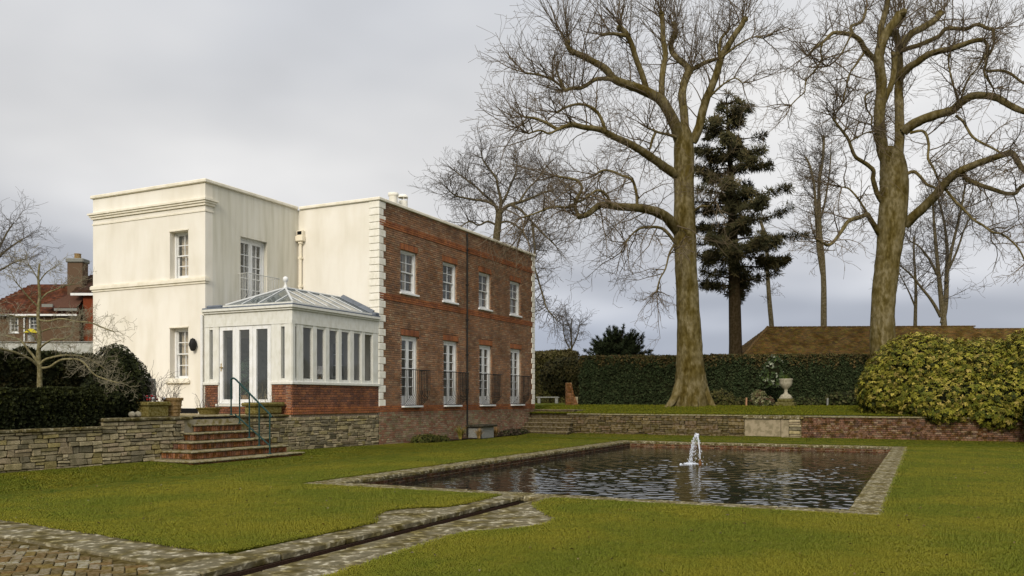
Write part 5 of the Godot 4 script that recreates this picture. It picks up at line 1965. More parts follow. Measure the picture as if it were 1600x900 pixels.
# ---------------------------------------------------------------- the garden behind the pool
func build_back_garden() -> void:
	# long clipped hedge with the browner top
	var from := Vector3(0.12, 1.15, -18.2)
	var to := Vector3(21.5, 1.15, -22.9)
	var d := to - from
	hedge("long_hedge", "long clipped evergreen hedge with a browning top behind the big tree", from, atan2(-d.z, d.x), Vector3(d.length(), 2.74, 1.4), 30000, 0.085, [[0.040, 0.058, 0.024], [0.03, 0.042, 0.018], [0.055, 0.068, 0.03], [0.022, 0.03, 0.012]], [[0.12, 0.085, 0.035], [0.075, 0.065, 0.022], [0.05, 0.052, 0.02]], 301, "", -0.12, 0.07)
	hedge("far_hedge", "mossy brown far hedge seen through the gap beside the house", Vector3(-14.0, 1.3, -35.0), 0.0, Vector3(6.6, 3.9, 2.0), 5000, 0.2, [[0.05, 0.05, 0.014], [0.035, 0.032, 0.012], [0.07, 0.06, 0.02]], [[0.10, 0.085, 0.035], [0.07, 0.06, 0.025]], 302)
	bush("gateway_bush", "brownish rounded bush overhanging the gap in the hedge", "bush", Vector3(-2.4, 1.25, -21.5), [[Vector3(0, 1.7, 0), Vector3(1.2, 1.1, 0.9)], [Vector3(0.9, 1.9, 0.3), Vector3(0.7, 0.9, 0.6)], [Vector3(0.95, 0.6, 0.3), Vector3(0.5, 0.9, 0.5)]], 2600, 0.12, [[0.06, 0.05, 0.018], [0.045, 0.042, 0.014], [0.03, 0.03, 0.012]], 303)
	var t := thing("garden_bench", "pale stone bench on the far lawn through the hedge gap", "bench", Vector3(-6.7, 1.35, -29.5), 0.3)
	var a := MB.new()
	a.block(Vector3(-0.8, 0.38, -0.22), Vector3(0.8, 0.46, 0.22), 0.02)
	part("seat", a.done(), M.concrete, t)
	for s in [-0.6, 0.6]:
		a = MB.new()
		a.block(Vector3(s - 0.1, 0, -0.18), Vector3(s + 0.1, 0.379, 0.18), 0.02)
		part("leg", a.done(), M.concrete, t)
	# urn on its pedestal
	t = thing("stone_urn", "pale stone urn on a mossy plinth in front of the long hedge", "urn", Vector3(10.7, 1.33, -17.42))
	a = MB.new()
	a.block(Vector3(-0.42, 0.0, -0.42), Vector3(0.42, 0.18, 0.42), 0.02)
	a.block(Vector3(-0.34, 0.181, -0.34), Vector3(0.34, 0.34, 0.34), 0.03)
	part("plinth", a.done(), mat("mossy plinth", lin(0.13, 0.12, 0.05), 0.95, M.trough.albedo_texture, Vector3(1, 1, 1)), t)
	a = MB.new()
	a.block(Vector3(-0.27, 0.341, -0.27), Vector3(0.27, 0.40, 0.27), 0.012)
	a.lathe(PackedVector2Array([Vector2(0.26, 0.40), Vector2(0.27, 0.45), Vector2(0.2, 0.52), Vector2(0.1, 0.58), Vector2(0.07, 0.68), Vector2(0.09, 0.74), Vector2(0.08, 0.78), Vector2(0.16, 0.84), Vector2(0.25, 0.95), Vector2(0.285, 1.07), Vector2(0.29, 1.2), Vector2(0.315, 1.23), Vector2(0.31, 1.27), Vector2(0.25, 1.27), Vector2(0.22, 1.14), Vector2(0.0, 1.1)]), 24)
	part("vase", a.done(), M.urn, t)
	bare_stems(t, "plant", 12, 0.3, 0.012, 0.3, 18, mat("green shoots", lin(0.10, 0.14, 0.02), 0.8), Vector3(0, 1.12, 0))
	bush("variegated_shrub", "small pale variegated shrub left of the stone urn", "shrub", Vector3(9.55, 1.32, -17.0), [[Vector3(0, 0.35, 0), Vector3(0.32, 0.38, 0.28)], [Vector3(0.35, 0.2, 0.1), Vector3(0.3, 0.25, 0.3)]], 420, 0.10, [[0.14, 0.14, 0.06], [0.06, 0.07, 0.025], [0.22, 0.21, 0.12], [0.09, 0.05, 0.03]], 304)
	bush("white_flowered_climber", "loose climber with white flowers on the hedge above the urn's left side", "climber", Vector3(9.95, 2.5, -18.75), [[Vector3(0, 0.5, 0), Vector3(0.45, 0.75, 0.2)], [Vector3(-0.4, 0.1, 0), Vector3(0.25, 0.4, 0.2)]], 300, 0.11, [[0.05, 0.075, 0.03], [0.035, 0.05, 0.02], [0.25, 0.27, 0.2], [0.07, 0.1, 0.03]], 305)
	bush("low_shrub", "mossy low undergrowth at the right foot of the big bare tree", "shrub", Vector3(7.6, 1.33, -17.6), [[Vector3(0, 0.3, 0), Vector3(0.7, 0.5, 0.4)], [Vector3(0.9, 0.15, 0.1), Vector3(0.6, 0.25, 0.3)]], 900, 0.08, [[0.075, 0.07, 0.02], [0.05, 0.055, 0.016], [0.09, 0.08, 0.03]], 306)
	bush("low_shrub", "green tufted undergrowth under the right end of the hedge", "shrub", Vector3(13.2, 1.3, -18.6), [[Vector3(0, 0.3, 0), Vector3(0.9, 0.45, 0.5)], [Vector3(-1.6, 0.15, 0.1), Vector3(0.8, 0.3, 0.3)]], 900, 0.08, [[0.05, 0.062, 0.018], [0.035, 0.042, 0.014], [0.08, 0.075, 0.03]], 307)
	for k in 2:
		var at: Vector3 = [Vector3(8.95, 1.32, -17.1), Vector3(12.45, 1.3, -18.2)][k]
		var s := thing("wooden_stake", ["short orange brown stake in the border near the big tree foot", "short pale stake in the border right of the urn"][k], "stake", at, 0.0, "stakes in the border")
		a = MB.new()
		bar(a, Vector3.ZERO, Vector3(0.01, 0.40, 0), 0.045, 7)
		part("post", a.done(), [mat("stake wood", lin(0.36, 0.2, 0.11), 0.9), M.concrete][k], s)
	# broad leaved yellow green bush spilling over the wall
	var gold := [[0.1144, 0.11, 0.0123], [0.0748, 0.0836, 0.0106], [0.1584, 0.1364, 0.0194], [0.0484, 0.0572, 0.0088], [0.0968, 0.088, 0.0123], [0.2376, 0.1848, 0.0484], [0.0264, 0.0317, 0.007]]
	bush("laurel_bush", "large yellow green broad leaved bush spilling over the brick wall", "bush", Vector3(17.6, 0.9, -13.4), [
		[Vector3(-1.2, 1.5, -0.6), Vector3(2.1, 1.85, 1.9)], [Vector3(0.7, 1.55, -0.6), Vector3(2.2, 1.55, 2.0)], [Vector3(3.0, 1.6, -0.4), Vector3(2.0, 1.9, 1.9)], [Vector3(-2.4, 1.0, -0.2), Vector3(1.2, 1.3, 1.3)],
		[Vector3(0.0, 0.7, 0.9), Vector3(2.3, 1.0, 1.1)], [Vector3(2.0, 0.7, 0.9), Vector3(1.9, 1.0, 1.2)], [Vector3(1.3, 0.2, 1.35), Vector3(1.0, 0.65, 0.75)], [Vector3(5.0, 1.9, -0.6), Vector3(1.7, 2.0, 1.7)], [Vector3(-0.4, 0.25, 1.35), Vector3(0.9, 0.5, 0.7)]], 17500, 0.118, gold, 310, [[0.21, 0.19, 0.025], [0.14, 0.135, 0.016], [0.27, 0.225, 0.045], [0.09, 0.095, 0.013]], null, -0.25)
	bush("dark_shrub", "dark evergreen shrub at the right edge beside the bush", "shrub", Vector3(20.5, 0.05, -11.0), [[Vector3(0, 1.0, 0), Vector3(0.8, 1.15, 0.9)], [Vector3(0.3, 2.2, -0.5), Vector3(0.8, 1.1, 0.8)]], 2600, 0.11, DARK_LEAF, 311)
	# yew beyond the hedge
	var o := {"wander": 0.12, "lift": 0.06, "levels": 0, "kids": 0, "chance": 0.0, "follow": 0.6, "tip": 0.02}
	t = thing("yew_tree", "dark spiky yew rising above the hedge left of the big tree", "tree", Vector3(-3.72, 1.4, -35.4))
	a = MB.new()
	var r := RandomNumberGenerator.new()
	r.seed = 61
	var xs := []
	var cs := []
	for i in 150:
		var az := r.randf() * TAU
		var el := r.randf_range(0.0, 1.5)
		var dir := Vector3(cos(az) * cos(el), sin(el), sin(az) * cos(el))
		var l := r.randf_range(1.3, 2.1)
		var p := dir * Vector3(1.25, 1.0, 1.0) * r.randf_range(0.2, 0.95) + Vector3(0, 2.75, 0)
		a.tube(PackedVector3Array([p, p + dir * l]), PackedFloat32Array([0.05, 0.015]), 4, false)
		for k in 42:
			var f := sqrt(r.randf())
			xs.append(Transform3D(face_basis(dir, r, 0.35, r.randf_range(0.7, 1.2) * (1.15 - 0.5 * f)), p + dir * l * f + Vector3(r.randfn(), r.randfn(), r.randfn()) * 0.16 * (1.15 - f)))
			cs.append(mixed([[0.024, 0.032, 0.014], [0.032, 0.042, 0.018], [0.016, 0.022, 0.010]], r, 0.25))
	a.tube(PackedVector3Array([Vector3.ZERO, Vector3(0, 3.0, 0)]), PackedFloat32Array([0.35, 0.2]), 10)
	part("trunk", a.done(), M.fir_bark, t)
	many("foliage", sprig_mesh(8, 0.34, 0.05, 0.8, 62), M.leaf_dull, xs, cs, t)
	# the fir between the two planes
	t = thing("fir_tree", "tall dark fir with layered drooping boughs between the two big bare trees", "tree", Vector3(5.25, 1.4, -33.1), YAW)
	a = MB.new()
	a.tube(PackedVector3Array([Vector3(0, -0.1, 0), Vector3(0, 4, 0), Vector3(-0.1, 9, 0), Vector3(-0.3, 15, 0), Vector3(-0.6, 20.2, 0)]), PackedFloat32Array([0.5, 0.42, 0.36, 0.2, 0.04]), 12)
	part("trunk", a.done(), M.fir_bark, t)
	a = MB.new()
	xs = []
	cs = []
	for i in 96:
		var f := i / 95.0
		var y := 7.3 + 12.6 * f + r.randf_range(-0.5, 0.5)
		var az := i * 2.4 + r.randf_range(-0.5, 0.5)
		var right := cos(az)
		var l: float = (3.7 * (1.0 - pow(f, 5.0)) + 0.4) * lerpf(0.35, 1.2, r.randf())
		if right < 0.0:
			l *= 0.85
		if f < 0.12:
			l *= 0.7
		var dir := Vector3(cos(az), 0.05, sin(az)).normalized()
		var p := Vector3(-0.1 - 0.5 * f, y, 0)
		var droop := r.randf_range(0.04, 0.26)
		var pts := PackedVector3Array()
		var rr := PackedFloat32Array()
		for k in 6:
			var g := k / 5.0
			pts.append(p + dir * l * g + Vector3(0, 0.25 * g - droop * l * g * g + 0.12 * l * pow(g, 4), 0))
			rr.append(0.07 * (1.0 - 0.8 * g))
		a.tube(pts, rr, 4, false)
		var side := dir.cross(UP)
		for k in int(50 * l / 2.6):
			var g := pow(r.randf(), 0.42)
			var q := p + dir * l * g + Vector3(0, 0.25 * g - droop * l * g * g + 0.12 * l * pow(g, 4), 0)
			q += side * r.randfn() * 0.34 * (1.1 - 0.7 * g) + Vector3(0, r.randfn() * 0.13 - 0.03, 0)
			xs.append(Transform3D(face_basis((dir + UP * 0.5).normalized(), r, 0.45, r.randf_range(0.6, 1.15)), q))
			cs.append(mixed([[0.050, 0.047, 0.020], [0.065, 0.058, 0.026], [0.036, 0.036, 0.016], [0.085, 0.068, 0.03]], r, 0.25))
	part("bough", a.done(), M.fir_bark, t)
	many("foliage", sprig_mesh(9, 0.42, 0.075, 0.25, 66), M.leaf_dull, xs, cs, t)


func tiled_roof(parent: Node3D, a: Vector3, b: Vector3, c: Vector3, d: Vector3, tile_w: float, tile_l: float, cols: Array, sd: int) -> void:
	# a-b is the eave from left to right, d-c the ridge above it
	var r := RandomNumberGenerator.new()
	r.seed = sd
	var xs := []
	var cs := []
	var rows := int(a.distance_to(d) / tile_l)
	var tile := MB.new()
	tile.block(Vector3(-0.5, -0.5, -0.012), Vector3(0.5, 0.5, 0.012), 0.004)
	var nn := (b - a).cross(d - a).normalized()
	for k in rows:
		var f := (k + 0.5) / rows
		var l := a.lerp(d, f)
		var e := b.lerp(c, f)
		var w := l.distance_to(e)
		var dir := (e - l).normalized()
		var up := nn.cross(dir)
		var n := int(w / tile_w)
		for i in n:
			var x := (i + (0.25 if k % 2 else 0.75)) * tile_w
			if x > w:
				continue
			var tilt := Basis(dir, 0.09 + r.randf_range(-0.03, 0.03))
			xs.append(Transform3D(tilt * Basis(dir, up, nn) * Basis.from_scale(Vector3(tile_w * 0.97, tile_l * 1.25, 1)), l + dir * x + nn * (0.03 + r.randf() * 0.008)))
			cs.append(mixed(cols, r, 0.2))
	many("roof_tiles", tile.done(), M.tile, xs, cs, parent)


func build_far() -> void:
	# barn beyond the hedge: a hipped mossy tile roof
	var mossy := [[0.145, 0.088, 0.028], [0.12, 0.075, 0.026], [0.17, 0.095, 0.03], [0.10, 0.065, 0.03], [0.14, 0.105, 0.026]]
	var at := Vector3(6.84, 1.4, -36.12)
	var t := thing("barn", "long low barn with a mossy brown tiled hipped roof behind the hedge", "barn", at, YAW - 0.05)
	var a := MB.new()
	a.box(Vector3(-2.4, 0, -3.6), Vector3(24, 2.75, 3.6))
	part("wall", a.done(), M.panel, t)
	var e0 := Vector3(-2.75, 2.7, 4.0)
	var e1 := Vector3(13.7, 2.7, 4.0)
	var r0 := Vector3(0.0, 5.16, 0)
	var r1 := Vector3(13.7, 5.16, 0)
	var rf := MB.new()
	rf.quad(e0, e1, r1, r0)
	rf.quad(Vector3(13.7, 2.7, -4.0), Vector3(-2.75, 2.7, -4.0), r0, r1)
	rf.tri(Vector3(-2.75, 2.7, -4.0), e0, r0)
	rf.quad(Vector3(13.7, 2.7, 4.0), Vector3(24, 2.7, 4.0), Vector3(24, 4.98, 0), Vector3(13.7, 4.98, 0))
	rf.tri(e1, Vector3(13.7, 4.98, 0), r1)
	var roof := part("roof", rf.done(), M.core, t)
	tiled_roof(roof, e0, e1, r1, r0, 0.2, 0.13, mossy, 401)
	tiled_roof(roof, Vector3(13.7, 2.7, 4.0), Vector3(24, 2.7, 4.0), Vector3(24, 4.98, 0), Vector3(13.7, 4.98, 0), 0.2, 0.13, mossy, 402)
	tiled_roof(roof, Vector3(-2.75, 2.7, -4.0), e0, r0, r0 + Vector3(0, 0, 0.01), 0.2, 0.13, mossy, 403)
	a = MB.new()
	for k in 42:
		a.block(Vector3(0.33 * k, 5.15, -0.12), Vector3(0.33 * k + 0.32, 5.23, 0.12), 0.04)
	for k in 31:
		a.block(Vector3(13.75 + 0.33 * k, 4.97, -0.12), Vector3(13.75 + 0.33 * k + 0.32, 5.05, 0.12), 0.04)
	for k in 14:
		var f0 := k / 14.0
		bar(a, e0.lerp(r0, f0) + Vector3(0, 0.04, 0), e0.lerp(r0, f0 + 0.068) + Vector3(0, 0.04, 0), 0.1, 6)
	part("ridge_tiles", a.done(), mat("ridge tile", lin(0.13, 0.085, 0.04), 0.95, M.trough.albedo_texture, Vector3(0.5, 0.5, 0.5)), t)
	# red brick house far left, behind the terrace trees
	at = Vector3(-49.37, 1.15, -21.97)
	t = thing("brick_cottage", "old red brick house with a dark tiled roof and stout chimney at far left", "house", at, YAW)
	var k := 70.0 / 1322.8
	# local x counts metres from photo column 60, y from the ground
	var o := Vector3(0, 0, 0)
	a = MB.new()
	var wf := Transform3D(Basis(), Vector3(-5.0, 0, 0))
	panel(a, wf, 8.4, 7.6, [Rect2(2.6, 6.0, 0.75, 1.35), Rect2(4.2, 6.0, 0.75, 1.35)], 0.3)
	a.box(Vector3(-5.0, 0, -7.0), Vector3(3.4, 7.6, -6.7))
	a.box(Vector3(-5.0, 0, -6.7), Vector3(-4.7, 7.6, -0.31))
	part("wall", a.done(), mat("old brick", lin(0.16, 0.10, 0.06), 0.95, M.brick.albedo_texture, Vector3(0.4, 1.2, 0.4)), t)
	a = MB.new()
	a.box(Vector3(3.41, 0, -6.0), Vector3(8.2, 9.5, -0.6))
	part("tile_hung_wall", a.done(), mat("hung tiles", lin(0.24, 0.06, 0.025), 0.9, M.brick.albedo_texture, Vector3(0.5, 2.0, 0.5)), t)
	rf = MB.new()
	rf.quad(Vector3(-5.3, 7.5, 0.35), Vector3(3.5, 7.5, 0.35), Vector3(3.5, 10.4, -3.5), Vector3(-2.6, 10.4, -3.5))
	rf.quad(Vector3(3.5, 7.5, -7.3), Vector3(-5.3, 7.5, -7.3), Vector3(-2.6, 10.4, -3.5), Vector3(3.5, 10.4, -3.5))
	rf.tri(Vector3(-5.3, 7.5, -7.3), Vector3(-5.3, 7.5, 0.35), Vector3(-2.6, 10.4, -3.5))
	rf.quad(Vector3(2.6, 9.3, -0.3), Vector3(8.5, 9.3, -0.3), Vector3(8.5, 11.6, -3.3), Vector3(2.6, 11.2, -3.3))
	roof = part("roof", rf.done(), M.core, t)
	var red := [[0.14, 0.05, 0.03], [0.11, 0.045, 0.03], [0.17, 0.065, 0.04], [0.09, 0.04, 0.03]]
	tiled_roof(roof, Vector3(-5.3, 7.5, 0.35), Vector3(3.5, 7.5, 0.35), Vector3(3.5, 10.4, -3.5), Vector3(-2.6, 10.4, -3.5), 0.24, 0.2, red, 411)
	tiled_roof(roof, Vector3(2.6, 9.3, -0.3), Vector3(8.5, 9.3, -0.3), Vector3(8.5, 11.6, -3.3), Vector3(2.6, 11.2, -3.3), 0.24, 0.2, [[0.07, 0.045, 0.035], [0.09, 0.05, 0.04]], 412)
	a = MB.new()
	a.box(Vector3(2.55, 9.1, -0.28), Vector3(8.4, 9.3, -0.2))
	a.box(Vector3(-5.3, 7.35, 0.33), Vector3(3.4, 7.5, 0.40))
	part("fascia", a.done(), M.white, t)
	a = MB.new()
	a.block(Vector3(1.75, 7.5, -2.2), Vector3(3.05, 12.0, -1.2), 0.05)
	var ch := part("chimney", a.done(), mat("chimney brick", lin(0.17, 0.11, 0.07), 0.95, M.brick.albedo_texture, Vector3(0.6, 1.6, 0.6)), t)
	a = MB.new()
	a.block(Vector3(1.65, 12.0, -2.3), Vector3(3.15, 12.35, -1.1), 0.06)
	part("chimney_cap", a.done(), M.concrete, ch)
	a = MB.new()
	a.lathe(PackedVector2Array([Vector2(0.28, 12.35), Vector2(0.25, 12.75), Vector2(0.3, 12.8), Vector2(0.2, 12.8), Vector2(0.2, 12.4)]), 12, Transform3D(Basis(), Vector3(2.4, 0, -1.7)))
	part("chimney_pot", a.done(), M.pot, ch)
	for x in [-2.4, -0.8]:
		sash_window(t, Transform3D(Basis(), Vector3(x, 6.0, 0)), 0.75, 1.35, 0.06, 0.05)
	a = MB.new()
	bar(a, Vector3(-1.1, 0, 0.08), Vector3(-1.1, 7.4, 0.08), 0.06, 6)
	part("rainwater_pipe", a.done(), M.white, t)
	# dormer with a pale lead gutter
	a = MB.new()
	a.quad(Vector3(1.6, 8.0, 0.5), Vector3(3.4, 8.0, 0.5), Vector3(3.2, 9.0, -1.2), Vector3(2.2, 9.4, -1.2))
	a.quad(Vector3(0.6, 8.2, 0.5), Vector3(1.6, 8.0, 0.5), Vector3(2.2, 9.4, -1.2), Vector3(2.0, 8.9, -1.2))
	part("dormer_roof", a.done(), mat("dormer tiles", lin(0.12, 0.06, 0.04), 0.95, M.brick.albedo_texture, Vector3(0.6, 2, 0.6)), t)
	a = MB.new()
	a.box(Vector3(0.6, 8.05, 0.46), Vector3(1.5, 8.3, 0.58))
	a.box(Vector3(1.6, 7.75, 0.46), Vector3(3.5, 7.95, 0.56))
	part("lead_gutter", a.done(), M.concrete, t)
	# rendered white garden wall before it
	t = thing("white_wall", "low white rendered wall in front of the far red brick house", "wall", Vector3(-38.05, 1.15, -14.15), YAW)
	a = MB.new()
	a.block(Vector3(-6, 0, -0.15), Vector3(5.6, 4.35, 0.15), 0.03)
	part("render", a.done(), mat("weathered white render", lin(0.5, 0.5, 0.48), 0.9, M.urn.albedo_texture, Vector3(0.2, 0.2, 0.2)), t)
	a = MB.new()
	a.block(Vector3(-6.05, 4.351, -0.22), Vector3(5.65, 4.45, 0.22), 0.02)
	part("coping", a.done(), M.concrete, t)


# unseen tree belt added behind the camera to darken what the panes mirror
func build_added_treeline() -> void:
	var r := RandomNumberGenerator.new()
	r.seed = 91
	var core := MB.new()
	var xs := []
	var cs := []
	for i in 34:
		var a := -0.28 + 3.4 * i / 33.0
		var c := Vector3(12.0 + cos(a) * 46.0, 0, 22.0 + sin(a) * 40.0)
		var s := Vector3(4.0, r.randf_range(1.0, 2.4), 4.0)
		core.lump(c + UP * 0.8, s, 10, 7, 0.12, r)
		for k in 260:
			var u := Vector3(r.randfn(), absf(r.randfn()), r.randfn()).normalized()
			xs.append(Transform3D(face_basis(u, r, 0.6, r.randf_range(0.8, 1.4)), c + UP * 0.8 + u * s * r.randf_range(0.95, 1.1)))
			cs.append(mixed([[0.05, 0.05, 0.02], [0.035, 0.04, 0.016], [0.07, 0.055, 0.03]], r, 0.3))
	var o := part("added_treeline", core.done(), M.core, self, Transform3D(), true)
	tag(o, "unseen dark tree belt added behind the camera for window reflections", "added_treeline")
	many("foliage", sprig_mesh(7, 0.8, 0.35, 0.4, 92), M.leaf_dull, xs, cs, o)


func build_trees() -> void:
	var t: Node3D
	var o := {"wander": 0.13, "lift": 0.03, "levels": 2, "kids": 2, "chance": 0.52, "follow": 0.5, "tip": 0.007, "up": 0.8, "bare": 0.1, "sheaf": 18, "low": 9.5, "sag": -0.05, "twist": 0.25, "low_up": 0.0}
	var far := {"wander": 0.16, "lift": 0.0, "levels": 2, "kids": 1, "chance": 0.9, "follow": 0.5, "tip": 0.010, "up": 0.3, "bare": 0.1}
	var slim := {"wander": 0.18, "lift": 0.02, "levels": 2, "kids": 1, "chance": 0.9, "follow": 0.5, "tip": 0.010, "up": 0.3, "bare": 0.45, "on_trunk": true}
	var small := {"wander": 0.2, "lift": 0.05, "levels": 2, "kids": 1, "chance": 0.7, "follow": 0.5, "tip": 0.003, "up": 0.5, "bare": 0.3}
	t = tree("plane_tree", "towering bare pollarded plane tree with flared trunk in front of the long hedge", Vector3(6.30, 1.33, -16.93), M.bark, true, "large bare plane trees")
	limb(t, "trunk", [0.00,-0.19,0.00,0.961, 0.03,0.28,-0.00,0.874, 0.06,0.87,-0.00,0.787, 0.03,1.52,-0.00,0.728, 0.00,2.29,0.00,0.656, -0.03,3.22,-0.00,0.597, -0.06,4.15,-0.00,0.554, -0.12,5.39,-0.00,0.539, -0.19,6.63,-0.00,0.524, -0.22,7.72,-0.00,0.539, -0.25,8.80,0.00,0.524, -0.28,10.04,-0.00,0.481, -0.28,11.28,-0.00,0.481, -0.28,12.21,-0.00,0.481, -0.31,12.96,-0.00,0.452, -0.31,13.39,-0.00,0.320, -0.31,13.70,-0.00,0.117])
	limb(t, "limb_left", [-0.46,12.77,-0.00,0.306, -0.73,13.43,0.25,0.285, -1.11,14.03,0.50,0.265, -1.52,14.53,0.72,0.247, -2.01,14.77,0.90,0.232, -2.52,14.92,1.08,0.219, -3.22,15.07,1.31,0.200, -3.84,15.23,1.52,0.183, -4.31,15.65,1.75,0.166, -4.93,15.91,1.98,0.148, -5.54,16.12,2.21,0.131, -5.96,16.23,2.36,0.120, -6.11,16.55,2.50,0.109])
	limb(t, "limb_left", [-3.94,15.20,1.60,0.098, -4.41,15.16,1.79,0.095, -4.81,15.04,1.96,0.092, -5.24,14.69,2.17,0.089, -5.55,14.53,2.31,0.086, -5.91,14.47,2.46,0.084, -6.21,14.30,2.60,0.082])
	limb(t, "limb_left", [-6.18,14.30,2.60,0.061, -6.53,14.57,2.74,0.056, -6.83,14.73,2.84,0.053, -7.32,14.85,3.00,0.047, -7.99,14.88,3.20,0.040])
	limb(t, "limb_left", [-6.18,14.33,2.60,0.055, -6.40,14.85,2.39,0.048, -6.59,15.33,2.20,0.041])
	limb(t, "limb_up", [-2.14,14.91,0.60,0.144, -2.35,15.45,0.78,0.140, -2.56,15.93,0.95,0.137, -2.77,16.36,1.10,0.135, -3.00,16.94,1.30,0.131, -3.30,17.40,1.48,0.128, -3.61,17.62,1.60,0.126])
	limb(t, "limb_up", [-3.34,17.23,1.60,0.084, -3.69,17.24,1.72,0.080, -4.03,17.22,1.84,0.075, -4.49,17.09,2.00,0.069])
	limb(t, "limb_up", [-1.33,14.63,-0.00,0.153, -1.33,15.64,-0.21,0.148, -1.20,16.56,-0.41,0.143, -1.08,17.24,-0.55,0.139, -1.17,18.10,-0.73,0.134, -1.15,18.73,-0.86,0.131, -1.19,19.42,-1.00,0.127])
	limb(t, "limb_up", [-0.22,12.77,-0.00,0.219, -0.22,13.65,-0.14,0.212, -0.26,14.47,-0.27,0.207, -0.30,15.13,-0.37,0.202, -0.22,15.63,-0.45,0.199, -0.08,16.07,-0.52,0.196, 0.16,16.54,-0.60,0.192])
	limb(t, "limb_up", [0.19,16.41,-0.60,0.148, -0.04,16.77,-0.72,0.145, -0.39,17.11,-0.85,0.142, -0.68,17.58,-1.00,0.138, -0.69,18.08,-1.13,0.135, -0.44,18.59,-1.27,0.131, -0.51,19.09,-1.40,0.128])
	limb(t, "limb_up", [0.16,16.47,-0.60,0.118, 0.53,16.71,-0.71,0.110, 1.00,16.98,-0.85,0.100, 1.54,17.20,-1.00,0.090])
	limb(t, "limb_right", [0.12,12.77,-0.00,0.233, 0.38,13.32,0.12,0.221, 0.53,13.99,0.26,0.208, 0.68,14.65,0.39,0.195, 0.93,15.24,0.53,0.183, 1.17,15.92,0.67,0.169, 1.32,16.54,0.80,0.157, 1.60,17.01,0.92,0.146, 1.95,17.58,1.06,0.133, 2.20,17.91,1.15,0.125, 2.28,18.15,1.20,0.120])
	limb(t, "limb_right", [1.23,16.30,0.80,0.086, 1.27,17.03,0.64,0.074, 1.39,17.57,0.52,0.066, 1.76,17.99,0.40,0.058])
	limb(t, "limb_left", [-0.50,11.10,-0.00,0.233, -0.82,11.19,0.22,0.226, -1.28,11.38,0.55,0.214, -1.73,11.56,0.88,0.203, -2.25,11.78,1.27,0.190, -2.66,11.93,1.57,0.180, -3.15,12.07,1.93,0.168, -3.54,12.16,2.21,0.159, -4.03,12.25,2.56,0.149, -4.47,12.38,2.90,0.138, -4.87,12.40,3.19,0.129, -5.45,12.33,3.59,0.117, -6.02,12.34,4.00,0.105])
	limb(t, "limb_left", [-6.02,12.34,4.00,0.092, -6.39,12.17,4.11,0.084, -6.64,12.06,4.18,0.078, -6.92,12.20,4.26,0.071, -7.18,12.31,4.34,0.065, -7.62,12.43,4.47,0.055, -8.09,12.45,4.60,0.045])
	limb(t, "limb_left", [-6.61,12.05,4.20,0.052, -7.01,11.78,4.45,0.046, -7.35,11.85,4.66,0.040, -7.66,11.74,4.85,0.036, -7.91,11.61,5.00,0.032])
	limb(t, "limb_left", [-4.40,12.44,2.80,0.081, -4.58,12.90,2.91,0.075, -4.85,13.26,3.01,0.069, -5.18,13.44,3.08,0.065, -5.50,13.50,3.15,0.061, -5.88,13.45,3.23,0.057, -6.22,13.31,3.30,0.052, -6.63,13.05,3.40,0.047])
	limb(t, "limb_left", [-0.56,8.43,-0.00,0.277, -0.88,8.67,0.37,0.263, -1.27,8.94,0.82,0.247, -1.63,9.05,1.15,0.235, -2.19,9.12,1.64,0.217, -2.74,9.10,2.11,0.201, -3.27,9.03,2.57,0.186, -3.79,8.95,3.03,0.171, -4.31,8.90,3.49,0.155, -4.71,8.84,3.87,0.144, -5.03,8.60,4.20,0.133, -5.37,8.26,4.61,0.121, -5.76,8.07,5.00,0.109])
	limb(t, "limb_left", [-5.76,8.04,5.00,0.083, -5.87,8.27,5.08,0.079, -5.96,8.52,5.16,0.075, -5.89,8.75,5.24,0.071, -5.78,8.94,5.31,0.068, -5.68,9.19,5.40,0.063, -5.77,9.39,5.47,0.060, -5.96,9.51,5.54,0.057, -6.37,9.56,5.66,0.051, -6.83,9.60,5.80,0.044])
	limb(t, "limb_left", [-4.26,8.86,3.80,0.066, -4.42,9.11,4.03,0.062, -4.61,9.29,4.22,0.059, -4.82,9.34,4.37,0.057, -5.03,9.28,4.51,0.055, -5.33,9.03,4.74,0.051, -5.59,8.81,4.95,0.048, -5.94,8.62,5.20,0.045])
	limb(t, "limb_left", [-2.90,9.04,2.40,0.075, -2.92,9.60,2.36,0.071, -3.00,10.01,2.34,0.067, -3.09,10.28,2.32,0.065, -3.32,10.46,2.30,0.062, -3.55,10.52,2.29,0.060, -3.93,10.71,2.26,0.056, -4.31,10.80,2.24,0.053, -4.57,10.75,2.22,0.051, -4.80,10.58,2.20,0.048])
	limb(t, "limb_left", [-5.90,8.53,5.00,0.058, -6.35,8.41,5.28,0.052, -6.82,8.37,5.57,0.047, -7.29,8.17,5.87,0.042, -7.69,7.95,6.14,0.037, -8.23,7.72,6.50,0.031])
	limb(t, "limb_left", [-0.84,7.84,0.50,0.086, -1.16,8.16,0.74,0.078, -1.47,8.37,0.93,0.071, -1.77,8.43,1.08,0.066, -2.22,8.38,1.30,0.058, -2.65,8.28,1.50,0.051, -3.04,7.97,1.74,0.043, -3.37,7.53,2.00,0.035])
	limb(t, "limb_left", [-0.74,12.92,0.30,0.080, -1.19,12.97,0.56,0.068, -1.56,12.96,0.78,0.059, -1.90,13.01,0.99,0.051, -2.24,13.07,1.20,0.042])
	limb(t, "limb_left", [-1.80,12.98,0.90,0.071, -1.97,12.60,0.85,0.064, -2.05,12.22,0.80,0.057])
	limb(t, "limb_right", [1.17,16.39,0.80,0.057, 1.63,16.70,1.14,0.049, 2.13,16.97,1.50,0.040, 2.59,17.09,1.79,0.033, 2.94,16.94,2.00,0.028])
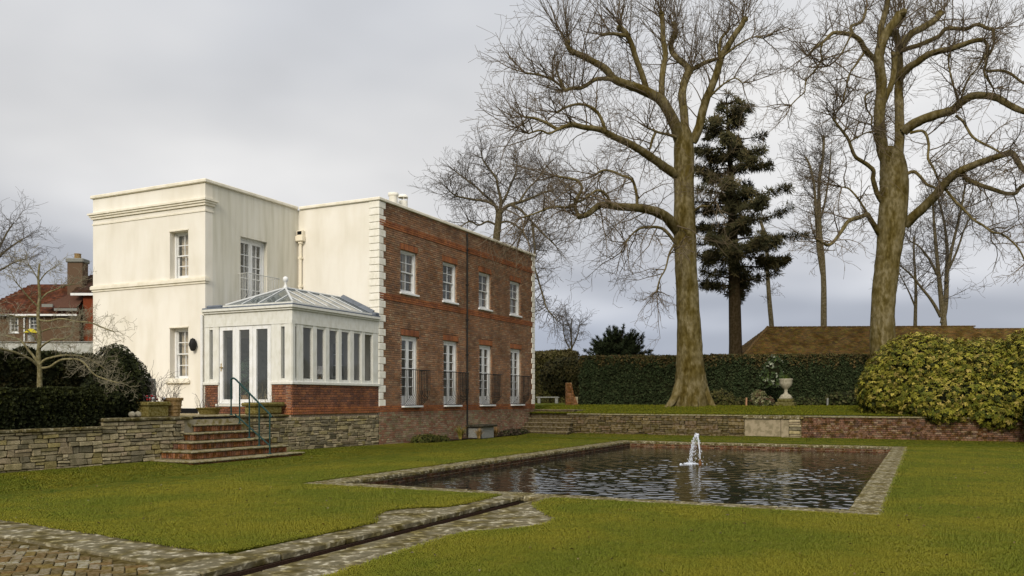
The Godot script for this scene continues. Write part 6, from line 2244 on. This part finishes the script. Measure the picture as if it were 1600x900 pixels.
	limb(t, "limb_right", [0.71,14.61,0.40,0.058, 1.11,15.02,0.80,0.048, 1.51,15.26,1.13,0.039, 1.86,15.34,1.39,0.033, 2.11,15.02,1.60,0.028])
	limb(t, "limb_right", [0.17,9.38,0.20,0.072, 0.41,9.52,0.64,0.059, 0.69,9.43,1.04,0.048, 0.88,9.63,1.50,0.035])
	limb(t, "limb_left", [-0.79,7.80,0.40,0.050, -1.11,7.27,0.63,0.045, -1.35,6.49,0.93,0.038, -1.66,5.97,1.16,0.033, -1.85,5.37,1.40,0.028])
	root(t, 0.4, 1.3, 1.5, 0.34, 0.10)
	root(t, 1.5, 1.1, 1.2, 0.32, 0.12)
	root(t, 2.7, 1.5, 1.3, 0.34, 0.09)
	root(t, 3.6, 1.2, 1.3, 0.33, 0.1)
	root(t, 5.2, 1.2, 1.2, 0.33, 0.1)
	twigs(t, 3.5, 2.3, 0.032, o, 501, M.twig)
	t = tree("plane_tree", "massive bare plane tree with a forked trunk rising behind the yellow green bush", Vector3(14.81, 1.21, -19.98), M.bark, true, "large bare plane trees")
	limb(t, "trunk", [0.06,-0.21,-0.00,0.739, -0.03,1.15,0.00,0.654, -0.06,2.36,-0.00,0.597, -0.09,3.30,0.00,0.568, -0.09,4.32,0.00,0.540, -0.03,5.38,0.00,0.540, 0.09,6.44,-0.00,0.554, 0.18,7.20,-0.00,0.554, 0.30,8.26,-0.00,0.611, 0.39,9.16,-0.00,0.640, 0.45,9.92,-0.00,0.640, 0.45,10.70,-0.00,0.640, 0.42,11.37,-0.00,0.597, 0.36,11.82,-0.00,0.540, 0.27,12.16,0.00,0.341, 0.24,12.40,-0.00,0.114])
	limb(t, "limb_up", [0.12,11.55,-0.00,0.284, -0.14,12.25,0.10,0.276, -0.29,12.82,0.18,0.270, -0.36,13.46,0.27,0.263, -0.37,14.17,0.37,0.255, -0.35,14.74,0.46,0.249, -0.39,15.31,0.54,0.243, -0.51,15.87,0.62,0.237, -0.57,16.35,0.69,0.231, -0.46,16.91,0.77,0.225, -0.20,17.47,0.86,0.218, 0.12,17.90,0.94,0.212, 0.30,18.23,1.00,0.208])
	limb(t, "limb_up", [-0.44,16.87,0.60,0.154, -0.42,17.52,0.47,0.145, -0.20,18.24,0.33,0.136, 0.04,18.97,0.18,0.126, 0.18,19.90,-0.00,0.114])
	limb(t, "limb_up", [0.60,11.67,-0.00,0.242, 0.76,12.53,-0.14,0.231, 0.83,13.49,-0.28,0.219, 0.89,14.45,-0.43,0.207, 0.92,15.26,-0.56,0.197, 1.03,15.98,-0.67,0.188, 1.05,16.73,-0.78,0.178, 1.08,17.49,-0.90,0.169, 0.97,18.15,-1.00,0.160])
	limb(t, "limb_up", [-0.21,14.14,0.20,0.127, -0.03,14.62,0.20,0.130, 0.21,15.17,0.20,0.133, 0.36,15.83,0.20,0.137, 0.39,16.64,0.20,0.141])
	limb(t, "limb_right", [1.09,17.36,-0.80,0.188, 1.52,17.93,-1.05,0.179, 1.99,18.33,-1.27,0.171, 2.46,18.60,-1.46,0.163, 2.93,18.91,-1.65,0.156, 3.33,19.20,-1.82,0.149, 3.67,19.60,-2.00,0.142])
	limb(t, "limb_right", [0.92,15.84,-0.30,0.186, 1.13,16.10,0.05,0.174, 1.36,16.20,0.32,0.165, 1.67,16.40,0.73,0.151, 1.92,16.43,1.00,0.142, 2.21,16.40,1.30,0.132, 2.45,16.38,1.56,0.123, 2.70,16.40,1.85,0.114, 2.98,16.43,2.18,0.103, 3.27,16.36,2.50,0.093])
	limb(t, "limb_right", [3.29,16.36,2.50,0.073, 3.45,15.98,2.58,0.068, 3.25,15.55,2.67,0.061, 3.28,15.24,2.73,0.057, 3.14,14.81,2.82,0.051, 3.22,14.51,2.89,0.047, 3.44,14.02,3.00,0.039])
	limb(t, "limb_right", [3.24,14.82,2.80,0.066, 3.60,14.83,2.92,0.062, 3.92,14.76,3.02,0.058, 4.20,14.56,3.13,0.055, 4.51,14.20,3.26,0.050, 4.87,13.93,3.40,0.046])
	limb(t, "limb_right", [1.06,17.12,-0.60,0.115, 1.34,17.19,-0.40,0.112, 1.59,17.21,-0.23,0.109, 1.90,17.27,0.00,0.105, 2.14,17.34,0.19,0.102, 2.40,17.43,0.39,0.098, 2.50,17.60,0.55,0.095, 2.69,17.66,0.70,0.093, 3.06,17.51,0.96,0.088, 3.34,17.45,1.16,0.085, 3.51,17.53,1.32,0.082, 3.72,17.46,1.47,0.080, 3.92,17.24,1.64,0.077, 4.12,17.12,1.80,0.075])
	limb(t, "limb_right", [4.09,17.12,1.80,0.068, 4.08,16.72,1.92,0.063, 3.97,16.25,2.06,0.058, 3.72,15.85,2.20,0.054])
	limb(t, "limb_right", [0.91,13.09,-0.00,0.242, 1.15,13.28,0.26,0.233, 1.47,13.44,0.59,0.222, 1.84,13.51,0.92,0.210, 2.18,13.55,1.24,0.200, 2.44,13.59,1.48,0.192, 2.60,13.77,1.71,0.185, 2.79,13.91,1.95,0.177, 2.99,13.98,2.17,0.170, 3.26,13.92,2.41,0.163, 3.51,13.80,2.66,0.155, 3.73,13.61,2.88,0.148, 3.92,13.33,3.13,0.141, 4.13,13.04,3.39,0.133, 4.37,12.78,3.67,0.125, 4.66,12.56,4.00,0.115])
	limb(t, "limb_right", [2.72,13.78,1.50,0.048, 2.57,14.37,1.50,0.044, 2.37,15.09,1.50,0.040, 2.25,15.73,1.50,0.037, 2.31,16.14,1.50,0.034])
	limb(t, "limb_right", [2.72,13.81,1.60,0.044, 2.73,14.36,1.91,0.040, 2.84,14.83,2.19,0.037, 3.04,15.09,2.40,0.035, 3.15,15.38,2.60,0.033])
	limb(t, "limb_right", [0.97,8.65,0.00,0.242, 1.20,9.00,0.33,0.230, 1.47,9.29,0.65,0.220, 1.68,9.58,0.94,0.210, 1.87,9.84,1.21,0.201, 1.99,10.10,1.44,0.193, 2.13,10.33,1.67,0.186, 2.30,10.53,1.90,0.179, 2.50,10.67,2.13,0.171, 2.76,10.77,2.39,0.163, 3.03,10.87,2.67,0.155, 3.37,10.96,3.02,0.144, 3.70,11.03,3.36,0.134, 3.87,11.06,3.54,0.128, 3.99,10.75,3.76,0.122, 4.03,10.33,4.01,0.115, 4.15,10.05,4.22,0.109, 4.35,9.76,4.50,0.101])
	limb(t, "limb_right", [2.73,10.65,1.80,0.109, 2.84,10.31,1.97,0.105, 3.07,10.13,2.13,0.101, 3.36,9.91,2.34,0.096, 3.64,9.74,2.54,0.092, 3.92,9.55,2.74,0.088, 4.16,9.43,2.91,0.084, 4.38,9.42,3.06,0.081, 4.48,9.63,3.21,0.077, 4.81,9.86,3.50,0.071])
	limb(t, "limb_right", [2.11,10.22,1.20,0.069, 2.25,9.91,1.39,0.066, 2.45,9.40,1.68,0.062, 2.68,8.99,1.95,0.058, 2.92,8.46,2.29,0.054, 3.22,8.12,2.58,0.050, 3.46,7.78,2.85,0.047, 3.77,7.62,3.10,0.043, 4.03,7.23,3.41,0.039, 4.19,6.79,3.70,0.036, 4.23,6.25,4.00,0.032])
	limb(t, "limb_right", [0.89,10.99,0.30,0.085, 1.16,11.06,0.48,0.079, 1.37,10.77,0.67,0.072, 1.56,10.36,0.89,0.065, 1.78,10.20,1.05,0.060, 1.99,10.04,1.20,0.055])
	limb(t, "limb_right", [1.02,12.88,0.40,0.070, 1.46,12.93,0.60,0.066, 1.64,12.66,0.72,0.064, 1.65,12.13,0.90,0.060, 1.51,11.48,1.11,0.056, 1.66,11.02,1.29,0.052, 1.78,10.44,1.50,0.048])
	limb(t, "limb_right", [2.60,13.32,1.50,0.062, 2.73,12.94,1.86,0.059, 2.74,12.48,2.21,0.056, 2.77,12.02,2.58,0.054, 2.96,11.60,3.05,0.050, 3.15,11.24,3.51,0.047, 3.25,10.99,3.80,0.045])
	limb(t, "limb_left", [-0.09,9.74,0.00,0.128, -0.42,10.08,0.19,0.120, -0.61,10.43,0.37,0.113, -0.77,10.75,0.52,0.106, -0.80,11.04,0.67,0.100, -1.13,11.26,0.83,0.094, -1.46,11.40,0.97,0.088, -1.82,11.56,1.12,0.082, -2.07,11.89,1.30,0.074, -2.32,12.27,1.51,0.066, -2.59,12.51,1.66,0.060, -2.88,12.75,1.83,0.054, -3.18,13.01,2.00,0.047])
	limb(t, "limb_left", [-0.24,8.22,0.00,0.128, -0.61,8.59,0.29,0.120, -0.88,8.84,0.50,0.114, -1.09,9.02,0.66,0.109, -1.47,8.86,0.85,0.104, -1.88,8.73,1.06,0.098, -2.21,8.57,1.23,0.093, -2.50,8.23,1.45,0.087, -2.84,7.83,1.71,0.080, -3.16,7.50,1.94,0.074, -3.48,7.32,2.13,0.070, -3.81,7.43,2.31,0.065, -4.13,7.54,2.50,0.060])
	limb(t, "limb_left", [-0.98,8.94,0.60,0.063, -1.22,9.33,0.60,0.056, -1.46,9.72,0.60,0.050, -1.69,10.01,0.60,0.044, -1.96,10.25,0.60,0.039, -2.26,10.31,0.60,0.035])
	limb(t, "limb_left", [-0.48,16.51,0.00,0.142, -0.80,16.68,0.17,0.134, -1.07,16.86,0.32,0.126, -1.29,17.09,0.49,0.118, -1.52,17.22,0.62,0.112, -1.89,17.32,0.79,0.104, -2.31,17.30,0.97,0.095, -2.81,17.24,1.18,0.085, -3.02,17.11,1.28,0.081, -3.24,16.88,1.40,0.075, -3.53,16.61,1.56,0.067, -3.93,16.29,1.76,0.058, -4.33,15.85,2.00,0.047])
	limb(t, "limb_left", [-1.80,17.29,0.80,0.084, -1.87,17.55,0.74,0.079, -1.85,17.75,0.69,0.076, -1.59,17.87,0.63,0.072, -1.29,18.05,0.55,0.067, -1.14,18.35,0.48,0.062, -1.04,18.68,0.40,0.056])
	limb(t, "limb_left", [-3.52,16.56,1.60,0.044, -3.65,16.17,1.71,0.041, -3.62,15.85,1.80,0.040, -3.84,15.39,1.93,0.037, -4.18,14.99,2.07,0.034, -4.44,14.72,2.17,0.032, -4.54,14.34,2.27,0.030, -4.59,14.09,2.35,0.029, -4.95,13.76,2.48,0.026, -5.27,13.43,2.60,0.024])
	limb(t, "limb_left", [-1.18,16.58,0.50,0.048, -1.65,15.96,0.79,0.044, -2.08,15.38,1.05,0.040, -2.30,14.79,1.29,0.037, -2.45,14.38,1.46,0.034, -2.66,13.80,1.70,0.031, -3.12,13.18,2.00,0.027])
	limb(t, "limb_left", [-0.67,14.89,0.30,0.042, -1.05,14.63,0.35,0.041, -1.02,14.01,0.41,0.038, -0.80,13.64,0.46,0.037, -0.85,13.23,0.50,0.035])
	limb(t, "limb_left", [-1.97,17.23,1.00,0.042, -2.32,16.64,1.28,0.037, -2.65,16.13,1.53,0.034, -3.03,15.68,1.77,0.030, -3.47,15.36,2.00,0.027])
	limb(t, "limb_left", [-2.09,12.28,1.00,0.042, -1.60,12.57,0.80,0.036, -1.17,12.81,0.63,0.032, -0.82,12.91,0.50,0.028])
	twigs(t, 3.1, 2.0, 0.032, o, 502, M.twig)
	t = tree("bare_tree", "bare spreading tree rising behind the brick house roof", Vector3(-15.52, 1.30, -38.54), M.bark_grey, false, "bare trees in the distance")
	limb(t, "trunk", [0.00,-0.10,0.00,0.504, 0.00,8.48,0.00,0.373, 0.11,10.59,-0.00,0.345, 0.11,12.18,-0.00,0.323, 0.21,13.77,-0.00,0.302, 0.37,15.09,-0.00,0.284, 0.42,15.89,-0.00,0.274])
	limb(t, "limb", [0.42,15.57,-0.00,0.149, 0.22,16.05,0.23,0.138, 0.01,16.33,0.38,0.130, -0.72,16.57,0.69,0.114, -1.64,16.59,1.07,0.094, -2.41,16.67,1.39,0.078, -3.06,16.76,1.67,0.064, -3.66,17.19,2.00,0.048])
	limb(t, "limb", [0.26,16.15,-0.00,0.124, -0.32,16.89,-0.20,0.110, -0.86,17.35,-0.34,0.099, -1.50,18.03,-0.54,0.085, -2.37,18.73,-0.77,0.068, -3.24,19.44,-1.00,0.050])
	limb(t, "limb", [0.42,15.78,-0.00,0.149, 0.58,16.49,0.14,0.135, 0.53,16.99,0.24,0.125, 0.32,17.80,0.41,0.108, 0.22,18.40,0.53,0.096, -0.20,18.99,0.67,0.081, -0.82,19.77,0.87,0.062, -1.02,20.36,1.00,0.049])
	limb(t, "limb", [0.53,16.31,-0.00,0.124, 1.06,17.33,-0.27,0.105, 1.38,18.23,-0.49,0.089, 1.80,19.26,-0.74,0.070, 1.91,20.40,-1.00,0.050])
	limb(t, "limb", [0.48,15.68,-0.00,0.174, 0.95,16.14,0.28,0.158, 1.48,16.35,0.52,0.144, 2.11,16.45,0.78,0.129, 2.84,16.63,1.10,0.111, 3.45,16.83,1.37,0.095, 4.17,17.06,1.69,0.077, 4.87,17.19,2.00,0.060])
	limb(t, "limb", [1.48,16.23,0.80,0.123, 2.31,15.63,1.14,0.108, 3.14,14.61,1.58,0.088, 3.75,13.92,1.89,0.075, 4.35,13.25,2.19,0.061, 4.95,12.58,2.50,0.048])
	limb(t, "limb", [3.14,14.60,1.60,0.109, 3.23,13.32,1.81,0.099, 3.33,12.26,1.98,0.091, 3.23,11.20,2.15,0.083, 3.63,9.73,2.40,0.071, 4.03,8.27,2.65,0.059, 4.33,7.44,2.79,0.052, 5.13,6.51,3.00,0.043])
	limb(t, "limb", [0.21,14.72,-0.00,0.099, -0.52,14.99,0.25,0.086, -1.25,14.62,0.49,0.072, -1.97,14.88,0.74,0.058, -2.69,14.41,1.00,0.044])
	limb(t, "limb", [2.11,16.40,1.00,0.098, 2.74,17.52,0.65,0.080, 3.59,18.45,0.32,0.062, 4.23,19.49,-0.00,0.045])
	limb(t, "limb", [0.32,14.83,-0.00,0.099, 1.06,14.97,0.32,0.089, 1.80,14.59,0.64,0.077, 2.52,13.77,1.07,0.063, 2.93,12.76,1.50,0.049])
	twigs(t, 8.0, 2.2, 0.034, far, 503, M.twig_grey)
	t = tree("bare_tree", "small bare tree above the hedge just right of the house", Vector3(-13.53, 1.50, -50.65), M.bark_grey, false, "bare trees in the distance")
	limb(t, "trunk", [-0.06,-0.10,0.00,0.153, -0.06,3.09,0.00,0.114, 0.00,4.12,0.00,0.101, 0.00,5.51,0.00,0.084, -0.06,6.72,0.00,0.069, 0.06,7.75,0.00,0.057])
	limb(t, "limb", [0.00,4.60,0.00,0.071, -0.62,5.79,0.26,0.056, -0.82,6.98,0.50,0.042])
	limb(t, "limb", [0.00,4.90,0.00,0.071, 0.56,6.13,-0.26,0.057, 0.83,7.37,-0.50,0.043])
	limb(t, "limb", [0.00,5.81,0.00,0.057, -0.20,6.88,0.26,0.045, -0.58,7.82,0.50,0.034])
	twigs(t, 7.0, 1.3, 0.022, far, 504, M.twig_grey)
	t = tree("bare_tree", "thin leaning bare trunk right of the fir", Vector3(5.77, 1.40, -44.50), M.bark_grey, false, "bare trees in the distance")
	limb(t, "trunk", [0.00,-0.10,0.00,0.285, 0.00,3.42,0.00,0.211, 0.00,5.67,0.00,0.192, -0.20,7.91,-0.00,0.172, -0.35,10.41,0.00,0.150, -0.45,12.65,0.00,0.131, -0.90,14.15,0.00,0.117])
	twigs(t, 2.0, 1.4, 0.022, slim, 507, M.twig_grey)
	t = tree("bare_tree", "tall slender twin stemmed bare tree between the fir and the right plane", Vector3(9.40, 1.40, -46.28), M.bark_grey, false, "bare trees in the distance")
	limb(t, "trunk", [0.00,-0.10,0.00,0.348, 0.00,3.42,0.00,0.258, 0.00,5.82,0.00,0.235, 0.00,8.91,0.00,0.206, -0.10,11.41,0.00,0.183, -0.25,12.65,0.00,0.171, -0.35,14.90,0.00,0.150, -0.35,17.14,0.00,0.128, -0.05,19.14,0.00,0.109, 0.00,20.79,0.00,0.094])
	limb(t, "limb", [-0.05,9.81,0.00,0.164, -0.35,11.13,0.14,0.150, -0.62,12.84,0.33,0.133, -0.79,14.78,0.54,0.113, -1.02,16.71,0.75,0.093, -1.37,18.14,0.91,0.078, -1.79,18.85,1.00,0.069])
	limb(t, "limb", [-0.20,14.40,-0.00,0.094, 0.26,15.97,-0.30,0.080, 0.71,18.08,-0.70,0.061, 0.93,19.68,-1.00,0.048])
	twigs(t, 5.5, 2.2, 0.03, slim, 508, M.twig_grey)
	t = tree("bare_tree", "many stemmed bare tree above the barn right of the forked plane", Vector3(17.82, 1.45, -50.40), M.bark_grey, false, "bare trees in the distance")
	limb(t, "trunk", [0.00,-0.10,0.00,0.348, 0.00,3.37,0.00,0.258, 0.00,6.12,0.00,0.218, -0.15,7.36,0.00,0.199, -0.35,9.36,0.00,0.170, -0.60,11.86,-0.00,0.133, -0.80,14.35,-0.00,0.096, -0.85,16.10,-0.00,0.070])
	limb(t, "limb", [-0.10,6.12,0.00,0.211, 0.24,7.88,-0.18,0.186, 0.40,9.92,-0.38,0.158, 0.55,11.96,-0.59,0.130, 0.42,14.27,-0.82,0.097, 0.05,16.08,-1.00,0.071])
	limb(t, "limb", [0.15,9.36,-0.00,0.141, 0.39,11.55,0.30,0.119, 0.67,13.25,0.53,0.102, 0.94,14.93,0.77,0.086, 1.11,16.59,1.00,0.069])
	limb(t, "limb", [0.40,10.36,-0.00,0.094, 0.85,11.79,0.38,0.076, 1.15,13.20,0.74,0.058, 1.50,14.14,1.00,0.046])
	limb(t, "limb", [-0.25,6.62,-0.00,0.141, -1.09,7.83,0.29,0.116, -2.01,8.79,0.55,0.095, -2.93,9.74,0.81,0.073, -3.70,10.30,1.00,0.058])
	limb(t, "limb", [-0.50,9.86,0.00,0.117, -1.34,11.04,0.39,0.089, -2.30,11.97,0.75,0.064, -3.21,12.37,1.00,0.046])
	twigs(t, 4.5, 2.6, 0.034, slim, 509, M.twig_grey)
	t = tree("bare_tree", "slim bare tree behind the barn ridge close to the forked plane", Vector3(15.76, 1.50, -53.85), M.bark_grey, false, "bare trees in the distance")
	limb(t, "trunk", [0.00,-0.10,0.00,0.235, 0.00,3.52,0.00,0.174, 0.00,6.32,0.00,0.146, 0.05,8.81,0.00,0.122, 0.00,10.39,0.00,0.106, -0.11,12.25,-0.00,0.088, -0.11,13.57,-0.00,0.075])
	limb(t, "limb", [0.00,7.75,0.00,0.075, -0.51,8.79,0.18,0.061, -1.12,9.82,0.36,0.047, -1.60,10.58,0.50,0.037])
	twigs(t, 4.0, 1.6, 0.022, slim, 510, M.twig_grey)
	t = tree("bare_tree", "bare dark branched tree at the far left edge above the brick house", Vector3(-58.65, 1.15, -23.00), M.bark_grey, false, "bare trees in the distance")
	limb(t, "trunk", [0.00,-0.10,0.00,0.432, 0.00,4.11,0.00,0.320, 0.11,7.51,0.00,0.275, 0.34,10.34,0.00,0.237, 0.91,12.04,0.00,0.213])
	limb(t, "limb", [0.91,12.04,0.00,0.133, 1.91,13.12,0.34,0.106, 3.12,13.91,0.67,0.079, 4.43,14.57,1.00,0.053])
	limb(t, "limb", [0.91,12.04,0.00,0.133, 1.34,13.82,-0.41,0.101, 1.81,15.31,-0.77,0.072, 2.25,16.22,-1.00,0.054])
	limb(t, "limb", [0.68,11.48,-0.00,0.107, 2.27,11.96,0.57,0.082, 3.57,12.44,1.06,0.061, 4.83,12.65,1.50,0.042])
	twigs(t, 5.0, 2.2, 0.026, far, 511, M.twig_grey)
	t = tree("magnolia_tree", "small bare pale barked tree behind the low terrace hedge", Vector3(-1.60, 1.02, 11.06), M.bark_pale, false, "")
	limb(t, "trunk", [0.00,-0.10,0.00,0.079, 0.00,0.80,0.00,0.058, 0.00,1.12,0.00,0.054, 0.00,1.38,0.00,0.051, -0.03,1.63,0.00,0.048, 0.00,2.00,0.00,0.043, -0.03,2.36,0.00,0.038, -0.03,2.66,0.00,0.034, 0.00,3.02,0.00,0.030, -0.03,3.39,0.00,0.025, 0.00,3.72,0.00,0.021])
	limb(t, "limb", [-0.03,1.38,0.00,0.031, -0.10,1.51,0.13,0.029, -0.20,1.60,0.26,0.027, -0.33,1.68,0.43,0.025, -0.47,1.73,0.60,0.022, -0.63,1.80,0.80,0.020])
	limb(t, "limb", [-0.03,1.44,0.00,0.031, -0.19,1.62,-0.08,0.028, -0.35,1.77,-0.15,0.026, -0.54,1.96,-0.23,0.023, -0.76,2.05,-0.31,0.021, -1.07,2.12,-0.40,0.018])
	limb(t, "limb", [0.17,1.33,0.20,0.029, 0.36,1.36,0.23,0.027, 0.52,1.46,0.25,0.026, 0.67,1.52,0.28,0.025, 0.86,1.53,0.30,0.023, 1.08,1.51,0.34,0.022, 1.24,1.40,0.36,0.020, 1.43,1.20,0.41,0.018, 1.61,1.11,0.44,0.017, 1.83,1.04,0.47,0.015, 2.04,0.99,0.50,0.013])
	limb(t, "limb", [0.11,1.41,0.20,0.027, 0.20,1.52,0.15,0.026, 0.32,1.57,0.10,0.025, 0.50,1.62,0.04,0.023, 0.68,1.63,-0.03,0.021, 0.86,1.62,-0.09,0.019, 1.06,1.54,-0.17,0.017, 1.24,1.42,-0.25,0.015, 1.36,1.32,-0.30,0.014])
	limb(t, "limb", [-0.01,1.78,0.00,0.024, 0.21,1.90,0.12,0.021, 0.45,1.98,0.24,0.019, 0.72,1.97,0.37,0.016, 0.99,2.05,0.50,0.013])
	limb(t, "limb", [-0.03,2.44,0.00,0.024, 0.24,2.40,0.07,0.022, 0.51,2.45,0.13,0.021, 0.78,2.42,0.20,0.019, 1.01,2.37,0.26,0.018, 1.31,2.35,0.33,0.016, 1.64,2.23,0.42,0.014, 1.93,2.13,0.50,0.012])
	limb(t, "limb", [-0.03,2.51,0.00,0.021, -0.18,2.51,0.14,0.018, -0.31,2.47,0.27,0.017, -0.45,2.51,0.42,0.015, -0.63,2.49,0.60,0.012])
	limb(t, "limb", [-0.01,2.87,0.00,0.021, 0.11,3.06,-0.11,0.018, 0.27,3.16,-0.21,0.016, 0.45,3.27,-0.31,0.013, 0.61,3.31,-0.40,0.011])
	limb(t, "limb", [-0.03,2.73,0.00,0.021, -0.15,2.92,0.15,0.017, -0.24,3.10,0.28,0.014, -0.32,3.26,0.40,0.011])
	limb(t, "limb", [-0.03,2.14,0.00,0.021, 0.14,2.24,-0.12,0.018, 0.31,2.28,-0.24,0.016, 0.53,2.32,-0.38,0.014, 0.71,2.24,-0.50,0.011])
	limb(t, "limb", [-0.01,3.31,0.00,0.014, -0.08,3.53,0.11,0.011, -0.15,3.69,0.20,0.010])
	limb(t, "limb", [-0.01,3.31,0.00,0.014, 0.21,3.50,0.11,0.011, 0.43,3.60,0.20,0.010])
	limb(t, "limb", [-0.03,1.92,0.00,0.021, -0.13,2.13,0.12,0.016, -0.26,2.24,0.21,0.013, -0.38,2.32,0.30,0.010])
	twigs(t, 17.0, 0.45, 0.005, small, 512, M.twig_pale)


# ---------------------------------------------------------------- sky and everything
func sky_picture() -> ImageTexture:
	var w := 1024
	var h := 512
	var im := Image.create(w, h, false, Image.FORMAT_RGBF)
	var f := FastNoiseLite.new()
	f.seed = 12
	f.frequency = 1.0
	f.fractal_octaves = 5
	var g := FastNoiseLite.new()
	g.seed = 19
	g.frequency = 1.0
	g.fractal_octaves = 3
	for j in h:
		var el := PI * (0.5 - (j + 0.5) / h)
		for i in w:
			var az := TAU * ((i + 0.5) / w - 0.5)
			var d := Vector3(sin(az) * cos(el), sin(el), -cos(az) * cos(el))
			var c := Color(0.1, 0.1, 0.09)
			if el > -0.03:
				var e := maxf(el, 0.0)
				# flat cloud layer, so that streaks close up towards the horizon
				var k := 1.0 / (maxf(d.y, 0.0) + 0.12)
				var n := f.get_noise_3d(d.x * k * 0.55, d.z * k * 0.55, 3.0)
				var n2 := g.get_noise_3d(d.x * k * 0.22 + 4.0, d.z * k * 0.22, 7.0)
				var low := Color(0.24, 0.262, 0.31)
				var mid := Color(0.472, 0.470, 0.470)
				var high := Color(1.05, 1.06, 1.07)
				c = low.lerp(mid, smooth(0.05, 0.27, e + n * 0.07))
				c = c.lerp(high, smooth(0.3, 1.4, e))
				var bright := 1.0 + 0.34 * n + 0.3 * n2
				# thinner cloud to the north east
				var thin := smooth(0.55, 0.98, d.dot(Vector3(-0.02, 0.22, -0.97).normalized())) * smooth(0.02, 0.2, e)
				bright += 0.42 * thin
				c = c * bright
				c = c.lerp(Color(c.r * 0.95, c.g * 0.985, c.b * 1.05), clampf(0.5 - n * 1.5, 0, 1) * smooth(0.12, 0.5, e))
			im.set_pixel(i, j, c)
	return ImageTexture.create_from_image(im)


func _ready() -> void:
	# camera: level, with the lens shifted up so that the verticals stay upright
	var cam := Camera3D.new()
	cam.name = "camera"
	add_child(cam)
	cam.position = cam_at
	cam.rotation = Vector3(0, YAW, 0)
	cam.projection = Camera3D.PROJECTION_FRUSTUM
	cam.near = 0.1
	cam.far = 1500.0
	cam.size = 0.1 * 900.0 / 1322.8
	cam.frustum_offset = Vector2(0, 0.1 * 173.6 / 1322.8)
	cam.current = true
	# overcast sky
	var env := Environment.new()
	env.background_mode = Environment.BG_SKY
	var sky := Sky.new()
	var sm := PanoramaSkyMaterial.new()
	sm.panorama = sky_picture()
	sky.sky_material = sm
	env.sky = sky
	env.tonemap_mode = Environment.TONE_MAPPER_LINEAR
	env.tonemap_exposure = 1.6
	env.sdfgi_enabled = true
	env.ssao_enabled = true
	env.ssil_enabled = true
	var we := WorldEnvironment.new()
	we.name = "world_environment"
	we.environment = env
	add_child(we)
	# the sun behind cloud, from behind the camera's left
	var sun := DirectionalLight3D.new()
	sun.name = "sun"
	sun.light_energy = 0.5
	sun.light_color = Color(1.0, 0.96, 0.9)
	sun.light_angular_distance = 20.0
	sun.shadow_enabled = true
	add_child(sun)
	sun.look_at_from_position(Vector3(6, 19, 32), Vector3.ZERO)

	rng.seed = 1234
	make_materials()
	unit_brick = brick_box()
	build_ground()
	build_lawn()
	build_pool()
	build_rill()
	build_house()
	build_conservatory()
	build_terrace()
	build_back_wall()
	build_fountain()
	build_terrace_things()
	build_back_garden()
	build_far()
	build_added_treeline()
	build_trees()
